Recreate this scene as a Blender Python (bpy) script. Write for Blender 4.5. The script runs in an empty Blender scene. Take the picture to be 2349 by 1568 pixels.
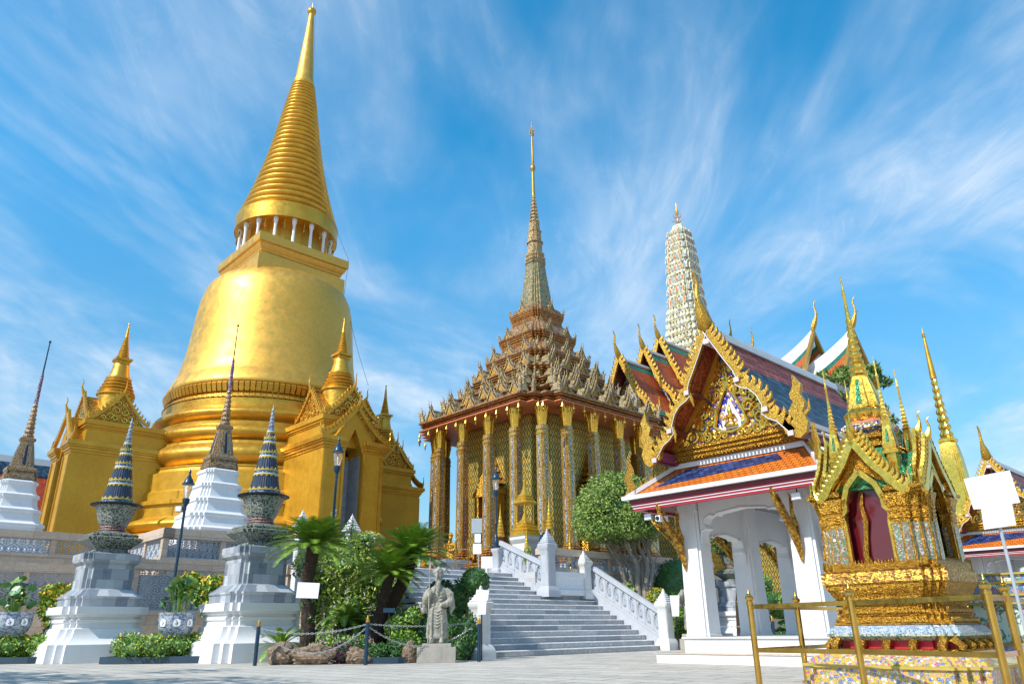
import bpy, math, random
from math import sin, cos, pi, radians, sqrt
from mathutils import Matrix, Vector, noise
random.seed(7)
scene = bpy.context.scene
col = scene.collection
# ---------------- camera ----------------
cam_data = bpy.data.cameras.new("camera")
cam_data.sensor_width = 36; cam_data.lens = 36 * 1690 / 2349
cam_data.clip_start = 0.1; cam_data.clip_end = 3000
cam = bpy.data.objects.new("camera", cam_data); col.objects.link(cam)
cam.matrix_world = Matrix.Translation((0, 0, .70)) @ Matrix.Rotation(radians(90 + 21.3), 4, 'X') @ Matrix.Rotation(-math.atan(.013), 4, 'Z')
scene.camera = cam
# ---------------- light ----------------
SUN_AZ = math.atan2(-.656, -.755); SUN_EL = radians(43)
sdir = Vector((cos(SUN_AZ) * cos(SUN_EL), sin(SUN_AZ) * cos(SUN_EL), sin(SUN_EL)))
sl = bpy.data.lights.new("sun", 'SUN'); sl.energy = 4.2; sl.angle = radians(.5); sl.color = (1, .95, .86)
so = bpy.data.objects.new("sun", sl); col.objects.link(so)
so.rotation_euler = sdir.to_track_quat('Z', 'Y').to_euler(); so.location = (-40, -30, 60)
world = bpy.data.worlds.new("World"); scene.world = world; world.use_nodes = True
wt = world.node_tree; wt.nodes.clear()
def wn(t, **k):
    n = wt.nodes.new(t)
    for a, b in k.items(): setattr(n, a, b)
    return n
sky = wn('ShaderNodeTexSky', sky_type='NISHITA', sun_disc=False, sun_elevation=SUN_EL, sun_rotation=pi / 2 - SUN_AZ, air_density=1.0, dust_density=.3, ozone_density=3.0)
tc = wn('ShaderNodeTexCoord'); sx = wn('ShaderNodeSeparateXYZ'); wt.links.new(tc.outputs['Generated'], sx.inputs[0])
mz = wn('ShaderNodeMath', operation='MAXIMUM'); wt.links.new(sx.outputs[2], mz.inputs[0]); mz.inputs[1].default_value = .06
ad = wn('ShaderNodeMath', operation='ADD'); wt.links.new(mz.outputs[0], ad.inputs[0]); ad.inputs[1].default_value = .12
dx = wn('ShaderNodeMath', operation='DIVIDE'); wt.links.new(sx.outputs[0], dx.inputs[0]); wt.links.new(ad.outputs[0], dx.inputs[1])
dy = wn('ShaderNodeMath', operation='DIVIDE'); wt.links.new(sx.outputs[1], dy.inputs[0]); wt.links.new(ad.outputs[0], dy.inputs[1])
cb = wn('ShaderNodeCombineXYZ'); wt.links.new(dx.outputs[0], cb.inputs[0]); wt.links.new(dy.outputs[0], cb.inputs[1])
def cloud(rot, sc, scale, det, rough, dist, lo, hi, loc=(0, 0, 0)):
    mp = wn('ShaderNodeMapping'); wt.links.new(cb.outputs[0], mp.inputs[0])
    mp.inputs['Rotation'].default_value = (0, 0, radians(rot)); mp.inputs['Scale'].default_value = sc; mp.inputs['Location'].default_value = loc
    nz = wn('ShaderNodeTexNoise'); wt.links.new(mp.outputs[0], nz.inputs['Vector'])
    nz.inputs['Scale'].default_value = scale; nz.inputs['Detail'].default_value = det; nz.inputs['Roughness'].default_value = rough; nz.inputs['Distortion'].default_value = dist
    mr = wn('ShaderNodeMapRange', interpolation_type='SMOOTHSTEP'); wt.links.new(nz.outputs[0], mr.inputs[0])
    mr.inputs[1].default_value = lo; mr.inputs[2].default_value = hi
    return mr.outputs[0]
def wm(op, a, b):
    m = wn('ShaderNodeMath', operation=op, use_clamp=True)
    for i, q in enumerate((a, b)):
        if isinstance(q, (int, float)): m.inputs[i].default_value = q
        else: wt.links.new(q, m.inputs[i])
    return m.outputs[0]
broad = cloud(10, (.9, .5, 1), 1.05, 5, .58, 1.2, .38, .66, (7.3, 3.3, 0))
wisp = cloud(14, (1.3, .62, 1), 2.0, 10, .58, 1.8, .33, .80, (.2, 1.7, 0))
fine = cloud(32, (1.5, .6, 1), 4.5, 11, .7, 2.6, .42, .78, (3.1, .2, 0))
base_h = wn('ShaderNodeMapRange'); wt.links.new(sx.outputs[2], base_h.inputs[0])
base_h.inputs[1].default_value = 0; base_h.inputs[2].default_value = .55; base_h.inputs[3].default_value = .22; base_h.inputs[4].default_value = .0
f1 = wm('MULTIPLY', broad, wm('ADD', wm('MULTIPLY', wisp, .8), .38))
f2 = wm('MULTIPLY', fine, wm('MULTIPLY', broad, .26))
fac = wm('MINIMUM', wm('ADD', wm('ADD', wm('MULTIPLY', f1, .70), f2), base_h.outputs[0]), .8)
hs = wn('ShaderNodeHueSaturation'); wt.links.new(sky.outputs[0], hs.inputs['Color']); hs.inputs['Saturation'].default_value = 1.36; hs.inputs['Hue'].default_value = .482; hs.inputs['Value'].default_value = 1.5
vr = wn('ShaderNodeMapRange'); wt.links.new(sx.outputs[2], vr.inputs[0]); vr.inputs[1].default_value = 0; vr.inputs[2].default_value = .5; vr.inputs[3].default_value = .62; vr.inputs[4].default_value = 1.5; wt.links.new(vr.outputs[0], hs.inputs['Value'])
mx = wn('ShaderNodeMixRGB'); wt.links.new(fac, mx.inputs[0]); wt.links.new(hs.outputs[0], mx.inputs[1]); mx.inputs[2].default_value = (4.6, 5.3, 6.1, 1)
bg = wn('ShaderNodeBackground'); wt.links.new(mx.outputs[0], bg.inputs[0]); bg.inputs[1].default_value = .135
wo = wn('ShaderNodeOutputWorld'); wt.links.new(bg.outputs[0], wo.inputs[0])
scene.view_settings.view_transform = 'Standard'; scene.view_settings.look = 'None'; scene.view_settings.gamma = 1
scene.view_settings.exposure = .36
# ---------------- mesh helper ----------------
YA = radians(43.5); CA, SA = cos(YA), sin(YA)
def W(a, b, z=0): return (a * CA - b * SA, a * SA + b * CA, z)
def circ(n, ph=0): return [(cos(2 * pi * i / n + ph), sin(2 * pi * i / n + ph)) for i in range(n)]
def sq(): return [(-1, -1), (1, -1), (1, 1), (-1, 1)]
def redent(k, s):
    q = []
    for i in range(k + 1):
        x = 1 - i * s; y = 1 - (k - i) * s
        q.append((x, y))
        if i < k: q.append((x - s, y))
    out = []
    for r in range(4):
        c_, s_ = round(cos(r * pi / 2)), round(sin(r * pi / 2))
        for (x, y) in q: out.append((x * c_ - y * s_, x * s_ + y * c_))
    return out
def scallop(n, amp, m=4):
    pts = []
    for i in range(n * m):
        t = 2 * pi * i / (n * m); r = 1 - amp * abs(sin(n * t / 2)) ** 1.0 if amp > 0 else 1
        pts.append((r * cos(t), r * sin(t)))
    return pts
class M:
    def __init__(s): s.v = []; s.f = []; s.uv = []; s.m = []; s.cur = 0
    def add(s, vs, fs, uvs=None):
        o = len(s.v); s.v += [tuple(p) for p in vs]
        for i, f in enumerate(fs):
            s.f.append([o + j for j in f]); s.uv.append(uvs[i] if uvs else None); s.m.append(s.cur)
        return s
    def mat(s, i): s.cur = i; return s
    def join(s, o, mt=None):
        b = len(s.v); s.v += [tuple(mt @ Vector(p)) for p in o.v] if mt else list(o.v)
        s.f += [[b + j for j in f] for f in o.f]; s.uv += o.uv; s.m += o.m; return s
    def xf(s, mt): s.v = [tuple(mt @ Vector(p)) for p in s.v]; return s
    def box(s, x0, x1, y0, y1, z0, z1):
        return s.add([(x0, y0, z0), (x1, y0, z0), (x1, y1, z0), (x0, y1, z0), (x0, y0, z1), (x1, y0, z1), (x1, y1, z1), (x0, y1, z1)],
                     [(0, 3, 2, 1), (4, 5, 6, 7), (0, 1, 5, 4), (1, 2, 6, 5), (2, 3, 7, 6), (3, 0, 4, 7)])
    def loft(s, sec, prof, cx=0, cy=0, sx=1, sy=1, caps=True, uvs=1.0):
        n = len(sec); vs = []; fs = []; uv = []
        per = [0]
        for i in range(n):
            a, b = sec[i], sec[(i + 1) % n]; per.append(per[-1] + math.hypot(a[0] - b[0], a[1] - b[1]))
        rm = max(p[0] for p in prof); arc = 0
        arcs = [0]
        for i in range(1, len(prof)): arcs.append(arcs[-1] + math.hypot(prof[i][0] - prof[i - 1][0], prof[i][1] - prof[i - 1][1]))
        for p in prof:
            r, z = p[0], p[1]; ox = p[2] if len(p) > 2 else 0; oy = p[3] if len(p) > 3 else 0
            for (x, y) in sec: vs.append((cx + ox + x * r * sx, cy + oy + y * r * sy, z))
        for j in range(len(prof) - 1):
            for i in range(n):
                k = (i + 1) % n
                fs.append((j * n + i, j * n + k, (j + 1) * n + k, (j + 1) * n + i))
                u0, u1 = per[i] * rm * uvs, per[i + 1] * rm * uvs; uv.append([(u0, arcs[j] * uvs), (u1, arcs[j] * uvs), (u1, arcs[j + 1] * uvs), (u0, arcs[j + 1] * uvs)])
        if caps:
            if prof[0][0] > 1e-4: fs.append(tuple(reversed(range(n)))); uv.append(None)
            if prof[-1][0] > 1e-4: fs.append(tuple(range((len(prof) - 1) * n, len(prof) * n))); uv.append(None)
        return s.add(vs, fs, uv)
    def prism(s, poly, t0, t1, plane='xy'):
        # extrude 2d polygon; plane xy: (x,y)->z ; yz: (y,z)->x ; xz: (x,z)->y
        n = len(poly)
        def mk(p, t): return (p[0], p[1], t) if plane == 'xy' else ((t, p[0], p[1]) if plane == 'yz' else (p[0], t, p[1]))
        vs = [mk(p, t0) for p in poly] + [mk(p, t1) for p in poly]
        fs = [tuple(reversed(range(n))), tuple(range(n, 2 * n))] + [(i, (i + 1) % n, n + (i + 1) % n, n + i) for i in range(n)]
        if plane == 'xz': fs = [tuple(reversed(f)) for f in fs]
        ar = sum(poly[i][0] * poly[(i + 1) % n][1] - poly[(i + 1) % n][0] * poly[i][1] for i in range(n))
        if ar < 0: fs = [tuple(reversed(f)) for f in fs]
        return s.add(vs, fs)
    def tube(s, pts, rad, n=6, sx=1.0):
        pts = [Vector(p) for p in pts]; R = rad if isinstance(rad, (list, tuple)) else [rad] * len(pts)
        vs = []; fs = []; ref = None
        for i, p in enumerate(pts):
            d = (pts[min(i + 1, len(pts) - 1)] - pts[max(i - 1, 0)]); d.normalize()
            if ref is None:
                ref = Vector((0, 0, 1)) if abs(d.z) < .9 else Vector((1, 0, 0))
            x = ref - d * ref.dot(d)
            if x.length < 1e-5: x = Vector((0, 1, 0)).cross(d)
            x.normalize(); y = d.cross(x); ref = x
            for k in range(n):
                a = 2 * pi * k / n; vs.append(p + x * cos(a) * R[i] * sx + y * sin(a) * R[i])
        for i in range(len(pts) - 1):
            for k in range(n):
                q = (k + 1) % n; fs.append((i * n + k, i * n + q, (i + 1) * n + q, (i + 1) * n + k))
        fs.append(tuple(reversed(range(n)))); fs.append(tuple(range((len(pts) - 1) * n, len(pts) * n)))
        return s.add(vs, fs)
    def quad(s, a, b, c, d): return s.add([a, b, c, d], [(0, 1, 2, 3)])
    def ball(s, c, r, nu=12, nv=8, sz=1.0):
        prof = [(max(1e-5, r * sin(pi * i / nv)), c[2] - r * sz * cos(pi * i / nv)) for i in range(nv + 1)]
        return s.loft(circ(nu), prof, cx=c[0], cy=c[1])
    def build(s, name, mats, parent=None, ang=35, loc=None, rot=None):
        me = bpy.data.meshes.new(name); me.from_pydata(s.v, [], s.f)
        if not isinstance(mats, (list, tuple)): mats = [mats]
        for m_ in mats: me.materials.append(m_)
        me.polygons.foreach_set('material_index', s.m)
        me.update()
        ul = me.uv_layers.new(name='UVMap'); data = [0.0] * (2 * len(me.loops)); up = Vector((0, 0, 1))
        for p, u in zip(me.polygons, s.uv):
            if u is None:
                n = p.normal
                if abs(n.z) > .98: ax, ay = Vector((1, 0, 0)), Vector((0, 1, 0))
                else:
                    ax = up.cross(n); ax.normalize(); ay = n.cross(ax)
                for li in p.loop_indices:
                    co = me.vertices[me.loops[li].vertex_index].co; data[2 * li] = co.dot(ax); data[2 * li + 1] = co.dot(ay)
            else:
                for li, q in zip(p.loop_indices, u): data[2 * li] = q[0]; data[2 * li + 1] = q[1]
        ul.data.foreach_set('uv', data)
        if ang:
            me.polygons.foreach_set('use_smooth', [True] * len(me.polygons)); me.set_sharp_from_angle(angle=radians(ang))
        o = bpy.data.objects.new(name, me); col.objects.link(o)
        if parent: o.parent = parent
        if loc: o.location = loc
        if rot is not None: o.rotation_euler = (0, 0, rot)
        return o
def thing(name, label, cat, loc=(0, 0, 0), rz=YA, group=None):
    o = bpy.data.objects.new(name, None); col.objects.link(o); o.empty_display_size = .3
    o.location = loc; o.rotation_euler = (0, 0, rz); o['label'] = label; o['category'] = cat
    if group: o['group'] = group
    return o
def tag(o, label, cat, group=None):
    o['label'] = label; o['category'] = cat
    if group: o['group'] = group
    return o
def struct(o): o['kind'] = 'structure'; return o
def lab(o, t): o['label'] = t; return o
def kids(o): return [c for c in bpy.data.objects if c.parent == o]
def dup(root, loc=None, rz=None, label=None, group=None, sc=None):
    def cp(o, par):
        c = o.copy(); col.objects.link(c)
        if par: c.parent = par
        for ch in CH.get(o.name, []): cp(ch, c)
        return c
    CH = {}
    for o in bpy.data.objects:
        if o.parent: CH.setdefault(o.parent.name, []).append(o)
    r = cp(root, None)
    if loc: r.location = loc
    if rz is not None: r.rotation_euler = (0, 0, rz)
    if label: r['label'] = label
    if group: r['group'] = group
    if sc: r.scale = (sc, sc, sc)
    return r
def spin4(m, k=(0, 1, 2, 3)):
    o = M()
    for i in k: o.join(m, Matrix.Rotation(i * pi / 2, 4, 'Z'))
    return o
def RZ(a): return Matrix.Rotation(a, 4, 'Z')
def TR(x, y, z=0): return Matrix.Translation((x, y, z))
# ---------------- materials ----------------
class NT:
    def __init__(s, name):
        s.m = bpy.data.materials.new(name); s.m.use_nodes = True; s.t = s.m.node_tree
        s.b = s.t.nodes['Principled BSDF']; s.tc = s.n('ShaderNodeTexCoord')
        s.obj = s.tc.outputs['Object']; s.uvo = s.tc.outputs['UV']
    def n(s, ty, **k):
        x = s.t.nodes.new(ty)
        for a, b in k.items(): setattr(x, a, b)
        return x
    def l(s, a, b): s.t.links.new(a, b)
    def set(s, node, name, v):
        if isinstance(v, (int, float, tuple)): 
            if isinstance(v, tuple) and len(v) == 3 and node.inputs[name].type == 'RGBA': v = v + (1,)
            node.inputs[name].default_value = v
        else: s.l(v, node.inputs[name])
    def noise(s, scale, det=4, rough=.55, vec=None, dist=0):
        x = s.n('ShaderNodeTexNoise'); s.l(vec or s.obj, x.inputs['Vector'])
        x.inputs['Scale'].default_value = scale; x.inputs['Detail'].default_value = det; x.inputs['Roughness'].default_value = rough; x.inputs['Distortion'].default_value = dist
        return x.outputs[0]
    def vor(s, scale, feat='F1', vec=None, out=0, rnd=1):
        x = s.n('ShaderNodeTexVoronoi', feature=feat); s.l(vec or s.obj, x.inputs['Vector']); x.inputs['Scale'].default_value = scale
        x.inputs['Randomness'].default_value = rnd
        return x.outputs[out]
    def rng(s, v, lo, hi, a=0, b=1, smooth=False):
        x = s.n('ShaderNodeMapRange'); s.l(v, x.inputs[0])
        if smooth: x.interpolation_type = 'SMOOTHSTEP'
        for i, q in enumerate((lo, hi, a, b)): x.inputs[i + 1].default_value = q
        return x.outputs[0]
    def math(s, op, a, b=0):
        x = s.n('ShaderNodeMath', operation=op)
        for i, q in enumerate((a, b)):
            if isinstance(q, (int, float)): x.inputs[i].default_value = q
            else: s.l(q, x.inputs[i])
        return x.outputs[0]
    def mix(s, f, a, b, mode='MIX'):
        x = s.n('ShaderNodeMixRGB', blend_type=mode)
        for i, q in enumerate((f, a, b)):
            if isinstance(q, (int, float)): x.inputs[i].default_value = q
            elif isinstance(q, tuple): x.inputs[i].default_value = q if len(q) == 4 else q + (1,)
            else: s.l(q, x.inputs[i])
        return x.outputs[0]
    def sep(s, v):
        x = s.n('ShaderNodeSeparateXYZ'); s.l(v, x.inputs[0]); return x.outputs
    def map(s, v, sc=(1, 1, 1), rot=(0, 0, 0), loc=(0, 0, 0)):
        x = s.n('ShaderNodeMapping'); s.l(v, x.inputs[0]); x.inputs['Scale'].default_value = sc; x.inputs['Rotation'].default_value = rot; x.inputs['Location'].default_value = loc
        return x.outputs[0]
    def brick(s, vec, c1, c2, mort, w, h, ms=.02, off=.5, bias=0):
        x = s.n('ShaderNodeTexBrick'); s.l(vec, x.inputs['Vector'])
        for k, q in (('Color1', c1), ('Color2', c2), ('Mortar', mort)): s.set(x, k, q)
        x.inputs['Scale'].default_value = 1; x.inputs['Brick Width'].default_value = w; x.inputs['Row Height'].default_value = h
        x.inputs['Mortar Size'].default_value = ms; x.inputs['Mortar Smooth'].default_value = .2; x.offset = off; x.inputs['Bias'].default_value = bias
        return x.outputs
    def bump(s, h, strength=.3, dist=.02, prev=None):
        x = s.n('ShaderNodeBump'); s.l(h, x.inputs['Height']); x.inputs['Strength'].default_value = strength; x.inputs['Distance'].default_value = dist
        if prev: s.l(prev, x.inputs['Normal'])
        return x.outputs[0]
    def fin(s, color, rough=.5, metal=0, normal=None, **k):
        s.set(s.b, 'Base Color', color); s.set(s.b, 'Roughness', rough); s.set(s.b, 'Metallic', metal)
        if normal: s.l(normal, s.b.inputs['Normal'])
        for a, q in k.items(): s.set(s.b, a.replace('_', ' '), q)
        return s.m
def gold(name, c=(.72, .41, .05), c2=None, rough=.36, metal=.72, sc=1.2, bs=3.0, bst=.15, dist=.03, fine=25):
    n = NT(name); c2 = c2 or (c[0] * .72, c[1] * .66, c[2] * .55)
    v = n.rng(n.noise(sc, 6, .6), .3, .7)
    v2 = n.rng(n.noise(sc * 9, 4, .7), .4, .8)
    cc = n.mix(v, c2, c); cc = n.mix(n.math('MULTIPLY', v2, .35), cc, (c[0] * .5, c[1] * .38, c[2] * .4))
    b1 = n.bump(n.noise(bs, 4, .6), bst, dist); b2 = n.bump(n.noise(fine, 5, .7), bst * .8, dist * .3, b1)
    r = n.rng(n.noise(sc * 4, 5), .3, .75, rough - .08, rough + .14)
    return n.fin(cc, r, metal, b2)
def carved(name, c, dark, scale=14, rough=.38, metal=.7, bst=.9, dist=.04, mix3=None, vec='o'):
    n = NT(name); vv = n.obj if vec == 'o' else n.uvo
    wv = n.mix(.12, vv, n.n('ShaderNodeTexNoise').outputs[1])
    d = n.vor(scale, 'F1', wv); e = n.vor(scale * 2.3, 'F1', vv)
    h = n.math('ADD', n.math('MULTIPLY', d, -1), n.math('MULTIPLY', e, -.5))
    f = n.rng(h, -.95, -.45)
    cc = n.mix(f, dark, c)
    if mix3:
        k = n.vor(scale * 1.3, 'F1', vv, out=1); g = n.sep(k)[0]
        cc = n.mix(n.rng(g, .72, .74), cc, mix3)
    return n.fin(cc, rough, metal, n.bump(h, bst, dist))
def mosaic(name, cols, scale=40, rough=.25, metal=.2, dark=(.02, .02, .02), gap=.06, vec='o'):
    n = NT(name); vv = n.obj if vec == 'o' else n.uvo
    k = n.sep(n.vor(scale, 'F1', vv, out=1))
    cc = cols[0]
    tot = len(cols)
    for i, c in enumerate(cols[1:], 1): cc = n.mix(n.rng(k[0], i / tot - .005, i / tot + .005), cc, c)
    ed = n.vor(scale, 'DISTANCE_TO_EDGE', vv)
    cc = n.mix(n.rng(ed, gap * .4, gap), dark, cc)
    nb = n.bump(k[1], .35, .01); nb = n.bump(n.rng(ed, 0, gap), .4, .01, nb)
    return n.fin(cc, rough, metal, nb)
GOLD = gold('gold_leaf')
GOLD_BELL = gold('gold_mosaic_bell', c=(.80, .46, .09), c2=(.72, .40, .07), rough=.46, metal=.78, sc=.5, bs=1.3, bst=.08, dist=.05, fine=18)
GOLD_WALL = gold('gold_painted_wall', c=(.66, .37, .028), c2=(.54, .28, .02), rough=.42, metal=.45, sc=.7, bs=2, bst=.14, fine=16)
GOLD_CARVED = carved('gold_carved', (.74, .43, .05), (.26, .11, .015), 15, bst=.7)
GOLD_FINE = carved('gold_carved_fine', (.84, .50, .06), (.26, .10, .01), 60, rough=.26, metal=.8, bst=.9, dist=.012)
GOLD_BRIGHT = gold('gold_bright', c=(.95, .62, .11), rough=.2, metal=.95, sc=6, bs=16, bst=.25, dist=.01, fine=60)
GOLD_GLASS = mosaic('gold_glass_mosaic', [(.66, .37, .03), (.46, .23, .015), (.80, .50, .07)], 60, .3, .5, (.16, .07, .01), .10)
BRASS = gold('polished_brass', c=(.78, .50, .12), rough=.16, metal=1, sc=3, bs=6, bst=.05, dist=.004, fine=40)
def plaster(name, c=(.78, .79, .82), stain=(.55, .56, .58), amt=.25, rough=.6):
    n = NT(name); v = n.rng(n.noise(1.6, 7, .65), .45, .8); v2 = n.rng(n.noise(14, 5, .7), .5, .85)
    s_ = n.sep(n.obj)
    st = n.noise(3, 6, .7, n.map(n.obj, (3, 3, .35)))
    v3 = n.rng(st, .52, .8)
    cc = n.mix(n.math('MULTIPLY', v, amt), c, stain); cc = n.mix(n.math('MULTIPLY', v3, amt * .8), cc, stain)
    return n.fin(cc, rough, 0, n.bump(n.noise(9, 5), .12, .01))
WHITE = plaster('white_plaster', (.70, .71, .73), (.42, .43, .46), .35)
WHITE_CLEAN = plaster('white_painted_masonry', (.74, .74, .75), (.50, .50, .50), .28)
def marble_blocks(name, c1, c2, w, h, mort=(.28, .28, .28), vein=(.30, .33, .38), off=.5, ms=.006, rough=.35):
    n = NT(name); v = n.noise(2.2, 9, .7, n.map(n.obj, (1, 1, 2.2), (.4, .3, 0)), 2.2)
    vn = n.rng(n.math('ABSOLUTE', n.math('SUBTRACT', v, .5)), 0, .09, 1, 0)
    b = n.brick(n.uvo, c1, c2, mort, w, h, ms, off)
    cc = n.mix(n.math('MULTIPLY', vn, .45), b[0], vein)
    cc = n.mix(n.rng(n.noise(5, 6, .7), .55, .8, 0, .35), cc, (.42, .37, .30))
    return n.fin(cc, rough, 0, n.bump(b[1], -.4, .004))
MARBLE = marble_blocks('grey_marble_blocks', (.56, .58, .60), (.12, .15, .20), .34, .3)
MARBLE_STEP = marble_blocks('white_marble_steps', (.62, .61, .60), (.26, .29, .33), 1.15, .165, (.13, .12, .11), (.16, .18, .22), .37)
NOSING = marble_blocks('sunlit_marble_nosing', (.78, .77, .75), (.66, .66, .66), 1.15, .5, (.4, .38, .35))  # lighter than the risers: sun on the step edges is put into the colour
MARBLE_CARVED = plaster('weathered_white_marble', (.66, .66, .65), (.36, .35, .32), .55)
RAILSTONE = plaster('shaded_rail_stone', (.42, .44, .48), (.26, .27, .30), .5)  # white stone darkened and blued: the rail's shade is painted into its colour
BEIGE = marble_blocks('beige_sandstone', (.66, .53, .42), (.52, .41, .32), 1.3, .5, (.2, .16, .12), (.34, .24, .16))
LATTICE = plaster('blue_grey_lattice', (.40, .45, .52), (.18, .21, .25), .4)
GREYTILE = marble_blocks('grey_marble_tile', (.36, .37, .38), (.27, .28, .30), .34, .22, (.16, .16, .16))
def statm():
    n = NT('statue_granite'); v = n.noise(9, 8, .7); w = n.noise(30, 5, .7); st = n.noise(5, 6, .7, n.map(n.obj, (4, 4, .6)))
    cc = n.mix(n.rng(v, .35, .65), (.22, .21, .17), (.46, .44, .37)); cc = n.mix(n.rng(st, .5, .7, 0, .7), cc, (.14, .135, .11)); cc = n.mix(n.rng(w, .55, .75, 0, .5), cc, (.10, .10, .08))
    return n.fin(cc, .9, 0, n.bump(n.math('ADD', v, n.math('MULTIPLY', w, .6)), .9, .03))
STATUE = statm()
PLINTH_ROCK = plaster('rough_plinth_stone', (.38, .35, .31), (.18, .17, .16), .7, .9)
def pave():
    n = NT('paving_slabs'); 
    b = n.brick(n.map(n.obj, (1, 1, 1), (0, 0, YA)), (.56, .52, .45), (.42, .39, .34), (.12, .10, .09), 1.2, .55, .022, .37)
    v = n.rng(n.noise(.8, 8, .7), .35, .75); v2 = n.rng(n.noise(7, 7, .75, None, 1), .5, .75)
    cc = n.mix(n.math('MULTIPLY', v, .4), b[0], (.64, .60, .53)); cc = n.mix(n.math('MULTIPLY', v2, .7), cc, (.24, .21, .18)); v3 = n.noise(2.5, 9, .8, n.map(n.obj, (1, 1.8, 1)), 3); cr = n.rng(n.math('ABSOLUTE', n.math('SUBTRACT', v3, .5)), 0, .012, 1, 0); cc = n.mix(n.math('MULTIPLY', cr, .6), cc, (.16, .13, .11))
    h = n.bump(n.noise(6, 8, .7), .8, .03); h = n.bump(b[1], -.6, .012, h)
    return n.fin(cc, .75, 0, h)
PAVE = pave()
TERR = marble_blocks('terrace_paving', (.50, .49, .47), (.42, .41, .40), .6, .6)
def tiles(name, bands, w=.15, h=.12, rough=.5):
    # bands: list of (colour1, colour2) ; chosen by UV-space border maths done by separate meshes
    c1, c2 = bands
    n = NT(name); b = n.brick(n.uvo, c1, c2, (c2[0] * .25, c2[1] * .25, c2[2] * .25), w, h, .012, .5)
    u = n.sep(n.uvo); row = n.math('FRACT', n.math('DIVIDE', u[1], h))
    hh = n.math('SUBTRACT', 1, row)
    cc = n.mix(n.rng(n.noise(3, 5), .4, .75, 0, .35), b[0], (c2[0] * .5, c2[1] * .5, c2[2] * .5))
    nb = n.bump(hh, .55, .02); nb = n.bump(b[1], -.5, .008, nb)
    return n.fin(cc, rough, 0, nb, Specular_IOR_Level=.22)
T_ORANGE = tiles('orange_roof_tiles', ((.72, .20, .02), (.55, .13, .015)))
T_BLUE = tiles('blue_roof_tiles', ((.05, .09, .30), (.008, .018, .07)))
PEDM = carved('blue_and_gold_relief', (.86, .52, .06), (.03, .05, .42), 8.5, rough=.3, metal=.5, bst=.9, dist=.03)
T_NAVY = tiles('dark_blue_roof_tiles', ((.04, .10, .16), (.006, .02, .04)), .22, .16)
T_RED = tiles('brick_red_roof_tiles', ((.34, .09, .06), (.15, .03, .025)), .22, .16)
T_RED2 = tiles('red_hall_tiles', ((.42, .07, .02), (.30, .045, .015)), .25, .2)
T_GREEN = tiles('green_roof_tiles', ((.02, .20, .13), (.012, .12, .08)), .3, .24)
T_ORANGE_FAR = tiles('orange_far_tiles', ((.60, .13, .015), (.45, .09, .01)), .3, .24)
G_GREEN = mosaic('green_glass_tiles', [(.01, .28, .12), (.02, .42, .2), (.005, .14, .06)], 45, .12, .3, (.25, .14, .02), .07)
def flat(name, c, rough=.5, metal=0, var=.15, sc=6, bst=.1, **k):
    n = NT(name); cc = n.mix(n.rng(n.noise(sc, 5, .65), .35, .75, 0, var * 2), c, (c[0] * .45, c[1] * .45, c[2] * .45))
    return n.fin(cc, rough, metal, n.bump(n.noise(sc * 3, 4), bst, .01), **k)
MAROON = flat('maroon_lacquer', (.14, .015, .025), .35)
REDP = flat('red_painted_fascia', (.42, .02, .04), .35)
PINKW = flat('pale_pink_trim', (.62, .50, .52), .5)
SOFFIT = carved('red_soffit_ornament', (.40, .10, .03), (.16, .02, .01), 16, .5, .2, .4, .01)
SOFFIT_PL = flat('terracotta_soffit', (.55, .16, .06), .55)
REDBACK = flat('red_backing', (.55, .01, .04), .35)
NAVYIRON = flat('navy_painted_iron', (.012, .045, .085), .35, .2)
DARKIRON = flat('dark_iron', (.02, .022, .028), .45, .3)
SIGNW = flat('blank_sign_white', (.80, .80, .82), .45, 0, .03)
GREYM = flat('grey_painted_metal', (.42, .45, .48), .4, .2)
GLASS = NT('lamp_glass'); GLASS = GLASS.fin((.95, .90, .85), .08, 0, None, Transmission_Weight=.85, IOR=1.2, Alpha=.55)
SHRINEGLASS = NT('shrine_glass'); SHRINEGLASS = SHRINEGLASS.fin((.10, .006, .012), .05, 0, None, Coat_Weight=.6)
def colmosaic():
    n = NT('column_glass_mosaic'); k = n.sep(n.vor(34, 'F1', n.obj, out=1)); e = n.vor(34, 'DISTANCE_TO_EDGE', n.obj)
    cc = n.mix(n.rng(k[0], .35, .36), (.80, .50, .06), (.45, .24, .03)); cc = n.mix(n.rng(k[1], .90, .91), cc, (.70, .74, .8)); cc = n.mix(n.rng(e, .02, .06), (.12, .06, .02), cc)
    return n.fin(cc, .25, .55, n.bump(k[2], .4, .01))
COLM = colmosaic()
COLBLUE = mosaic('blue_white_glass_strip', [(.10, .12, .20), (.50, .56, .66), (.04, .05, .10), (.70, .74, .8)], 26, .2, .3)
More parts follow.
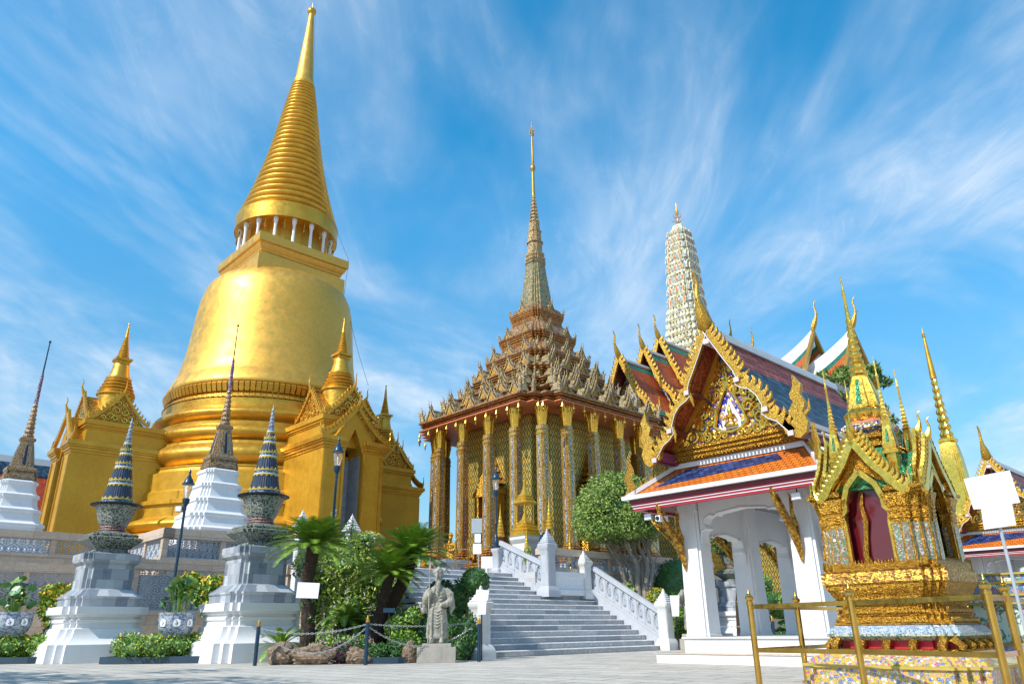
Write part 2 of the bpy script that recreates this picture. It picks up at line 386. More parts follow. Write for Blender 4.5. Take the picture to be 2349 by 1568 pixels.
def diamond():
    n = NT('gold_diamond_wall'); m_ = n.sep(n.map(n.uvo, (2.6, 1.45, 1)))
    a = n.math('ADD', m_[0], m_[1]); b = n.math('SUBTRACT', m_[0], m_[1])
    fa = n.math('ABSOLUTE', n.math('SUBTRACT', n.math('FRACT', a), .5)); fb = n.math('ABSOLUTE', n.math('SUBTRACT', n.math('FRACT', b), .5))
    mxx = n.math('MAXIMUM', fa, fb)
    frame = n.rng(mxx, .40, .42); ring = n.rng(mxx, .24, .26); core = n.rng(mxx, .12, .14)
    cc = n.mix(core, (.74, .44, .07), (.66, .36, .05)); cc = n.mix(ring, cc, (.12, .13, .05))
    k = n.sep(n.vor(30, 'F1', n.uvo, out=1))
    tq = n.mix(n.rng(k[0], .66, .68), (.84, .54, .07), (.12, .38, .30))
    cc = n.mix(frame, cc, tq)
    return n.fin(cc, .33, .5, n.bump(n.math('ADD', frame, n.math('SUBTRACT', 1, ring)), .8, .03))
DIAMOND = diamond()
SILVER = carved('silver_glass_ornament', (.50, .42, .29), (.14, .08, .035), 16, .35, .3, .8, .03, (.55, .35, .08))
SILVER2 = mosaic('silver_green_mosaic', [(.50, .44, .32), (.20, .32, .18), (.66, .44, .12), (.42, .30, .16), (.46, .38, .24), (.26, .17, .08)], 14, .3, .25)
def eave_m():
    n = NT('eave_gilded_moulding'); z = n.sep(n.obj)[2]; s_ = n.math('FRACT', n.math('MULTIPLY', z, 8.5)); f = n.rng(s_, .45, .55); d = n.vor(16, 'F1', n.obj); g = n.rng(d, .25, .6)
    a = n.mix(g, (.76, .42, .07), (.34, .13, .03)); b = n.mix(g, (.26, .07, .03), (.10, .02, .012)); cc = n.mix(f, a, b)
    return n.fin(cc, .4, .45, n.bump(n.math('ADD', f, n.math('MULTIPLY', d, -.6)), .7, .03))
EAVE = eave_m()
EAVE_RED = mosaic('brown_tier_tiles', [(.36, .19, .08), (.24, .10, .05), (.44, .28, .10), (.30, .20, .13)], 10, .4, .2, (.08, .03, .015))
def cream():
    n = NT('cream_ceramic_tower'); c = n.vor(5.5, 'F1', n.obj); k = n.sep(n.vor(5.5, 'F1', n.obj, out=1))
    cc = n.mix(n.rng(c, .35, .75), (.80, .76, .60), (.36, .34, .22)); cc = n.mix(n.rng(k[0], .92, .93), cc, (.60, .50, .16)); cc = n.mix(n.rng(k[1], .97, .975), cc, (.15, .26, .42))
    return n.fin(cc, .4, 0, n.bump(c, -.8, .06))
CREAM = cream()
ORN = flat('orange_niche', (.55, .16, .05), .5)
BLUEGL = mosaic('blue_glass_ground', [(.03, .06, .40), (.05, .10, .55), (.02, .03, .22)], 60, .25, .2)
DKCER = carved('dark_patterned_ceramic', (.42, .45, .36), (.035, .045, .05), 26, .3, .05, .5, .012)
def conemat():
    n = NT('navy_scaled_ceramic'); w = n.n('ShaderNodeTexWave', wave_type='BANDS', bands_direction='X')
    n.l(n.uvo, w.inputs['Vector']); w.inputs['Scale'].default_value = 4.5; w.inputs['Distortion'].default_value = .4
    cc = n.mix(n.rng(w.outputs[1], .3, .8), (.010, .014, .026), (.035, .05, .09))
    return n.fin(cc, .25, 0, n.bump(w.outputs[1], .6, .02))
CONE = conemat()
BLUEBAND = mosaic('blue_white_ceramic_band', [(.03, .10, .26), (.40, .42, .40), (.03, .13, .32)], 24, .25, 0)
YELLOWC = flat('yellow_ceramic', (.50, .37, .07), .3)
MOS_BROWN = carved('gilt_brown_mosaic', (.62, .42, .14), (.12, .05, .03), 24, .3, .35, .7, .02, (.34, .30, .26))
SPIREM = mosaic('violet_zigzag_mosaic', [(.20, .08, .16), (.10, .10, .22), (.45, .36, .40), (.14, .03, .06)], 22, .35, .1)
def blueflower(name, base, cols, scale, vec='o'):
    n = NT(name); vv = n.obj; d = n.vor(scale, 'F1', vv); k = n.sep(n.vor(scale, 'F1', vv, out=1))
    fl = cols[0]
    for i, c in enumerate(cols[1:], 1): fl = n.mix(n.rng(k[0], i / len(cols) - .01, i / len(cols) + .01), fl, c)
    cc = n.mix(n.rng(d, .46, .54), fl, base); cc = n.mix(n.rng(d, .10, .16), (.75, .68, .5), cc)
    v = n.rng(n.math('ABSOLUTE', n.math('SUBTRACT', n.noise(scale * .8, 3), .5)), .015, .03); cc = n.mix(v, (.12, .22, .16), cc)
    return n.fin(cc, .18, 0, n.bump(d, -.3, .006), Coat_Weight=.4)
FLOWER_Y = blueflower('yellow_flower_tiles', (.58, .38, .04), [(.52, .10, .16), (.70, .58, .55), (.10, .16, .42), (.62, .30, .28)], 24)
FLOWER_B = blueflower('blue_flower_tiles', (.16, .32, .56), [(.70, .36, .40), (.74, .72, .68), (.60, .14, .2)], 16)
FLOWER_G = blueflower('pale_green_flower_tiles', (.60, .70, .62), [(.60, .14, .24), (.60, .70, .62), (.60, .70, .62), (.16, .36, .18), (.60, .70, .62)], 7)
SCALE_B = mosaic('blue_diamond_glass', [(.16, .30, .55), (.10, .20, .42), (.3, .44, .62)], 42, .15, .1, (.7, .6, .3), .09)
SCALE_W = mosaic('pale_diamond_glass', [(.52, .55, .46), (.40, .48, .40), (.10, .22, .18), (.56, .56, .46)], 42, .15, .1, (.08, .14, .12), .07)
COLSHR = mosaic('shrine_column_mosaic', [(.28, .34, .34), (.55, .58, .55), (.06, .28, .16), (.36, .10, .10), (.12, .14, .18)], 55, .12, .4, (.35, .22, .04), .10)
def pot():
    n = NT('blue_white_porcelain'); v = n.vor(13, 'F1', n.obj); w = n.noise(16, 6, .7)
    f = n.rng(w, .47, .55); cc = n.mix(f, (.36, .40, .44), (.09, .14, .25)); z = n.sep(n.obj)[2]
    return n.fin(cc, .15, 0, n.bump(v, .1, .004))
POT = pot()
def leaf(name, c1, c2, c3, rough=.5, trans=.15):
    n = NT(name); g = n.n('ShaderNodeNewGeometry'); r = g.outputs['Random Per Island']
    big = n.rng(n.noise(1.8, 3, .6), .35, .65)
    cc = n.mix(r, c1, c2); cc = n.mix(n.math('MULTIPLY', big, .55), cc, c3)
    return n.fin(cc, rough, 0, None, Transmission_Weight=0, Subsurface_Weight=0)
L_TOP = leaf('topiary_leaves', (.06, .13, .018), (.42, .52, .12), (.12, .24, .035))
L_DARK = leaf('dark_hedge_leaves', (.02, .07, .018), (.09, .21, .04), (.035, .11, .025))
L_MID = leaf('bush_leaves', (.07, .17, .02), (.36, .50, .07), (.14, .28, .03))
L_YEL = leaf('yellow_leaves', (.42, .34, .02), (.55, .44, .04), (.20, .26, .02))
L_CYC = leaf('cycad_leaflets', (.06, .16, .015), (.34, .50, .06), (.12, .26, .025), .35)
L_LOTUS = leaf('lotus_leaves', (.04, .16, .05), (.22, .34, .05), (.09, .22, .06), .4)
FLOW_Y = leaf('yellow_flowers', (.70, .45, .01), (.8, .55, .02), (.65, .36, .01))
FLOW_P = leaf('lilac_flowers', (.42, .36, .66), (.56, .52, .75), (.5, .42, .7))
FLOW_M = leaf('magenta_flowers', (.50, .10, .36), (.70, .46, .60), (.38, .06, .28))
L_PURP = leaf('purple_leaves', (.05, .01, .04), (.14, .03, .10), (.06, .012, .05))
BARK = flat('dark_shaggy_bark', (.055, .035, .022), .95, 0, .4, 12, .9)
BARK2 = flat('pale_twisted_bark', (.36, .31, .26), .9, 0, .35, 7, .8)
def rockm():
    n = NT('brown_boulder'); v = n.noise(7, 9, .75); w = n.noise(22, 6, .7); k = n.rng(n.vor(9, 'DISTANCE_TO_EDGE', n.mix(.15, n.obj, n.n('ShaderNodeTexNoise').outputs[1])), 0, .05)
    cc = n.mix(n.rng(v, .35, .65), (.10, .07, .05), (.46, .32, .21)); cc = n.mix(n.rng(w, .55, .7, 0, .6), cc, (.60, .52, .42)); cc = n.mix(k, (.06, .045, .035), cc)
    return n.fin(cc, .9, 0, n.bump(n.math('ADD', v, n.math('MULTIPLY', w, .5)), 1.0, .06))
ROCK = rockm()
CHAINM = flat('galvanised_chain', (.46, .47, .48), .4, .5)
CURB = flat('dark_blue_planter_curb', (.02, .05, .08), .5)
UMBR = gold('tiered_umbrella_gilt', c=(.85, .55, .07), rough=.3, metal=.7, sc=6, bs=20, bst=.3, dist=.01)
REDPOLE = flat('red_pole', (.40, .03, .04), .4)
OFF = {}
def GT(name, label, cat, a, b, z=0, group=None):
    r = thing(name, label, cat, W(a, b, z), YA, group); OFF[r.name] = (a, b, z); return r
def put(m, name, mats, root, par=None, **k):
    a, b, z = OFF[root.name]; m.xf(TR(-a, -b, -z)); return m.build(name, mats, par or root, **k)
# ground
g = M(); g.box(-900, 900, -200, 1500, -1, 0); go = g.build('pavement', PAVE); struct(go)
# raised terrace floor
poly = [(8.9, 60), (8.9, 28.1), (12.4, 28.1), (12.4, 24.2), (13.4, 24.2), (13.4, 21.3), (19.5, 21.3), (19.5, 19.5), (31, 19.5), (31, 24.5), (90, 24.5), (90, 90), (-30, 90), (-30, 34.1), (8.9, 34.1)]
poly = [(-30, 34.1), (8.9, 34.1), (8.9, 28.1), (12.4, 28.1), (12.4, 24.2), (13.4, 24.2), (13.4, 21.3), (19.5, 21.3), (19.5, 19.5), (31, 19.5), (31, 24.5), (90, 24.5), (90, 90), (-30, 90)]
t = M().prism(poly, 0.02, 2.62).build('terrace_floor', TERR, None, ang=0, loc=(0, 0, 0), rot=YA); struct(t)
# upper platform of the small white chedis
t = M().prism([(-30, 35.3), (10.0, 35.3), (10.0, 29.3), (17.0, 29.3), (17.0, 34), (16, 60), (-30, 60)], 2.63, 3.7).build('upper_terrace', TERR, None, ang=0, rot=YA); struct(t)
def lattice(w, h, m, x0, z0, y=0.0, cell=.26, r=.016):
    nx = max(1, round(w / cell)); nz = max(1, round(h / cell)); cx, cz = w / nx, h / nz
    m.box(x0, x0 + w, y - .025, y + .025, z0, z0 + .035); m.box(x0, x0 + w, y - .025, y + .025, z0 + h - .035, z0 + h)
    m.box(x0, x0 + .035, y - .02, y + .02, z0 + .036, z0 + h - .036); m.box(x0 + w - .035, x0 + w, y - .02, y + .02, z0 + .036, z0 + h - .036)
    for i in range(nx):
        for j in range(nz):
            c = (x0 + (i + .5) * cx, z0 + (j + .5) * cz); R = min(cx, cz) * .40
            if (i + j) % 2 == 0:
                pts = [(c[0] + R * cos(k * pi / 5), y, c[1] + R * sin(k * pi / 5)) for k in range(11)]; m.tube(pts, r * 1.2, 4)
                m.tube([(c[0] - cx / 2, y, c[1]), (c[0] + cx / 2, y, c[1])], r, 4); m.tube([(c[0], y, c[1] - cz / 2), (c[0], y, c[1] + cz / 2)], r, 4)
            else:
                for sg in (-1, 1):
                    m.tube([(c[0] - cx / 2, y, c[1] - sg * cz / 2), (c[0] - cx * .1, y, c[1] - sg * cz * .28), (c[0] + cx * .1, y, c[1] + sg * cz * .28), (c[0] + cx / 2, y, c[1] + sg * cz / 2)], r * 1.4, 4)
                m.tube([(c[0] - cx * .3, y, c[1]), (c[0] + cx * .3, y, c[1])], r * 1.6, 4)
def bal_wall(label, p0, p1, zb, zl0, zl1, ztop, bay=1.7, post=.2, base=BEIGE, group=None, nm='balustrade_wall', ends=(1, 1), brail=.14, latmat=None):
    L_ = math.hypot(p1[0] - p0[0], p1[1] - p0[1]); an = math.atan2(p1[1] - p0[1], p1[0] - p0[0])
    r = thing(nm, label, 'wall', W(p0[0], p0[1], zb), YA + an, group)
    h = lambda z: z - zb
    m = M(); m.box(0, L_, 0, .3, 0, h(zl0) - brail - .003); m.build('wall_base', base, r, ang=0)
    m = M(); m.box(-.06, L_ + .06, -.06, .36, h(zl1) + .003, h(ztop) - .05); m.box(-.03, L_ + .03, -.03, .33, h(ztop) - .047, h(ztop)); m.build('coping', base, r, ang=0)
    m = M(); m.box(-.02, L_ + .02, -.03, .33, h(zl0) - brail, h(zl0)); m.build('bottom_rail', base, r, ang=0)
    n = max(1, round(L_ / bay)); bw = (L_ - post) / n
    for i in range(n + 1):
        if (i == 0 and not ends[0]) or (i == n and not ends[1]): continue
        M().box(i * bw, i * bw + post, .02, .28, h(zl0) + .002, h(zl1)).build('post', base, r, ang=0)
    for i in range(n):
        m = M(); lattice(bw - post, h(zl1) - h(zl0) - .01, m, i * bw + post, h(zl0) + .004, .12)
        m.build('lattice_panel', latmat or LATTICE, r)
    return r
bal_wall('long lower terrace wall with grey lattice at the far left, behind the lotus pot', (-1, 33.8), (8.6, 33.8), 0, 1.75, 2.95, 3.28, 1.9)
bal_wall('short side run of the lower terrace wall hidden behind the left marble pedestal', (8.6, 33.8), (8.6, 28.0), 0, 1.6, 2.85, 3.18, 1.9, ends=(0, 0))
bal_wall('lower lattice wall between the two marble pedestals, behind the yellow bushes', (8.6, 28.0), (12.1, 27.8), 0, 1.45, 2.8, 3.13, 1.75)
bal_wall('lower lattice wall seen through the palms left of the statue', (12.2, 27.8), (12.2, 23.9), 0, 1.3, 2.5, 2.8, 1.9, ends=(0, 1))
bal_wall('lattice wall beside the upper stairs behind the leaning cycads', (12.3, 23.9), (13.3, 21.3), 0, 1.3, 2.5, 2.8, 1.4)
bal_wall('upper balustrade at the far left under the first white chedi', (-1, 35.1), (9.8, 35.1), 2.63, 3.75, 4.32, 4.62, 2.1)
bal_wall('sunlit side of the upper balustrade running back from its corner', (9.8, 35.1), (9.8, 29.1), 2.63, 3.32, 4.02, 4.38, 2.1, ends=(0, 0))
bal_wall('upper balustrade with grey lattice in front of the second white chedi', (9.8, 29.1), (16.5, 29.1), 2.63, 3.32, 4.02, 4.38, 2.1)
bal_wall('beige lattice balustrade right of the staircase in front of the columned hall', (19.75, 19.3), (30.8, 19.3), 0, 2.78, 3.22, 3.48, 1.9, .2)
bal_wall('lattice balustrade behind the distant marble pedestal seen through the pavilion', (31.2, 24.2), (60, 24.2), 0, 2.78, 3.22, 3.48, 1.9, .2)
# white moulded retaining block between the two stair flights
r = GT('retaining_wall', 'white moulded retaining wall between the two newel posts of the stairs', 'wall', 20.6, 19.2, 1.815)
m = M(); m.prism([(0, 1.815), (0, 2.0), (.06, 2.05), (.1, 2.2), (.1, 2.38), (.04, 2.45), (.04, 2.62), (.35, 2.62), (.35, 1.815)], 19.6, 21.62, 'yz')
m.v = [(p[0], p[1] + 18.93, p[2]) for p in m.v]; put(m, 'moulded_block', WHITE, r, ang=0)
# ---- staircase ----
ST = GT('stone_staircase', 'wide grey-white marble staircase with carved white balustrades', 'staircase', 17.5, 16, 0)
RI, TRD = .165, .31
def flight(a0, a1, b0, z0, n, bend):
    m = M()
    for i in range(n):
        y0 = b0 + i * TRD; z = z0 + i * RI
        m.box(a0, a1, y0 + .03, bend, z + (.001 if i else .003), z + RI - .04)
    return m
def nosings(a0, a1, b0, z0, n, bend):
    m = M()
    for i in range(n):
        y0 = b0 + i * TRD; z = z0 + (i + 1) * RI; y1 = bend if i == n - 1 else y0 + TRD + .025
        m.prism([(y0, z - .038), (y0, z - .022), (y0 + .022, z), (y1, z), (y1, z - .038)], a0 - .004, a1 + .004, 'yz')
    return m
LF = put(flight(13.75, 21.95, 16, 0, 11, 21.3), 'lower_flight', MARBLE_STEP, ST, ang=0)
q_ = nosings(13.75, 21.95, 16, 0, 11, 21.3); q_.xf(TR(-17.5, -16, 0)); q_.build('step_nosings', NOSING, LF, ang=0)
UF = put(flight(13.75, 19.45, 19.41, 1.815, 5, 21.3), 'upper_flight', MARBLE_STEP, ST, ang=0)
q_ = nosings(13.75, 19.45, 19.41, 1.815, 5, 21.3); q_.xf(TR(-17.5, -16, 0)); q_.build('step_nosings', NOSING, UF, ang=0)
def newel(a, b, z, h, w=.19, cap=True):
    m = M(); s = redent(1, .12)
    m.loft(sq(), [(w * 1.5, z), (w * 1.5, z + .18), (w * 1.35, z + .26), (w * 1.05, z + .36)], cx=a, cy=b)
    m.loft(redent(1, .1), [(w, z + .361), (w, z + h * .66), (w * 1.12, z + h * .68), (w * 1.35, z + h * .72), (w * 1.35, z + h * .76), (w * 1.1, z + h * .78)], cx=a, cy=b)
    t0 = z + h * .781; hh = h * .22; pr = []
    for i in range(5):
        q = w * 1.2 * (1 - i / 5.2); zz = t0 + hh * .16 * i; pr += [(q, zz), (q, zz + hh * .07), (q * .8, zz + hh * .1)]
    pr += [(.03, t0 + hh * .85), (.028, t0 + hh * .93), (.004, t0 + hh)]
    m.loft(redent(1, .15), pr, cx=a, cy=b)
    # recessed panels
    for dx, dy in ((-1, 0), (0, -1)):
        if dx: m.box(a - w * 1.03, a - w * .98, b - w * .55, b + w * .55, z + h * .34, z + h * .6)
        else: m.box(a - w * .55, a + w * .55, b - w * 1.03, b - w * .98, z + h * .34, z + h * .6)
    return m
NW = [(13.5, 15.55, 0, 1.8), (22.1, 15.9, 0, 1.95), (21.75, 19.15, 1.7, 1.75), (19.7, 19.05, 1.75, 2.35)]
put(newel(*NW[0]), 'newel_post', MARBLE_CARVED, ST); put(newel(*NW[1]), 'newel_post', MARBLE_CARVED, ST)
put(newel(*NW[2]), 'newel_post', MARBLE_CARVED, ST); put(newel(*NW[3], w=.2), 'newel_post', RAILSTONE, ST)
m = M(); m.loft(redent(1, .12), [(.22, 2.64), (.22, 2.8), (.17, 2.86), (.17, 3.4), (.2, 3.45), (.22, 3.5), (.22, 3.58), (.1, 3.6)], cx=19.55, cy=21.5); put(m, 'newel_post', RAILSTONE, ST)
def sloped_rail(b0, z0, b1, z1, a, n, h=.62, kerb=.28):
    """carved stone side rail: kerb, bottom rail, stiles, arched openings with scrolls, top rail"""
    par = M(); sl_ = (z1 - z0) / (b1 - b0); zz = lambda b: z0 + (b - b0) * sl_
    def band(m, lo, hi, x0, x1): m.prism([(b0, zz(b0) + lo), (b1, zz(b1) + lo), (b1, zz(b1) + hi), (b0, zz(b0) + hi)], a + x0, a + x1, 'yz')
    band(par, -.12, kerb, -.16, .12); top = M(); band(top, kerb + h + .002, kerb + h + .1, -.13, .11); band(top, kerb + h + .102, kerb + h + .16, -.09, .07); band(top, kerb + .002, kerb + .09, -.1, .08)
    scr = M(); w = (b1 - b0) / n; lo = kerb + .092; hi = kerb + h
    for i in range(n + 1):
        c = b0 + i * w; e = .04
        bs = [(max(b0, c - e), min(b1, c + e))]
        for (p, q) in bs: par.prism([(p, zz(p) + lo), (q, zz(q) + lo), (q, zz(q) + hi), (p, zz(p) + hi)], a - .06, a + .04, 'yz')
    for i in range(n):
        c = b0 + (i + .5) * w; zc = zz(c) + (lo + hi) / 2; ry = w / 2 - .065; rz = (hi - lo) / 2 - .07
        for k in range(10):  # spandrel fill toward an oval opening
            pass
        ov = lambda f, kk: (a - .01, c + ry * f * cos(kk), zc + rz * f * sin(kk) + (ry * f * cos(kk)) * sl_)
        par.tube([ov(1.0, k * pi / 8) for k in range(17)], .016, 5)
        hw_ = w / 2; hr = (hi - lo) / 2; ns = 20; outer = []; inner = []
        for k in range(ns):
            t_ = 2 * pi * k / ns; ct_, st_ = cos(t_), sin(t_); mxx = max(abs(ct_) / hw_, abs(st_) / hr); oy, oz = ct_ / mxx, st_ / mxx
            outer.append((c + oy, zc + oz + oy * sl_)); inner.append((c + ry * ct_, zc + rz * st_ + ry * ct_ * sl_))
        for k in range(ns):
            k2 = (k + 1) % ns; par.add([(a - .045, *outer[k]), (a - .045, *outer[k2]), (a - .045, *inner[k2]), (a - .045, *inner[k]), (a + .03, *outer[k]), (a + .03, *outer[k2]), (a + .03, *inner[k2]), (a + .03, *inner[k])], [(0, 3, 2, 1), (4, 5, 6, 7), (2, 3, 7, 6)])
        for f in (.62, .3): scr.tube([ov(f, k * pi / 6) for k in range(13)], .022, 4)
        for k in range(8):
            t_ = k * pi / 4; scr.tube([ov(.3, t_), ov(.5, t_ + .3), ov(.97, t_ - .1)], .016, 4)
    return par.join(top), scr
for (b0, z0, b1, z1, a, n, kb) in ((16.05, .10, 19.1, 1.80, 22.08, 9, .26), (19.2, 1.80, 21.45, 2.72, 19.62, 6, .24)):
    p, s_ = sloped_rail(b0, z0, b1, z1, a, n, .76, kb)
    o = put(p, 'balustrade', RAILSTONE, ST); a_, b_, z_ = OFF[ST.name]; s_.xf(TR(-a_, -b_, -z_)); s_.build('carved_scrollwork', LATTICE, o)
# ---------------- golden chedi ----------------
CC = (19.24, 42.4)
CH = GT('golden_chedi', 'huge gold bell-shaped chedi with ringed cone and tall needle spire', 'stupa', CC[0], CC[1], 2.63)
C48 = circ(96)
def tor(zc, h, r, bul, n=8): return [(r + bul * sin(pi * i / n), zc - h / 2 + h * i / n) for i in range(n + 1)]
base = [(8.1, 2.63), (8.1, 3.5), (7.9, 3.55), (7.75, 3.9), (7.75, 4.7), (7.9, 4.8), (7.95, 5.1), (7.7, 5.2), (7.55, 5.35)] + tor(5.75, .7, 7.3, .38) + [(7.2, 6.15), (7.2, 6.7), (7.35, 6.75), (7.35, 6.95), (7.1, 7.0), (7.1, 7.4), (6.98, 7.5), (6.98, 8.4), (6.75, 8.5), (6.65, 8.7)]
o = put(M().loft(C48, base, cx=CC[0], cy=CC[1]), 'base', GOLD_WALL, CH)
prof = [(6.7, 8.68), (6.7, 8.78), (6.45, 8.84)] + tor(9.42, 1.12, 6.42, .46) + [(6.4, 10.02), (6.4, 10.12), (6.25, 10.16)] + tor(10.63, .9, 6.15, .42) + [(6.15, 11.12), (6.15, 11.22), (6.0, 11.28)] + tor(11.75, .72, 5.92, .36) + [(5.9, 12.14), (5.8, 12.2), (5.8, 12.62)]
put(M().loft(C48, prof, cx=CC[0], cy=CC[1]), 'ring_mouldings', GOLD, CH)
m = M(); m.loft(C48, [(5.72, 12.621), (5.6, 12.8), (5.6, 13.5), (5.78, 13.58)], cx=CC[0], cy=CC[1])
for i in range(120):
    t_ = 2 * pi * i / 120; w = 2 * pi * 5.75 / 120 * .42; q = M()
    q.add([(5.58, -w, 12.95), (5.58, w, 12.95), (5.82, -w * 1.02, 13.54), (5.82, w * 1.02, 13.54), (5.76, -w * .9, 13.02), (5.76, w * .9, 13.02), (5.92, -w, 13.44), (5.92, w, 13.44)], [(0, 1, 5, 4), (4, 5, 7, 6), (6, 7, 3, 2), (0, 4, 6, 2), (1, 3, 7, 5)])
    q.add([(5.7, -w, 12.64), (5.7, w, 12.64), (5.86, w, 12.68), (5.86, -w, 12.68), (5.74, -w, 12.88), (5.74, w, 12.88)], [(0, 3, 2, 1), (3, 4, 5, 2)])
    m.join(q, TR(CC[0], CC[1]) @ RZ(t_))
put(m, 'lotus_band', GOLD, CH)
bell = [(5.74, 13.56), (5.80, 13.6), (5.80, 13.8), (5.72, 13.95), (5.54, 14.4), (5.52, 14.42), (5.43, 14.6), (5.28, 15.2), (5.14, 15.9), (5.03, 16.7), (4.94, 17.6), (4.87, 18.5), (4.80, 19.3), (4.70, 20.0), (4.56, 20.6), (4.33, 21.1), (4.0, 21.45), (3.6, 21.65), (3.0, 21.75)]
put(M().loft(C48, bell, cx=CC[0], cy=CC[1]), 'bell', GOLD_BELL, CH, ang=60)
m = M(); m.loft(sq(), [(2.98, 19.9), (2.98, 22.35), (2.75, 22.4), (2.75, 22.6), (2.82, 22.62), (2.82, 22.72), (2.9, 22.8), (3.0, 23.0), (3.0, 23.12), (3.12, 23.16), (3.12, 23.72), (1.0, 23.73)], cx=CC[0], cy=CC[1]); put(m, 'square_throne', GOLD_BELL, CH, ang=20)
m = M(); m.loft(circ(48), [(2.35, 23.73), (2.3, 25.6)], cx=CC[0], cy=CC[1]); put(m, 'drum', GOLD, CH)
for i in range(16):
    t_ = 2 * pi * i / 16 + .1; m = M(); m.loft(circ(8), [(.16, 23.74), (.11, 23.9), (.09, 24.9), (.11, 25.1), (.16, 25.3), (.16, 25.5)], cx=CC[0] + 2.95 * cos(t_), cy=CC[1] + 2.95 * sin(t_)); put(m, 'small_white_column', WHITE, CH)
for i in range(16):
    t_ = 2 * pi * (i + .5) / 16 + .1; x, y = CC[0] + 3.12 * cos(t_), CC[1] + 3.12 * sin(t_)
    m = M(); m.tube([(x, y, 25.45), (x, y, 25.1)], .012, 4); m.loft(circ(8), [(.03, 25.12), (.06, 25.0), (.1, 24.86)], cx=x, cy=y); m.prism([(x - .06, 24.8), (x, 24.6), (x + .06, 24.8), (x, 24.86)], y - .01, y + .01, 'xz'); put(m, 'wind_bell', BRASS, CH)
m = M(); m.loft(C48, [(2.3, 25.55), (3.3, 25.5), (3.34, 25.45), (3.36, 26.5), (3.25, 26.6), (2.9, 26.7)], cx=CC[0], cy=CC[1]); put(m, 'cone_collar', GOLD, CH)
n = 29; z = 26.7; r0, r1 = 3.05, .74; ztop = 38.45; pr = []
hs_ = [1.0 - .55 * i / n for i in range(n)]; tot = sum(hs_)
for i in range(n):
    h = (ztop - z) if i == n - 1 else (38.45 - 26.7) * hs_[i] / tot
    f = (z - 26.7) / (38.45 - 26.7); r = (r0 + (r1 - r0) * f) * (1 - .13 * sin(pi * f)); bul = h * .36
    pr += [(r - bul * .4 + bul * 1.1 * sin(pi * k / 6), z + h * (.04 + .84 * k / 6)) for k in range(7)]
    z += h
put(M().loft(circ(64), pr, cx=CC[0], cy=CC[1]), 'ringed_cone', GOLD, CH, ang=50)
put(M().loft(circ(32), [(.66, 38.45), (.72, 38.6), (.72, 38.8), (.64, 38.95), (.5, 41), (.33, 43.2), (.2, 45.1), (.17, 45.2), (.2, 45.3)], cx=CC[0], cy=CC[1]), 'spire_needle', GOLD_BELL, CH)
m = M(); m.ball((CC[0], CC[1], 45.6), .33, 20, 12); m.loft(circ(6), [(.02, 45.9), (.005, 46.5)], cx=CC[0], cy=CC[1]); put(m, 'finial_ball', GOLD, CH)
# lightning cable
def cpt(r, z, an=-1.1): return (CC[0] + r * cos(an), CC[1] + r * sin(an), z)
# -- gable helpers --
def chofa_pts(h, lean=.25, back=-1):
    # S-curved finial in (x,z): rises, curls outward
    return [(0, 0), (.10 * h * back, .14 * h), (.05 * h * back, .32 * h), (-.06 * h * back, .5 * h), (-.12 * h * back, .68 * h), (-.08 * h * back, .86 * h), (.03 * h * back, 1.0 * h)]
def chofa(h, r, dirx=-1, n=6):
    # curved horn in the xz plane; leans toward dirx
    P_ = [(0, 0, 0), (dirx * .02 * h, 0, .12 * h), (dirx * .10 * h, 0, .28 * h), (dirx * .17 * h, 0, .45 * h), (dirx * .19 * h, 0, .62 * h), (dirx * .15 * h, 0, .80 * h), (dirx * .19 * h, 0, .93 * h), (dirx * .25 * h, 0, 1.0 * h)]
    R_ = [r * .5, r * 1.15, r * .95, r * .5, r * .36, r * .30, r * .24, r * .05]
    m = M(); m.tube(P_, R_, n)
    m.tube([(dirx * .18 * h, 0, .52 * h), (dirx * .27 * h, 0, .50 * h)], [r * .25, r * .03], 4)
    return m
def flame(w, h, t, lean=.25):
    pts = [(-.5 * w, 0), (-.42 * w, .35 * h), (-.15 * w, .62 * h), (lean * w, h), (.22 * w, .62 * h), (.5 * w, .32 * h), (.5 * w, 0)]
    return M().prism(pts, -t / 2, t / 2, 'xz')
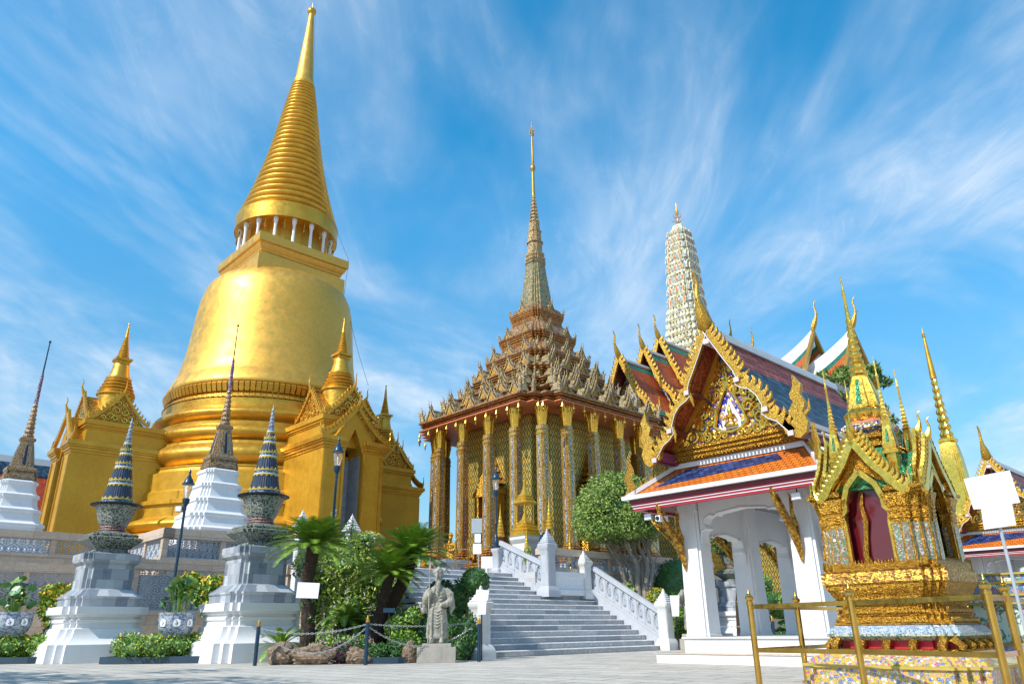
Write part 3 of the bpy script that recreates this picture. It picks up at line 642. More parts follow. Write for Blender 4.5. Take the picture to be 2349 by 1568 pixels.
def barge(pts, t, w, tooth=.0, th=.0, nt=0, rev=1):
    """ribbon of width w along pts (y,z), extruded +-t/2 in x, with flame teeth on the outer side"""
    m = M(); n = len(pts); nor = []
    for i in range(n):
        a, b = pts[max(0, i - 1)], pts[min(n - 1, i + 1)]; d = (b[0] - a[0], b[1] - a[1]); l = math.hypot(*d) or 1
        nor.append((-d[1] / l * rev, d[0] / l * rev))
    outer = [(p[0] + q[0] * w / 2, p[1] + q[1] * w / 2) for p, q in zip(pts, nor)]; inner = [(p[0] - q[0] * w / 2, p[1] - q[1] * w / 2) for p, q in zip(pts, nor)]
    for i in range(n - 1):
        m.prism([inner[i], inner[i + 1], outer[i + 1], outer[i]] if rev > 0 else [outer[i], outer[i + 1], inner[i + 1], inner[i]], -t / 2, t / 2, 'yz')
    if nt:
        ln = [0]
        for i in range(n - 1): ln.append(ln[-1] + math.hypot(pts[i + 1][0] - pts[i][0], pts[i + 1][1] - pts[i][1]))
        for k in range(nt):
            s_ = ln[-1] * (k + .5) / nt; i = max(j for j in range(n - 1) if ln[j] <= s_); f = (s_ - ln[i]) / (ln[i + 1] - ln[i])
            y = outer[i][0] * (1 - f) + outer[i + 1][0] * f; z_ = outer[i][1] * (1 - f) + outer[i + 1][1] * f
            d = (pts[i + 1][0] - pts[i][0], pts[i + 1][1] - pts[i][1]); l = math.hypot(*d); d = (d[0] / l, d[1] / l); q = nor[i]
            wv = tooth; sgn = -1  # teeth lean up-slope
            loc = [(-.5, -.15), (-.42, .45), (-.05, .8), (-.75, 1.25) , (.15, .95), (.5, .4), (.5, -.15)]
            P_ = [(y + d[0] * a_ * wv + q[0] * b_ * th, z_ + d[1] * a_ * wv + q[1] * b_ * th) for a_, b_ in loc]
            cen = (y + q[0] * th * .4, z_ + q[1] * th * .4); vs = [(-t * .32, p[0], p[1]) for p in P_] + [(t * .32, p[0], p[1]) for p in P_] + [(-t * .5, *cen), (t * .5, *cen)]
            nn = len(P_); fs = [(j, (j + 1) % nn, 2 * nn) for j in range(nn)] + [(nn + (j + 1) % nn, nn + j, 2 * nn + 1) for j in range(nn)] + [(j, nn + j, nn + (j + 1) % nn, (j + 1) % nn) for j in range(nn)]
            m.add(vs, fs)
    return m
def scroll(cx, cz, r, turns=1.4, th=.03, x=0, flip=1, ph=0, n=18):
    P_ = []; R_ = []
    for i in range(n + 1):
        f = i / n; a = ph + flip * f * turns * 2 * pi; rr = r * (1 - .85 * f); P_.append((x, cx + rr * cos(a), cz + rr * sin(a))); R_.append(th * (1.0 - .55 * f))
    return P_, R_
def small_gable(w, h, depth, chh=.9, scl=1.0):
    """gold gable (front faces -x): solid roof body with concave slopes, barge with teeth, relief, chofa"""
    g = M(); hw = w / 2
    pr_ = [(-hw, 0), (hw, 0), (hw * .55, h * .40), (hw * .22, h * .72), (0, h), (-hw * .22, h * .72), (-hw * .55, h * .40)]
    g.prism(pr_, .06, depth, 'yz')
    bg_ = M()
    for s in (-1, 1):
        P_ = [(s * hw * y, z_ * h) for y, z_ in ((0, 1.06), (.12, .93), (.25, .78), (.42, .60), (.60, .42), (.80, .25), (1.0, .1), (1.12, .06))]
        bg_.join(barge(P_, .12 * scl, .13 * scl, .13 * scl, .14 * scl, 9, rev=s * 1 if s > 0 else -1))
        c_ = chofa(.45 * scl * chh, .06 * scl, s); c_.xf(Matrix.Rotation(pi / 2, 4, 'Z')); c_.xf(TR(0, s * hw * 1.12, h * .02)); bg_.join(c_)
    c_ = chofa(chh, .09 * scl, -1); c_.xf(TR(0, 0, h * 1.0)); bg_.join(c_)
    rl = M()
    for s in (-1, 1):
        for (y, z_, r) in ((.18, .42, .16), (.36, .2, .14), (.12, .68, .10), (.62, .12, .1), (.2, .14, .13)):
            P_, R_ = scroll(s * y * hw, z_ * h, r * hw, 1.3, .035 * scl * w / 2, .03, s); rl.tube(P_, R_, 5)
    return g, bg_, rl
def porch(rot, visible_sides=(-1, 1)):
    """entrance porch modelled facing -x at distance d from the chedi centre; rotated about it"""
    A = OFF[CH.name]; base_ = TR(CC[0] - A[0], CC[1] - A[1], -A[2]) @ RZ(rot)
    def bd(m, name, mt, par, **k): m.xf(base_); return m.build(name, mt, par, **k)
    def cornice(x0, x1, hw, z0, z1, gw=.0):
        m = M(); d = (z1 - z0)
        for k, (e, f0, f1) in enumerate(((.06, 0, .22), (.12, .221, .45), (.2, .451, .62), (.28, .621, 1.0))): m.box(x0 - e, x1, -hw - e, hw + e, z0 + d * f0, z0 + d * f1)
        return m
    body = M()
    # lower body with doorway recess built from pieces
    hw = 1.72; x0 = -10.55; dw = .52; rec = -9.2
    body.box(rec, -3.5, -hw, hw, 2.64, 9.1); body.box(x0, rec - .001, -hw, -dw, 2.64, 9.1); body.box(x0, rec - .001, dw, hw, 2.64, 9.1)
    # pointed arch head
    za = 8.7; zp = 10.25
    body.prism([(-hw + .25, 9.1), (-dw, 9.1), (-dw, za + .25), (-dw * .55, za + .95), (0, zp), (dw * .55, za + .95), (dw, za + .25), (dw, 9.1), (hw - .25, 9.1), (hw * .45, 10.2), (0, 11.2), (-hw * .45, 10.2)], x0 + .05, rec, 'yz')
    body.box(x0 - .10, rec, -hw - .08, -dw - .55, 2.64, 3.4); body.box(x0 - .10, rec, dw + .55, hw + .08, 2.64, 3.4)
    body.join(cornice(x0, x0 + 1.4, hw, 9.02, 9.62).xf(TR(0, 0, 0))) if False else None
    P_ = bd(body, 'porch', GOLD_WALL, CH, ang=20)
    m = M()
    for s in (-1, 1):
        for (e, z0, z1) in ((.05, 9.1, 9.22), (.12, 9.221, 9.36), (.20, 9.361, 9.45), (.27, 9.451, 9.66)):
            y0, y1 = sorted((s * (dw + .12 - e * .3), s * (hw + e))); m.box(x0 - e, x0 + 1.2, y0, y1, z0, z1)
            y0, y1 = sorted((s * (hw - .4), s * (hw + e))); m.box(x0 + 1.201, -3.5, y0, y1, z0 - .001, z1 - .001)
        y0, y1 = sorted((s * (dw + .03), s * (dw + .16))); m.box(x0 - .06, x0 - .002, y0, y1, 3.4, 9.0)
        y0, y1 = sorted((s * (hw - .2), s * (hw - .02))); m.box(x0 - .06, x0 - .002, y0, y1, 3.4, 9.0)
    A1 = P_
    m.xf(base_); m.build('cornice', GOLD, A1, ang=20)
    m = M(); m.box(rec - .03, rec - .002, -dw, dw, 2.7, 8.9); m.box(x0 + .3, rec - .03, dw - .02, dw - .001, 2.7, za + .3); m.box(x0 + .3, rec - .03, -dw + .001, -dw + .02, 2.7, za + .3); m.xf(base_); m.build('marble_door_lining', GREYTILE, A1, ang=0)
    # upper body
    m = M(); uw = 1.5; m.box(-10.0, -4.2, -uw, uw, 9.4, 10.42)
    for (e, z0, z1) in ((.05, 10.421, 10.5), (.12, 10.501, 10.62), (.2, 10.621, 10.86)): m.box(-10.0 - e, -4.2, -uw - e, uw + e, z0, z1)
    m.xf(base_); m.build('upper_storey', GOLD_WALL, A1, ang=20)
    def gab(w, h, d, x, z_, rr, yoff=0, chh=.9):
        g_, b_, r_ = small_gable(w, h, d, chh); T_ = base_ @ TR(x, yoff, z_) @ RZ(rr)
        g_.xf(T_); g_.build('gable', GOLD_CARVED, A1, ang=30)
        b_.xf(T_); b_.build('gable_barge', GOLD, A1, ang=30)
        r_.xf(T_); r_.build('gable_relief', GOLD_BRIGHT, A1)
    gab(2.7, 1.55, 1.5, -10.1, 10.87, 0)
    for s in visible_sides: gab(2.5, 1.5, 1.4, -8.6, 10.87, s * pi / 2, -(-s) * (-1) * -1.62 if False else 0) if False else None
    for s in visible_sides:
        g_, b_, r_ = small_gable(2.5, 1.5, 1.4, .85); T_ = base_ @ TR(-8.6, s * 1.62, 10.87) @ RZ(-s * pi / 2)
        g_.xf(T_); g_.build('gable', GOLD_CARVED, A1, ang=30); b_.xf(T_); b_.build('gable_barge', GOLD, A1, ang=30); r_.xf(T_); r_.build('gable_relief', GOLD_BRIGHT, A1)
    # entrance gable barge over the arch
    bg_ = M()
    for s in (-1, 1):
        P2 = [(s * y, z_) for y, z_ in ((0, 11.35), (.2, 11.1), (.45, 10.8), (.72, 10.5), (1.0, 10.22), (1.3, 9.98), (1.65, 9.78), (1.9, 9.7))]
        bg_.join(barge(P2, .16, .17, .16, .17, 11, rev=s)); c_ = chofa(.75, .08, s); c_.xf(RZ(pi / 2)); c_.xf(TR(0, s * 1.9, 9.66)); bg_.join(c_)
    c_ = chofa(.9, .1, -1); c_.xf(TR(0, 0, 11.3)); bg_.join(c_); bg_.xf(base_ @ TR(x0 - .1, 0, 0)); bg_.build('entrance_gable_barge', GOLD, A1, ang=30)
    # small stupa on the roof
    s_ = M(); cx = -8.6
    s_.loft(circ(28), [(.98, 10.87), (.98, 11.6), (.9, 11.7), (.86, 12.6), (.95, 12.65), (.95, 12.75)] + tor(12.85, .16, .82, .1, 4) + tor(13.05, .16, .74, .1, 4) + tor(13.25, .16, .68, .09, 4) + tor(13.45, .14, .62, .08, 4) + [(.6, 13.55), (.64, 13.6), (.64, 13.68), (.55, 13.72), (.47, 13.95), (.42, 14.25), (.40, 14.45), (.33, 14.55)], cx=cx)
    s_.loft(sq(), [(.32, 14.5), (.32, 14.62), (.42, 14.68), (.42, 14.8), (.2, 14.82)], cx=cx)
    pr2 = [(.3, 14.82)]
    for k in range(11): z_ = 14.9 + k * .105; r_ = .30 - .018 * k; pr2 += [(r_ - .04, z_), (r_, z_ + .035), (r_, z_ + .06), (r_ - .04, z_ + .095)]
    pr2 += [(.11, 16.07), (.06, 16.6), (.03, 16.85), (.06, 16.88), (.05, 16.95), (.005, 17.0)]
    s_.loft(circ(20), pr2, cx=cx); s_.xf(base_); s_.build('roof_stupa', GOLD, A1)
porch(0, (-1,)); porch(pi / 2, (1, -1)); porch(pi, (1, -1))
m = M(); P_ = [cpt(.35, 45.2), cpt(.8, 38.9), cpt(1.9, 32.5), cpt(3.4, 26.6), (CC[0] + 3.1, CC[1] - 3.1, 23.8), (CC[0] + 3.0, CC[1] - 3.0, 21.2), (CC[0] + 3.9, CC[1] - 3.9, 17), (CC[0] + 4.4, CC[1] - 4.4, 15)]
m.tube(P_, .013, 4); put(m, 'lightning_cable', DARKIRON, CH)
# ---------------- columned hall with tiered spire ----------------
MC = (28.25, 27.65)
MD = GT('tiered_spire_hall', 'gilded hall ringed by mosaic columns under a steep tiered roof with thin spire', 'temple hall', MC[0], MC[1], 2.62)
MX = TR(MC[0], MC[1])
def pm(m, name, mt, par=MD, **k): m.xf(TR(0, 0, -2.62)); return m.build(name, mt, par, **k)
RD2 = redent(3, .085)
pm(M().loft(RD2, [(6.1, 2.63), (6.1, 2.85), (5.7, 2.86), (5.7, 3.08), (5.35, 3.09), (5.35, 3.3)]), 'marble_base', MARBLE, ang=0)
pm(M().loft(RD2, [(5.05, 3.31), (5.05, 3.45), (4.95, 3.5), (4.95, 3.62)]), 'gilt_base', EAVE, ang=20)
# cella
m = M(); m.loft(redent(2, .10), [(3.75, 3.63), (3.75, 3.9), (3.6, 4.0), (3.5, 4.15)]); pm(m, 'wall_foot', GOLD_CARVED, ang=20)
m = M(); m.loft(redent(2, .10), [(3.45, 4.15), (3.38, 10.6)], caps=False); wall = pm(m, 'wall', DIAMOND, ang=20)
def small_prasat_door():
    m = M(); m.box(-3.9, -3.5, -.9, -.6, 3.63, 6.9); m.box(-3.9, -3.5, .6, .9, 3.63, 6.9); m.box(-3.95, -3.5, -1.0, 1.0, 6.9, 7.1)
    for k in range(5):
        q = 1.0 - k * .17; m.prism([(-q, 7.1 + k * .32), (q, 7.1 + k * .32), (q * .8, 7.3 + k * .32), (0, 7.62 + k * .36), (-q * .8, 7.3 + k * .32)], -3.9 + k * .04, -3.45, 'yz')
    m.loft(circ(8), [(.2, 8.6), (.1, 9.0), (.05, 9.6), (.005, 10.0)], cx=-3.65); return m
for k in range(4):
    m = small_prasat_door(); m.xf(RZ(k * pi / 2)); d = pm(m, 'door', GOLD_FINE)
    m = M(); m.box(-3.6, -3.46, -.6, .6, 3.64, 6.88); m.xf(RZ(k * pi / 2)); m.xf(TR(0, 0, -2.62)); m.build('door_leaf', MAROON, d, ang=0)
# columns
def column_mesh():
    m = M(); s = redent(2, .13)
    m.loft(s, [(.40, 3.62), (.40, 3.72), (.34, 3.76), (.42, 3.84), (.42, 3.95), (.33, 4.0), (.36, 4.06), (.30, 4.14), (.29, 4.2)])
    return m
def shaft_mesh():
    m = M(); s = redent(2, .14); m.loft(s, [(.262, 4.2), (.235, 9.2), (.26, 9.22), (.26, 9.3), (.235, 9.32), (.235, 9.4), (.26, 9.42), (.26, 9.5), (.235, 9.52), (.235, 9.66)], caps=False)
    return m
def strips():
    m = M()
    for k in range(4):
        q = M(); q.prism([(-.266, 4.25), (-.240, 9.1), (-.2, 9.1), (-.2, 4.25)], -.10, -.02 + .0, 'xz'); q.v = [(p[0], p[1], p[2]) for p in q.v]
        q.v = [(p[0], p[1] + .06, p[2]) for p in q.v]; m.join(q, RZ(k * pi / 2))
    return m
def capital():
    m = M(); n = 20
    for ring, (r0, r1, z0, z1, ph) in enumerate(((.235, .44, 9.66, 10.62, 0), (.22, .36, 9.6, 10.3, .5))):
        for i in range(n):
            t = 2 * pi * (i + ph) / n; w = .036
            f = M(); f.add([(r0, -w, z0), (r0, w, z0), (r0 + (r1 - r0) * .35, w, z0 + (z1 - z0) * .6), (r1 * .92, w * .8, z1 * .08 + (z0 * .0) + z0 * .0 + z1 * .92 - .04), (r1, 0, z1), (r1 * .92, -w * .8, z1 - .84), (r0 + (r1 - r0) * .35, -w, z0 + (z1 - z0) * .6), (r0 + .0, 0, z0)], [(0, 1, 2, 6)])
            zt = z1 - .12; v = [(r0, -w, z0), (r0, w, z0), (r0 + (r1 - r0) * .4, w, z0 + (z1 - z0) * .6), (r0 + (r1 - r0) * .4, -w, z0 + (z1 - z0) * .6), (r1 * .9, w * .7, zt), (r1 * .9, -w * .7, zt), (r1, 0, z1)]
            g = M(); g.add(v, [(0, 1, 2, 3), (3, 2, 4, 5), (5, 4, 6)]); m.join(g, RZ(t))
    m.loft(circ(12), [(.235, 9.66), (.25, 10.0), (.30, 10.3), (.30, 10.62)])
    return m
side = [-2.9, -1.0, 1.0, 2.9]; pos = []
for s in (-1, 1):
    for q in side: pos += [(s * 4.62, q), (q, s * 4.62)]
for sx_ in (-1, 1):
    for sy_ in (-1, 1): pos.append((sx_ * 3.98, sy_ * 4.05))
pos.sort(key=lambda p: p[0] + p[1])
c0 = None
for (x, y) in pos:
    if c0 is None:
        c0 = pm(shaft_mesh(), 'column', COLM, loc=(x, y, 0), ang=20)
        q = [(column_mesh(), 'column_base', EAVE), (strips(), 'blue_strip', COLBLUE), (capital(), 'lotus_capital', GOLD_BRIGHT)]
        subs = []
        for mm, nn, mt in q: mm.xf(TR(0, 0, -2.62)); subs.append(mm.build(nn, mt, c0, ang=20))
    else:
        c = c0.copy(); col.objects.link(c); c.parent = MD; c.location = (x, y, 0)
        for s_ in subs: k = s_.copy(); col.objects.link(k); k.parent = c
# ceiling / soffit
pm(M().loft(RD2, [(5.3, 10.64), (5.3, 10.70)]), 'soffit', SOFFIT_PL, ang=0)
TIERS = [(5.3, 10.72, .50), (4.35, 11.42, .42), (3.62, 12.15, .42), (3.0, 13.1, .42), (2.4, 14.25, .42), (1.8, 15.65, .45), (1.28, 17.2, .45)]
def gablet_mesh():
    g = M(); pr_ = [(-.5, 0), (.5, 0), (.30, .34), (.12, .62), (0, .95), (-.12, .62), (-.30, .34)]
    g.prism([(y * .8, z_ * .8) for y, z_ in pr_], 0, .75, 'yz')
    g.prism([(y * .62 , z_ * .62 + .32) for y, z_ in pr_], .18, 1.1, 'yz')
    b = M()
    for (sc_, x_, zo) in ((1.0, -.04, 0), (.78, .14, .34)):
        for s in (-1, 1):
            P_ = [(s * .0, .98), (s * .10, .70), (s * .24, .42), (s * .40, .18), (s * .55, .04)]
            P_ = [(p[0] * sc_, p[1] * sc_ + zo) for p in P_]; b.join(barge(P_, .08, .10, .08, .08, 0, rev=s), TR(x_, 0, 0))
            c_ = chofa(.34 * sc_, .05, s, 4); c_.xf(RZ(pi / 2)); c_.xf(TR(x_, s * .55 * sc_, zo - .02)); b.join(c_)
        c_ = chofa(.62 * sc_, .07, -1, 5); c_.xf(TR(x_, 0, .93 * sc_ + zo)); b.join(c_)
    return g, b
gm, bm = gablet_mesh(); gm.mat(1); gm.prism([(-.3, .02), (.3, .02), (.12, .36), (0, .55), (-.12, .36)], -.03, -.001, 'yz'); gp = gm.build('gablet', [SILVER2, GOLD_CARVED], MD, ang=25); bp = bm.build('gablet_horns', SILVER, gp, ang=40)
def cfin():
    m = M(); m.tube([(0, 0, 0), (0, 0, .1), (-.03, 0, .25), (-.09, 0, .42), (-.03, 0, .58), (-.1, 0, .8)], [.13, .15, .13, .10, .06, .01], 6)
    m.tube([(-.05, 0, .3), (-.2, 0, .38), (-.24, 0, .55)], [.06, .05, .01], 5); m.tube([(0.03, 0, .3), (.14, 0, .42), (.12, 0, .62)], [.06, .04, .01], 5)
    return m
def turret():
    m = M(); m.loft(redent(1, .2), [(.13, 0), (.13, .08), (.10, .10), (.10, .34), (.14, .38), (.14, .44), (.10, .46), (.11, .54), (.07, .58), (.075, .66), (.04, .72), (.03, .86), (.005, 1.0)])
    for k in range(4):
        for y in (-.05, .05): m.join(M().box(-.125, -.10, y - .018, y + .018, .1, .36), RZ(k * pi / 2))
    return m
tu = None
cf = cfin().build('corner_finial', SILVER, MD); first = True; used = [False, False]
for ti, (h, z, th) in enumerate(TIERS):
    nxt = TIERS[ti + 1][0] * .90 if ti + 1 < len(TIERS) else 1.0; zn = (TIERS[ti + 1][1] - .30) if ti + 1 < len(TIERS) else 17.95
    m = M()
    pr = [(h * .90, z - (.02 if ti == 0 else .30)), (h * .90, z)] if ti else [(h * .95, z)]
    pr += [(h * .93, z + .02), (h * .93, z + .10), (h * .955, z + .12), (h * .955, z + .20), (h * .975, z + .22), (h * .975, z + .29), (h * .99, z + .30)]
    tp = pm(m.loft(RD2, pr, caps=True), 'roof_tier', EAVE, ang=20)
    m = M(); m.loft(RD2, [(h * .985, z + .301), (h * 1.0, z + .33), (h * 1.0, z + .42), (h * .96, z + .47), (h * .88, z + .52), (nxt + .12, zn - .12), (nxt, zn)]); m.xf(TR(0, 0, -2.62)); m.build('tiled_slope', EAVE_RED, tp, ang=30)
    if ti:
        m = M(); m.loft(RD2, [(h * .86, TIERS[ti - 1][1] + .52), (h * .86, z - .05)], caps=False)
        n_ = int(h * 10)
        for k in range(4):
            for i in range(n_):
                y = -h * .74 + (i + .5) * h * 1.48 / n_; f = flame(h * 1.3 / n_, .2, .03, 0); f.xf(RZ(pi / 2)); f.xf(TR(-h * .875, y, z - .34)); m.join(f, RZ(k * pi / 2))
        m.xf(TR(0, 0, -2.62)); m.build('drum_wall', SILVER2, tp, ang=20)
    gs = max(.5, min(.74, h * .26))
    ng = [5, 5, 4, 4, 3, 2, 1][ti]
    for k in (0, 1):   # the two faces turned to the court carry their gablets
        for i in range(ng):
            y = (i - (ng - 1) / 2) * (h * 1.55 / max(ng, 1)); xo = -h * .95
            T_ = RZ(k * pi / 2) @ TR(xo, y, z + .44 - 2.62); g = gp if not used[0] else gp.copy(); b = bp if not used[0] else bp.copy()
            if used[0]: col.objects.link(g); col.objects.link(b)
            used[0] = True; g.parent = tp; g.matrix_parent_inverse = Matrix(); g.matrix_local = T_ @ Matrix.Scale(gs, 4) 
            if b is bp: b.parent = g
            else: b.parent = g
    for sx_, sy_ in ((-1, -1), (1, -1), (-1, 1)):
        for (qx, qy) in ((1, .745), (.915, .83), (.745, 1)):
            f = cf if first else cf.copy()
            if not first: col.objects.link(f)
            first = False; f.parent = tp; s2 = max(.45, min(1.0, h / 4.5)) * (1.0 if abs(qx - qy) > .1 else .8); f.location = (sx_ * h * qx * .97, sy_ * h * qy * .97, z + .44 - 2.62); f.rotation_euler = (0, 0, math.atan2(-sy_, -sx_) + pi if False else math.atan2(sy_, sx_) + pi); f.scale = (s2, s2, s2 * 1.1)
# little prasat turrets standing on the near corner of each tier
for ti, (h, z, th) in enumerate(TIERS[1:]):
    tp = [o for o in kids(MD) if o.name.startswith('roof_tier')][ti + 1]
    for (dx, dy) in ((0, 0), (.34, -.14), (-.14, .34)):
        k_ = h * .14
        if tu is None: tu = turret().build('corner_turret', SILVER, tp, ang=30); o = tu
        else: o = tu.copy(); col.objects.link(o); o.parent = tp
        o.location = (-h * .80 + dx * h * .62, -h * .80 + dy * h * .62, TIERS[ti][1] + .5 - 2.62); sc_ = min(.95, (z - TIERS[ti][1]) * .95); o.scale = (sc_ * 1.2, sc_ * 1.2, sc_)
# hanging bells round the lowest eave
bell_m = None
for k in range(4):
    if k in (2,): continue
    for i in range(13):
        y = -4.6 + i * 9.2 / 12; x = -5.28 if abs(y) < 3.9 else -4.75
        if bell_m is None:
            m = M(); m.tube([(0, 0, 0), (0, 0, -.16)], .012, 4); m.loft(circ(8), [(.02, -.14), (.04, -.2), (.085, -.32), (.085, -.33)]); m.prism([(-.05, -.42), (0, -.56), (.05, -.42), (0, -.34)], -.01, .01, 'yz')
            bell_m = m.build('wind_bell', GOLD_BRIGHT, MD); b = bell_m
        else: b = bell_m.copy(); col.objects.link(b)
        v = RZ(k * pi / 2) @ Vector((x, y, 10.66 - 2.62)); b.parent = MD; b.location = v
# spire
m = M(); m.loft(redent(3, .14), [(.86, 17.9), (.86, 18.3), (.80, 18.4), (.70, 19.3), (.58, 20.3), (.50, 21.1), (.55, 21.15), (.55, 21.25), (.46, 21.3)]); m.v=[(p[0],p[1],(p[2]-18)*.965+18) for p in m.v]; pm(m, 'faceted_bell', mosaic('bronze_green_mosaic', [(.36, .29, .17), (.14, .24, .12), (.46, .30, .09), (.26, .19, .13)], 12, .35, .3), ang=20)
m = M(); m.loft(redent(3, .14), [(.46, 21.3), (.54, 21.4), (.54, 21.5), (.44, 21.6), (.50, 21.7), (.50, 21.85), (.40, 21.9), (.38, 22.6), (.45, 22.62), (.45, 22.7), (.36, 22.75), (.35, 23.4), (.38, 23.42), (.38, 23.48), (.30, 23.5), (.28, 24.1), (.31, 24.15)]); m.v=[(p[0],p[1],(p[2]-18)*.965+18) for p in m.v]; pm(m, 'spire_shaft', SILVER, ang=20)
pr = []
for k in range(8): z = 24.15 + k * .25 ; r = .30 - .022 * k; pr += [(r * .7, z), (r, z + .06), (r * 1.02, z + .15), (r * .75, z + .23)]
m = M(); m.loft(scallop(8, .12), pr); m.v=[(p[0],p[1],(p[2]-18)*.965+18) for p in m.v]; pm(m, 'lotus_bud_rings', SILVER, ang=40)
m = M(); m.loft(circ(10), [(.10, 26.1), (.085, 27.9), (.09, 28.0), (.14, 28.1), (.17, 28.25), (.14, 28.4), (.08, 28.5), (.06, 30.2), (.035, 31.0)]); m.v=[(p[0],p[1],(p[2]-18)*.965+18) for p in m.v]; pm(m, 'gold_needle', gold('bronze_gilt', c=(.46, .27, .05), rough=.45, metal=.6))
m = M(); 
for (z, r) in ((30.95, .20), (31.25, .13)):
    for i in range(6): f = flame(.10, .34, .02, -.4); f.xf(TR(-r * .7, 0, z - .1)); m.join(f, RZ(i * pi / 3))
m.loft(circ(6), [(.04, 30.9), (.07, 31.1), (.03, 31.4), (.05, 31.6), (.01, 32.1)]); m.v=[(p[0],p[1],(p[2]-18)*.965+18) for p in m.v]; pm(m, 'crown_finial', SILVER)
# ---------------- royal hall with prang ----------------
PH = GT('prang_hall', 'red-tiled hall with gilded gables and a tall cream corncob tower above', 'temple hall', 47.5, 29.6, 2.62)
PC = (47.4, 29.9)
def ph(m, name, mt, par=None, **k): m.xf(TR(-PC[0], -PC[1], -2.62)); return m.build(name, mt, par or PH, **k)
m = M(); m.box(38.6, 58, 26.9, 32.4, 2.63, 13.2); m.box(44.3, 50.6, 22.5, 26.9, 2.63, 13.2); ph(m, 'wall', DIAMOND, ang=0)
def hall_gable(xf, xb, yc, zap, hw, hgt, nm='roof'):
    m = M(); z0 = zap - hgt
    prof = [(-hw, z0), (-hw * .62, z0 + hgt * .30), (-hw * .3, z0 + hgt * .62), (0, zap), (hw * .3, z0 + hgt * .62), (hw * .62, z0 + hgt * .30), (hw, z0)]
    t = .12
    for i in range(6):
        (y0, a0), (y1, a1) = prof[i], prof[i + 1]; m.prism([(yc + y0, a0 - t), (yc + y1, a1 - t), (yc + y1, a1), (yc + y0, a0)], xf, xb, 'yz')
    R_ = ph(m, nm, T_RED2, ang=10)
    def sub(m, n_, mt, **k): m.xf(TR(-PC[0], -PC[1], -2.62)); return m.build(n_, mt, R_, **k)
    for s in (-1, 1):
            m = M(); y0, y1 = s * hw * .03, s * hw * .10; q = [(yc + y0, zap - hgt * .038 + .03), (yc + y1, zap - hgt * .127 + .03), (yc + y1, zap - hgt * .127), (yc + y0, zap - hgt * .038)]; m.prism(q, xf + .1, xb, 'yz'); sub(m, 'green_tile_border', T_GREEN, ang=0); m = M()
            y0, y1 = s * hw * .90, s * hw * 1.02; q = [(yc + y0, z0 + hgt * .085 + .03), (yc + y1, z0 + .0), (yc + y1, z0 - .04), (yc + y0, z0 + hgt * .085)]; m.prism(q, xf + .1, xb, 'yz'); sub(m, 'green_tile_border', T_GREEN, ang=0)
    m = M(); m.tube([(xf, yc, zap + .08), (xb, yc, zap + .08)], .11, 6); sub(m, 'white_ridge', WHITE)
    m = M()
    for s in (-1, 1):
        P_ = [(yc + s * hw * y, z0 + hgt * z_) for y, z_ in ((0, 1.03), (.15, .82), (.30, .62), (.42, .48), (.46, .40), (.55, .36), (.70, .26), (.80, .14), (.9, .08), (1.08, .02))]
        m.join(barge(P_, .16, .24, .2, .2, 16, rev=s), TR(xf - .1, 0, 0)); c_ = chofa(.95, .13, s); c_.xf(RZ(pi / 2)); c_.xf(TR(xf - .1, yc + s * hw * 1.08, z0)); m.join(c_)
    c_ = chofa(1.9, .17, -1); c_.xf(TR(xf - .1, yc, zap)); m.join(c_); sub(m, 'gilded_barge', GOLD_GLASS, ang=40)
    m = M(); m.prism([(yc - hw * .8, z0), (yc + hw * .8, z0), (yc, zap - .45)], xf + .9, xf + 1.1, 'yz'); sub(m, 'pediment', mosaic_ped, ang=0)
    m = M()
    for s in (-1, 1):
        for (y, z_, r) in ((.2, .3, .16), (.45, .12, .14), (.15, .6, .1), (.1, .1, .1)):
            P_, Q_ = scroll(yc + s * y * hw, z0 + z_ * hgt, r * hw, 1.3, .06, xf + .88, s); m.tube(P_, Q_, 5)
    sub(m, 'pediment_relief', GOLD_BRIGHT)
    m = M()
    for i in (0, 1, 2, 3, 4, 5):
        (y0, a0), (y1, a1) = prof[i], prof[i + 1]; m.prism([(yc + y0, a0 - t - .04), (yc + y1, a1 - t - .04), (yc + y1, a1 - t - .004), (yc + y0, a0 - t - .004)], xf + .02, xf + 1.1, 'yz')
    sub(m, 'red_soffit', MAROON, ang=0)
    return R_
mosaic_ped = mosaic('blue_cream_pediment_mosaic', [(.08, .14, .42), (.62, .56, .36), (.6, .6, .62), (.5, .32, .06)], 9, .3, .2)
hall_gable(36.3, 39.6, 28.4, 17.1, 2.5, 4.2); hall_gable(39.5, 43, 28.7, 18.6, 2.7, 4.8); hall_gable(42.2, 46, 29.2, 20.2, 3.0, 5.4)
hall_gable(46.3, 53, 29.3, 20.6, 3.2, 5.6, 'rear_roof')
m = M()
for (x, y, z) in ((52.2, 29.2, 22.6), (54.2, 28.4, 22.2)):
    c_ = chofa(2.3, .16, 1); c_.xf(TR(x, y, z)); m.join(c_); m.loft(circ(8), [(.2, z - 2.4), (.12, z + .2)], cx=x, cy=y)
ph(m, 'rear_horn_finials', GOLD_GLASS)
m = M(); m.prism([(28.2, 17.0), (26.2, 13.0), (32.6, 13.0), (30.4, 17.0)], 46, 58, 'yz'); ph(m, 'lower_rear_roof', T_RED2, ang=0)
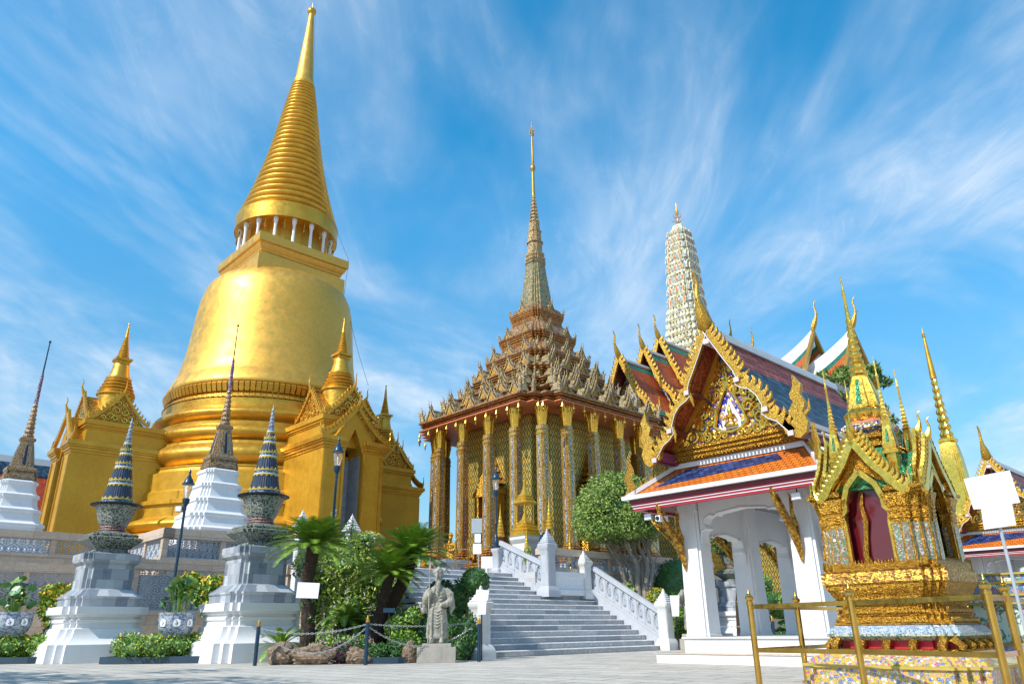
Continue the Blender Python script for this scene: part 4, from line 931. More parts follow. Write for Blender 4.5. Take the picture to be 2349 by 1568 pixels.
# prang
q = .913; zf = lambda z: .7 + (z - .7) * q; RD3 = redent(4, .10)
PR = []
levels = [(26.9, 1.55), (25.6, 1.5), (24.3, 1.45), (23.0, 1.38)]
m = M(); pr = []
R_at = lambda z: (1.72 if z < 19 else 1.66) * (1 - 0 * z)
def rad(z):
    T_ = [(16.5, 1.78), (19.5, 1.68), (21.5, 1.62), (23.2, 1.46), (24.8, 1.27), (26.4, 1.19), (28.5, 1.12), (30.0, 1.0), (31.2, .80), (31.9, .5)]
    for i in range(len(T_) - 1):
        if T_[i][0] <= z <= T_[i + 1][0]: f = (z - T_[i][0]) / (T_[i + 1][0] - T_[i][0]); return T_[i][1] * (1 - f) + T_[i + 1][1] * f
    return .4
z = 16.5; tiers_ = []
while z < 31.6:
    h = .62 if z < 24.2 else .98 * (1 if z < 29 else .75)
    h = min(h, 31.9 - z); tiers_.append((z, h)); r = rad(z) ; r2 = rad(min(31.9, z + h))
    pr += [(r * .90, z), (r2 * .90, z + h * .62), (r2 * 1.0, z + h * .68), (r2 * 1.03, z + h * .86), (r2 * .95, z + h * .95)]
    z += h
pr += [(.42, 32.0), (.2, 32.15)]
tower = ph(M().loft(RD3, pr, cx=PC[0], cy=PC[1]), 'prang_tower', CREAM, ang=20)
m = M(); mo = M(); mb = M()
for (z, h) in tiers_:
    r = rad(z); big = z > 24.2; n_ = 9 if not big else 7
    for k in range(4):
        for i in range(n_):
            y = (i - (n_ - 1) / 2) * r * 1.75 / n_; off = r * (.93 if abs(y) < r * .62 else .85)
            w = r * 1.5 / n_; hh = h * .62
            pts = [(-w / 2, 0), (w / 2, 0), (w / 2, hh * .55), (w * .3, hh * .85), (0, hh * 1.08), (-w * .3, hh * .85), (-w / 2, hh * .55)]
            T_ = TR(PC[0], PC[1]) @ RZ(k * pi / 2) @ TR(-off, y, z + h * .03)
            m.join(M().prism(pts, -.05, .05, 'yz'), T_)
            if big:
                (mo if i in (n_ // 2, 1, n_ - 2) else mb).join(M().prism([(p[0] * .6, p[1] * .72 + hh * .06) for p in pts], -.065, -.055, 'yz'), T_)
def subp(m, n_, mt): m.xf(TR(-PC[0], -PC[1], -2.62)); return m.build(n_, mt, tower, ang=30)
NA = subp(m, 'niche_arches', CREAM); NO = subp(mo, 'orange_niches', ORN); NB = subp(mb, 'blue_niches', mosaic('blue_niche_mosaic', [(.08, .2, .34), (.3, .45, .5), (.5, .52, .4)], 20, .3))
for o in (NA, NO, NB): o['kind'] = 'stuff'
m = M(); m.loft(circ(10), [(.28, 32.1), (.14, 32.3), (.05, 32.5), (.04, 33.3), (.1, 33.5), (.05, 33.7), (.005, 34.3)], cx=PC[0], cy=PC[1])
for lv, (z, r) in enumerate(((32.45, .62), (32.8, .42), (33.1, .25))):
    for i in range(6):
        t = i * pi / 3 + lv * .5; m.tube([(PC[0], PC[1], z), (PC[0] + r * .6 * cos(t), PC[1] + r * .6 * sin(t), z + .08), (PC[0] + r * cos(t), PC[1] + r * sin(t), z + .42)], [.03, .025, .008], 4)
ph(m, 'trident_finial', GOLD)
m = M(); m.loft(redent(2, .12), [(2.0, 13), (2.0, 16.4), (1.8, 16.6)], cx=PC[0], cy=PC[1]); ph(m, 'tower_base', flat('pink_mosaic', (.50, .12, .14), .4))
# ---------------- far halls ----------------
def far_hall(a, b, zt, label, ln=9, sw=3.2):
    r = GT('far_temple_hall', label, 'temple hall', a, b, 0)
    m = M(); m.box(a - sw * .7, a + sw * .7, b + 1.2, b + ln, 0.01, zt - 5); put(m, 'wall', WHITE_CLEAN, r, ang=0)
    n = 12; ridge = [(b + ln * (1 - i / n), zt - 2.6 * (1 - (i / n)) ** 1.0 + .0 + (1.15 * ((i / n) ** 4)) - .6) for i in range(n + 1)]
    def slopes(f0, f1, lift):
        m = M()
        for i in range(n):
            (b0, z0), (b1, z1) = ridge[i], ridge[i + 1]
            for s in (-1, 1):
                zz = lambda z, f: z - 4.2 * f ** .85 - .12 + lift
                vs = [(a + s * sw * f0, b0, zz(z0, f0)), (a + s * sw * f0, b1, zz(z1, f0)), (a + s * sw * f1, b1, zz(z1, f1)), (a + s * sw * f1, b0, zz(z0, f1))]
                m.add(vs, [(0, 1, 2, 3) if s > 0 else (3, 2, 1, 0)])
        return m
    put(slopes(0, 1.0, -.1), 'roof', WHITE_CLEAN, r); put(slopes(.13, .96, .06), 'green_tiles', T_GREEN, r); put(slopes(.26, .86, .12), 'orange_tiles', T_ORANGE_FAR, r)
    m = M(); pts = [(a, q[0], q[1]) for q in ridge]
    for i in range(n):
        (b0, z0), (b1, z1) = ridge[i], ridge[i + 1]; th0, th1 = .5 + .9 * (i / n) ** 2, .5 + .9 * ((i + 1) / n) ** 2
        m.add([(a - .2, b0, z0 - th0), (a + .2, b0, z0 - th0), (a + .2, b1, z1 - th1), (a - .2, b1, z1 - th1), (a - .16, b0, z0 + .1), (a + .16, b0, z0 + .1), (a + .16, b1, z1 + .1), (a - .16, b1, z1 + .1)], [(0, 3, 2, 1), (4, 5, 6, 7), (0, 1, 5, 4), (1, 2, 6, 5), (2, 3, 7, 6), (3, 0, 4, 7)])
    put(m, 'white_ridge', WHITE_CLEAN, r)
    m = M(); zt2 = ridge[-1][1]; c_ = chofa(2.9, .24, -1); c_.xf(RZ(pi / 2)); c_.xf(TR(a, b - .1, zt2)); m.join(c_)
    for s in (-1, 1):
        P_ = [(b, 0)]; 
        m.add([(a, b - .25, zt2 + .1), (a, b + .05, zt2 + .1), (a + s * sw, b + .05, zt2 - 4.2), (a + s * sw, b - .25, zt2 - 4.2), (a, b - .25, zt2 - .4), (a, b + .05, zt2 - .4), (a + s * (sw - .1), b + .05, zt2 - 4.7), (a + s * (sw - .1), b - .25, zt2 - 4.7)], [(0, 1, 2, 3), (4, 7, 6, 5), (0, 3, 7, 4), (1, 5, 6, 2), (3, 2, 6, 7)])
    put(m, 'gilded_barge', GOLD_GLASS, r); return r
far_hall(62.3, 26.2, 24.9, 'distant hall with swooping white ridge, left one of the pair behind the pavilion', 9)
far_hall(61.2, 22.4, 23.6, 'distant hall with swooping white ridge, right one nearer the shrine needle', 9)
# red gallery roof at far left
r = thing('gallery_building', 'long low gallery with brick-red tiled roof glimpsed at the far left', 'building', (-41, 56, 0), YA); r.scale = (1, 1, 1.12)
m = M(); m.box(-9, 11, 0, 6, .01, 8.2); m.build('wall', WHITE_CLEAN, r, ang=0)
m = M(); m.prism([(-1.4, 7.8), (3, 12.6), (7.4, 7.8), (7.2, 7.6), (3, 12.3), (-1.2, 7.6)], -9.5, 11.4, 'yz'); m.build('roof', T_RED2, r, ang=0)
m = M(); m.box(-9.6, 11.5, 2.8, 3.2, 12.45, 12.95); m.build('white_ridge', WHITE, r, ang=0)
m = M(); m.prism([(1.9, 11.45), (2.78, 12.42), (2.78, 12.47), (1.9, 11.52)], -9.5, 11.45, 'yz'); m.build('dark_ridge_band', T_NAVY, r, ang=0)
# ---------------- open pavilion ----------------
SL = GT('open_pavilion', 'white open-sided pavilion beside the stairs with orange-blue tiled eaves and a richly gilded gable', 'pavilion', 14.4, 8.27, 0)
YS = 0
def bs(m, name, mt, par=None, **k):
    o = m.build(name, mt, par or SL, **k)
    if YS: o.location = (0, YS, 0)
    return o
LN = 4.9
bs(M().box(-.52, LN + .5, -2.02, 2.02, .004, .185), 'lower_plinth', WHITE, ang=0); bs(M().box(-.54, LN + .52, -2.04, 2.04, .187, .2), 'lower_plinth_slab', BEIGE, ang=0)
bs(M().box(-.06, LN, -1.6, 1.6, .202, .475), 'upper_plinth', WHITE, ang=0); bs(M().box(-.1, LN + .04, -1.64, 1.64, .477, .505), 'floor_slab', MARBLE_CARVED, ang=0)
XS = (.26, 2.42, 4.6)
for x in XS:
    for y in (-1.3, 1.3):
        m = M(); m.loft(redent(1, .2), [(.29, .507), (.29, .56), (.275, .57), (.245, 3.12)], cx=x, cy=y); bs(m, 'column', WHITE_CLEAN, ang=20)
def arch(w, z0, zt, th, n=14):
    """wall panel above an opening of width w (centre 0) in the (y,z) plane with a cusped ogee underside"""
    h = w / 2; und = [(h, z0), (h - .02, z0 + .16), (h * .95, z0 + .26), (h * .84, z0 + .30), (h * .90, z0 + .40), (h * .86, z0 + .52), (h * .74, z0 + .58), (h * .62, z0 + .55), (h * .56, z0 + .60)]
    top = [(h, zt)]
    m = M(); full = [(-p[0], p[1]) for p in und]
    # split: left part, right part, centre slab so every polygon stays simple
    for s in (-1, 1):
        for i in range(len(und) - 1):
            (y0, a0), (y1, a1) = und[i], und[i + 1]
            if abs(y0 - y1) < 1e-4: continue
        pts = [(s * p[0], p[1]) for p in und] + [(s * und[-1][0], zt), (s * h, zt)]
        m.prism(pts, -th / 2, th / 2, 'yz')
    e = und[-1]; m.prism([(-e[0], e[1]), (0, e[1] + .06), (e[0], e[1]), (e[0], zt), (-e[0], zt)], -th / 2, th / 2, 'yz')
    tr = M()
    for s in (-1, 1): tr.tube([(0, s * p[0], p[1]) for p in und] + [(0, 0, e[1] + .06)], .028, 6)
    return m, tr
m, tr = arch(2.08, 2.42, 3.42, .3); m.xf(TR(XS[0], 0, 0)); tr.xf(TR(XS[0] - .15, 0, 0)); o = bs(m, 'arch_panel', WHITE_CLEAN, ang=30); tr.build('arch_moulding', WHITE, o)
m, tr = arch(2.08, 2.42, 3.42, .3); m.xf(TR(XS[2], 0, 0)); bs(m, 'arch_panel', WHITE_CLEAN, ang=30)
for i in (0, 1):
    for s in (-1, 1):
        w = XS[i + 1] - XS[i] - .5; xc = (XS[i] + XS[i + 1]) / 2; m, tr = arch(w, 2.05, 3.42, .26); T_ = TR(xc, s * 1.3, 0) @ RZ(pi / 2); m.xf(T_); tr2 = M().join(tr, TR(xc, s * 1.3 - .13, 0) @ RZ(pi / 2)); o = bs(m, 'arch_panel', WHITE_CLEAN, ang=30); tr2.build('arch_moulding', WHITE, o)
for x in XS:
    for y in (-1.3, 1.3): bs(M().box(x - .24, x + .24, y - .24, y + .24, 3.12, 3.42), 'column_head', WHITE_CLEAN, ang=0)
bs(M().box(-.0, LN - .1, -1.55, 1.55, 3.425, 3.46), 'ceiling', flat('pale_ceiling', (.45, .38, .36)), ang=0)
# eaves skirt
YS = -.12
X0, X1 = -.98, LN + .75; YO = 2.28; ZI, ZO = 4.08, 3.42; YI = 1.62
sk = M(); th = .05
def slab(m, a, b, c, d, t=.04):
    a, b, c, d = map(Vector, (a, b, c, d)); n = (b - a).cross(d - a); n.normalize(); 
    if n.z < 0: n = -n
    vs = [p for p in (a, b, c, d)] + [p - n * t for p in (a, b, c, d)]
    q = (b - a).cross(d - a); fs = [(0, 1, 2, 3), (7, 6, 5, 4), (0, 4, 5, 1), (1, 5, 6, 2), (2, 6, 7, 3), (3, 7, 4, 0)]
    if q.z < 0: fs = [tuple(reversed(f)) for f in fs]
    m.add(vs, fs); return n
nF = slab(sk, (X0, -YO, ZO), (X0, YO, ZO), (-.02, YI, ZI), (-.02, -YI, ZI))
for s in (-1, 1): slab(sk, (X0, s * YO, ZO), (X1, s * YO, ZO), (X1 - .7, s * YI, ZI), (-.02, s * YI, ZI))
o = bs(sk, 'eaves_roof', T_ORANGE, ang=10)
bl = M(); L3 = lambda f, y: (X0 + (-.02 - X0) * f, y, ZO + (ZI - ZO) * f)
v = [L3(.92, 1.05), L3(.92, -.72), L3(.66, -1.02), L3(.30, 1.38)]
bl = M(); lift = nF * .006; v = [L3(.90, 1.2), L3(.90, -1.0), L3(.60, -1.25), L3(.30, 1.72)]
slab(bl, *[tuple(Vector(p) + lift) for p in (v[3], v[0], v[1], v[2])], t=.003); bl.build('blue_tile_patch', T_BLUE, o, ang=0)
wh = M()
def bar(m, p, q, w, h):
    p, q = Vector(p), Vector(q); d = (q - p); l = d.length; d.normalize(); x = d; z = Vector((0, 0, 1)) - d * d.z; z.normalize(); y = z.cross(x)
    mt = Matrix((x, y, z)).transposed().to_4x4(); mt.translation = p; m.join(M().box(0, l, -w / 2, w / 2, -h / 2, h / 2), mt)
for s in (-1, 1): bar(wh, (X0 - .02, s * (YO + .0), ZO + .03), (-.02, s * YI, ZI + .05), .13, .09)
bar(wh, (X0 - .03, -YO - .1, ZO - .0), (X0 - .03, YO + .1, ZO - .0), .10, .085)
for s in (-1, 1): bar(wh, (X0 + .03, s * (YO + .04), ZO), (X1, s * (YO + .04), ZO), .10, .085)
wh.box(-.08, .1, -YI - .02, YI + .02, ZI + .0, ZI + .11)
bs(wh, 'white_ridge_ribs', WHITE, ang=10)
for (z0, z1, ins, mt, nm) in ((3.30, 3.376, .03, MAROON, 'maroon_fascia'), (3.255, 3.299, .055, REDP, 'red_fascia'), (3.235, 3.254, .06, WHITE, 'white_fascia_line'), (3.20, 3.234, .075, REDP, 'red_fascia'), (3.18, 3.199, .08, WHITE, 'white_fascia_line'), (3.14, 3.179, .095, REDP, 'red_fascia')):
    m = M(); m.box(X0 + ins, X0 + ins + .12, -YO + ins, YO - ins, z0, z1)
    for s in (-1, 1):
        y0, y1 = sorted((s * (YO - ins), s * (YO - ins - .12))); m.box(X0 + ins + .121, X1, y0, y1, z0, z1)
    bs(m, nm, mt, ang=0)
m = M(); slab(m, (X0 + .2, -YO + .2, 3.2), (X0 + .2, YO - .2, 3.2), (-.0, 1.6, 3.45), (-.0, -1.6, 3.45), .02)
for s in (-1, 1): slab(m, (X0 + .2, s * (YO - .2), 3.2), (X1, s * (YO - .2), 3.2), (X1, s * 1.45, 3.45), (-.0, s * 1.45, 3.45), .02)
bs(m, 'eaves_soffit', MAROON, ang=0)
# gold cornice under the pediment
YS = -.22
m = M(); zc = ZI + .12
for k, (e, z0, z1) in enumerate(((.0, 0, .045), (.06, .047, .09), (.03, .092, .14), (.08, .142, .185), (.05, .187, .235), (.10, .237, .28))): m.box(-.12 - e, .25, -1.55 - e, 1.55 + e, zc + z0, zc + z1)
for i in range(38):
    y = -1.6 + i * 3.2 / 37; f = flame(.085, .08, .04, .1); f.xf(RZ(pi / 2)); f.xf(TR(-.20, y, zc + .28)); m.join(f); g = M().ball((-.2, y, zc + .035), .034, 6, 5); m.join(g)
bs(m, 'gilded_cornice', GOLD_FINE, ang=40)
# upper gable roof
AP, ZB, HW = 6.78, 4.42, 1.72
def rprof(o=0): return [(0, AP + o), (.26, 6.30 + o), (.55, 5.80 + o), (.88, 5.32 + o), (1.25, 4.88 + o), (HW, 4.45 + o)]
XF = -.74; XB = 5.6
def rslope(i0, i1, x0, x1, lift, s, t=.03):
    m = M(); p = rprof(lift)
    for i in range(i0, i1):
        (y0, z0), (y1, z1) = p[i], p[i + 1]
        q = [(s * y0, z0), (s * y1, z1), (s * y1, z1 - t), (s * y0, z0 - t)]; m.prism(q, x0, x1, 'yz')
    return m
for s in (-1, 1):
    o = bs(rslope(0, 5, XF, XB, 0, s, .05), 'upper_roof', T_RED, ang=30)
    # navy field between about a third and the foot of the slope, orange foot
    m = M(); p = rprof(.008); pts = []
    fld = [(.42, 6.02), (.55, 5.80), (.88, 5.32), (1.25, 4.88), (1.52, 4.64)]
    for i in range(len(fld) - 1): (y0, z0), (y1, z1) = fld[i], fld[i + 1]; m.prism([(s * y0, z0 + .012), (s * y1, z1 + .012), (s * y1, z1 + .004), (s * y0, z0 + .004)], XF + .35, XB - .25, 'yz')
    m.build('navy_tile_field', T_NAVY, o, ang=30)
    m = M(); m.prism([(s * 1.56, 4.605 + .014), (s * HW, 4.45 + .02), (s * HW, 4.456), (s * 1.56, 4.605 + .005)], XF + .1, XB, 'yz'); m.build('orange_tile_foot', T_ORANGE, o, ang=0)
    m = rslope(0, 5, XF + .02, .1, -.055, s, .05); bs(m, 'ornamented_soffit', SOFFIT, ang=30)
    m = M(); bar(m, (XF, s * (HW + .02), 4.43), (XB, s * (HW + .02), 4.43), .09, .09); bar(m, (XF, s * (HW + .02), 4.3), (XB, s * (HW + .02), 4.3), .05, .03); bs(m, 'white_eave_edge', WHITE, ang=0)
    y0, y1 = sorted((s * (HW - .05), s * (HW - .2))); m = M().box(XF + .05, XB, y0, y1, 4.16, 4.38); bs(m, 'purple_eave_beam', flat('plum_beam', (.26, .05, .12)), ang=0)
m = M(); m.box(XF + .05, XB, -.07, .07, AP - .02, AP + .10); m.box(XF + .05, XB, -.045, .045, AP + .10, AP + .17); bs(m, 'white_ridge', WHITE, ang=0)
# inner gilded gable board
m = M()
for s in (-1, 1):
    P_ = [(s * y, z) for y, z in ((0, 6.66), (.26, 6.14), (.55, 5.64), (.88, 5.17), (1.25, 4.75), (1.5, 4.5))]; m.join(barge(P_, .08, .12, rev=s), TR(-.26, 0, 0))
bs(m, 'inner_gable_board', gold('brown_gold_board', c=(.55, .26, .03), rough=.4, metal=.4), ang=20)
m = M(); m.prism([(-1.5, zc + .27), (1.5, zc + .27), (.82, 5.40), (0, 6.64), (-.82, 5.40)], -.02, .08, 'yz'); PD = bs(m, 'pediment', PEDM, ang=0); PD.location.x = -.17
# relief
m = M(); zb = zc + .31
def sc2(y, z, r, turns=1.35, th=.035, fl=1, ph=0):
    for s in (-1, 1):
        P_, R_ = scroll(s * y, z, r, turns, th, -.05, s * fl, (ph if s > 0 else pi - ph)); m.tube(P_, R_, 6)
for (y, z, r, th, fl, ph) in ((.98, zb + .16, .16, .035, 1, 0), (.70, zb + .34, .17, .04, -1, 1), (.62, zb + .10, .12, .03, 1, 2), (.36, zb + .12, .10, .03, -1, 0), (.45, zb + .62, .15, .035, 1, .5), (.55, zb + .80, .10, .03, -1, 2), (.26, zb + 1.02, .13, .035, 1, 1), (.13, zb + 1.30, .10, .03, -1, 0), (.30, zb + 1.26, .07, .02, 1, 0), (.12, zb + 1.52, .06, .02, 1, 1), (.88, zb + .40, .08, .025, 1, 0), (1.16, zb + .06, .07, .02, 1, 0), (.2, zb + .08, .09, .03, 1, 0), (1.22, zb + .12, .09, .03, -1, 0), (.82, zb + .52, .12, .035, 1, 2), (.62, zb + .62, .08, .03, -1, 0), (.72, zb + .12, .09, .03, -1, 2), (.40, zb + .95, .10, .03, 1, 2), (.86, zb + .14, .07, .025, 1, 1), (.5, zb + .42, .08, .03, -1, 1), (.24, zb + 1.42, .07, .025, -1, 1), (.08, zb + 1.1, .07, .025, 1, 0)): sc2(y, z, r, 1.5, th * 1.25, fl, ph)
for s in (-1, 1):
    m.tube([(-.06, s * p[0], p[1]) for p in ((.0, zb + .12), (.25, zb + .17), (.40, zb + .30), (.34, zb + .50), (.30, zb + .62), (.16, zb + .90), (0, zb + 1.16))], [.035, .04, .05, .045, .04, .035, .02], 6)
    for k in range(16):
        f = (k + .5) / 16; y, z = s * (1.22 - 1.14 * f), zb + .02 + 1.66 * f ** 1.05; fl_ = flame(.10, .15, .05, .2 * s); fl_.xf(RZ(pi / 2)); fl_.xf(TR(-.04, y * .93, z)); m.join(fl_)
for k in range(5): fl_ = flame(.15 - .02 * k, .24 - .02 * k, .06, 0); fl_.xf(RZ(pi / 2)); fl_.xf(TR(-.05, 0, zb + 1.15 + k * .12)); m.join(fl_)
m.build('scroll_relief', GOLD_BRIGHT, PD, ang=50)
m = M(); m.prism([(-.22, zb + .2), (.22, zb + .2), (.23, zb + .38), (.12, zb + .62), (0, zb + .88), (-.12, zb + .62), (-.23, zb + .38)], -.03, -.022, 'yz'); m.build('white_niche', WHITE_CLEAN, PD, ang=0)
m = M(); fx = -.07
m.loft(circ(10), [(.14, zb + .24), (.17, zb + .28), (.10, zb + .34), (.055, zb + .38), (.085, zb + .46), (.095, zb + .50), (.035, zb + .525), (.04, zb + .54), (.05, zb + .57), (.042, zb + .61), (.03, zb + .64), (.018, zb + .70), (.004, zb + .78)], cx=fx, sx=.55)
for s in (-1, 1): m.tube([(fx, s * .09, zb + .49), (fx - .02, s * .15, zb + .40), (fx - .07, s * .05, zb + .42), (fx - .08, 0, zb + .46)], [.028, .024, .018, .01], 6)
m.build('carved_figure', GOLD_BRIGHT, PD, ang=60)
# outer barge with flames, horn finials
WT = []
m = M()
for s in (-1, 1):
    P_ = [(s * y, z) for y, z in ((0, 6.86), (.20, 6.50), (.42, 6.10), (.60, 5.80), (.66, 5.62), (.62, 5.48), (.72, 5.40), (.90, 5.32), (1.05, 5.16), (1.15, 4.92), (1.12, 4.74), (1.24, 4.62), (1.42, 4.52), (1.55, 4.36), (1.66, 4.22))]
    m.join(barge(P_, .10, .12, .11, .14, 22, rev=s), TR(XF - .06, 0, 0)); WT.append([(XF - .125, s * (abs(p[0]) - .055), p[1] - .05) for p in P_])
    m.tube([(XF - .06, s * .62, 5.6), (XF - .08, s * .55, 5.38), (XF - .08, s * .50, 5.20)], [.05, .045, .01], 6); m.tube([(XF - .06, s * 1.13, 4.9), (XF - .08, s * 1.05, 4.66), (XF - .08, s * 1.06, 4.5)], [.05, .04, .01], 6)
o1 = bs(m, 'serpent_barge', GOLD_GLASS, ang=30)
m = M()
for w_ in WT: m.tube(w_, .009, 5)
m.build('white_edging', WHITE_CLEAN, o1)
for s in (-1, 1):
    m = M(); pts = [(1.62, 4.12), (1.78, 4.06), (1.92, 4.16), (1.98, 4.36), (1.90, 4.56), (1.98, 4.74), (1.90, 4.92), (1.95, 5.10), (1.80, 5.34), (1.78, 5.10), (1.68, 4.94), (1.74, 4.78), (1.62, 4.62), (1.70, 4.46), (1.60, 4.36), (1.52, 4.5), (1.46, 4.36), (1.5, 4.2)]
    m.prism([(s * p[0], p[1]) for p in pts], XF - .11, XF - .0, 'yz')
    for (p0, p1, p2) in (((1.6, 4.3), (1.5, 4.45), (1.5, 4.7)), ((1.9, 4.5), (2.02, 4.6), (2.04, 4.8))): m.tube([(XF - .06, s * q_[0], q_[1]) for q_ in (p0, p1, p2)], [.05, .04, .01], 5)
    bs(m, 'flame_finial', GOLD_GLASS, ang=30)
m = chofa(1.42, .155, -1, 10); m.xf(TR(XF - .02, 0, AP + .02)); bs(m, 'horn_finial', GOLD_GLASS)
for s in (-1, 1):
    for (y, z) in ((.62, 5.62), (1.16, 4.86), (1.62, 4.28)):
        m = M().mat(0); m.box(XF - .16, XF - .13, s * y - .06, s * y + .06, z - .15, z - .05); m.mat(1); m.box(XF - .129, XF + .6, s * y - .06, s * y + .06, z - .15, z - .05); bs(m, 'purlin_end', [PINKW, MAROON], ang=0)
bs(M().box(XF - .13, XF + .6, -.07, .07, AP - .27, AP - .15), 'purlin_end', PINKW, ang=0)
# lower corner flames of the skirt
YS = -.12
for s in (-1, 1):
    m = M(); pts = [(-.1, 0), (.12, .0), (.16, .2), (.06, .38), (.14, .56), (.04, .82), (-.02, .56), (-.10, .4), (-.03, .22)]
    m.prism([(p[0], p[1]) for p in pts], -.03, .03, 'xz'); m.xf(RZ(-s * pi / 4)); m.xf(TR(X0 + .03, s * (YO - .05), ZO + .05)); bs(m, 'corner_flame', GOLD_GLASS, ang=30)
    m = M()
    for k in range(7): f = flame(.11, .18, .05, -.3); f.xf(RZ(-s * pi / 4.5)); f.xf(TR(X0 + .2 + k * .1, s * (YO - .12 - k * .075), ZO + .16 + k * .078)); m.join(f)
    bs(m, 'hip_flames', GOLD_GLASS, ang=30)
# curved gilded eave brackets
YS = 0
def bracket():
    m = M(); P_ = [(0, 0, 0), (-.04, 0, .22), (-.16, 0, .45), (-.34, 0, .66), (-.55, 0, .84), (-.70, 0, 1.02), (-.74, 0, 1.18), (-.66, 0, 1.24), (-.6, 0, 1.16)]
    m.tube(P_, [.02, .06, .075, .06, .05, .045, .05, .045, .015], 6, sx=.7)
    m.tube([(-.05, 0, .3), (-.06, 0, .6), (-.14, 0, .85), (-.10, 0, 1.05), (-.18, 0, 1.15)], [.05, .055, .035, .03, .01], 6, sx=.7)
    for k in range(6): f = flame(.13, .22, .05, -.5); f.xf(TR(-.08 - k * .09, 0, .36 + k * .1)); m.join(f)
    return m
for (x, y, r_) in ((XS[0] - .29, 1.42, 0), (XS[0] - .29, -1.28, 0), (XS[0], 1.59, -pi / 2), (XS[1], 1.59, -pi / 2), (XS[2], 1.59, -pi / 2), (XS[0], -1.59, pi / 2), (XS[1], -1.59, pi / 2)):
    m = bracket(); m.xf(Matrix.Scale(1.15, 4)); m.xf(RZ(r_)); m.xf(TR(x, y, 1.86)); bs(m, 'eave_bracket', GOLD_CARVED, ang=40)
SL2 = dup(SL, W(14.4 + 20.6, 8.27 + .2, 0), None, 'second white pavilion of the same kind far right, half hidden behind the big blank sign', None)
SL['group'] = SL2['group'] = 'white pavilions with gilded gables'
OFF[SL2.name] = (35, 8.47, 0)
# cctv and floodlights hung under the eave
r = thing('security_camera', 'white security camera hung under the pavilion eave at its left column', 'camera', W(13.95, 9.72, 2.72), YA)
m = M(); m.box(-.42, -.12, -.06, .06, .14, .26); m.build('housing', SIGNW, r, ang=0); m = M(); m.tube([(-.44, 0, .2), (-.42, 0, .2)], .045, 10); m.build('lens', DARKIRON, r); m = M(); m.tube([(-.2, 0, .14), (-.1, 0, 0), (.14, 0, -.03), (.24, 0, -.03)], .015, 6); m.build('arm', WHITE, r)
for (a, b, t) in ((13.75, 10.1, 'small floodlight under the left corner of the pavilion eave'), (13.75, 6.6, 'small floodlight under the right corner of the pavilion eave')):
    r = thing('floodlight', t, 'floodlight', W(a, b, 3.0), YA); m = M(); m.box(-.06, .02, -.1, .1, -.06, .08); m.build('housing', GREYM, r, ang=0); m = M(); m.box(-.068, -.061, -.085, .085, -.045, .065); m.build('glass', SIGNW, r, ang=0); m = M(); m.tube([(0, 0, .08), (0, 0, .15)], .015, 5); m.build('mount', DARKIRON, r)
# ---------------- small gilded shrine ----------------
SH = GT('golden_shrine', 'small richly gilded shrine with glazed arched openings and green glass roof behind the brass railing', 'shrine', 10.57, 3.88, 0)
S2 = redent(3, .09)
def q(m, name, mt, par=SH, **k): return m.build(name, mt, par, **k)
q(M().loft(S2, [(1.06, .004), (1.06, .225)]), 'flower_tile_plinth', FLOWER_Y, ang=0)
q(M().loft(S2, [(1.09, .227), (1.09, .255), (1.04, .262)]), 'yellow_rim', YELLOWC, ang=0)
q(M().loft(S2, [(1.04, .263), (1.0, .33), (.88, .42), (.84, .47)]), 'sloped_flower_tiles', FLOWER_Y, ang=30)
q(M().loft(S2, [(.66, .472), (.66, .64)]), 'red_recess', REDBACK, ang=0)
m = M(); m.loft(S2, [(.82, .472), (.80, .50), (.70, .515)]); 
for k in range(4):
    for y in (-.62, -.3, 0, .3, .62):
        b = M(); b.tube([(-.77, y, .50), (-.79, y, .55), (-.73, y, .62), (-.69, y, .66)], [.045, .05, .05, .06], 6); m.join(b, RZ(k * pi / 2))
q(m, 'gilded_feet', GOLD_FINE)
q(M().loft(S2, [(.70, .64), (.74, .655), (.79, .70), (.79, .73)]), 'pale_glass_band', SCALE_W, ang=30)
q(M().loft(S2, [(.785, .731), (.75, .80), (.70, .845)]), 'blue_glass_band', SCALE_B, ang=30)
m = M(); m.loft(S2, [(.72, .846), (.70, .86), (.66, .88), (.64, .93), (.66, .96), (.62, .98), (.60, 1.03), (.62, 1.08), (.66, 1.10), (.64, 1.13), (.68, 1.17), (.72, 1.24), (.74, 1.27), (.74, 1.29)])
for zz, r_, n_, w, h in ((.97, .665, 26, .05, .06), (1.10, .67, 22, .06, .09), (.87, .70, 30, .045, .05)):
    for k in range(4):
        for i in range(n_): f = flame(w, h, .02, 0); f.xf(RZ(pi / 2)); f.xf(TR(-r_ * .985, -r_ * .70 + (i + .5) * 1.4 * r_ / n_, zz)); m.join(f, RZ(k * pi / 2))
q(m, 'lotus_mouldings', GOLD_FINE, ang=40)
q(M().loft(S2, [(.75, 1.291), (.77, 1.31), (.765, 1.34), (.775, 1.40), (.765, 1.44), (.78, 1.46)]), 'jewelled_frieze', carved('jewelled_frieze_gold', (.92, .6, .1), (.30, .12, .04), 26, .25, .8, .8, .015), ang=20)
m = M(); m.loft(S2, [(.72, 1.461), (.72, 1.50)])
for k in range(4):
    for i in range(30): f = flame(.055, .10, .02, 0); f.xf(RZ(pi / 2)); f.xf(TR(-.69, -.62 + (i + .5) * 1.24 / 30, 1.49)); m.join(f, RZ(k * pi / 2))
q(m, 'crest_row', GOLD_FINE)
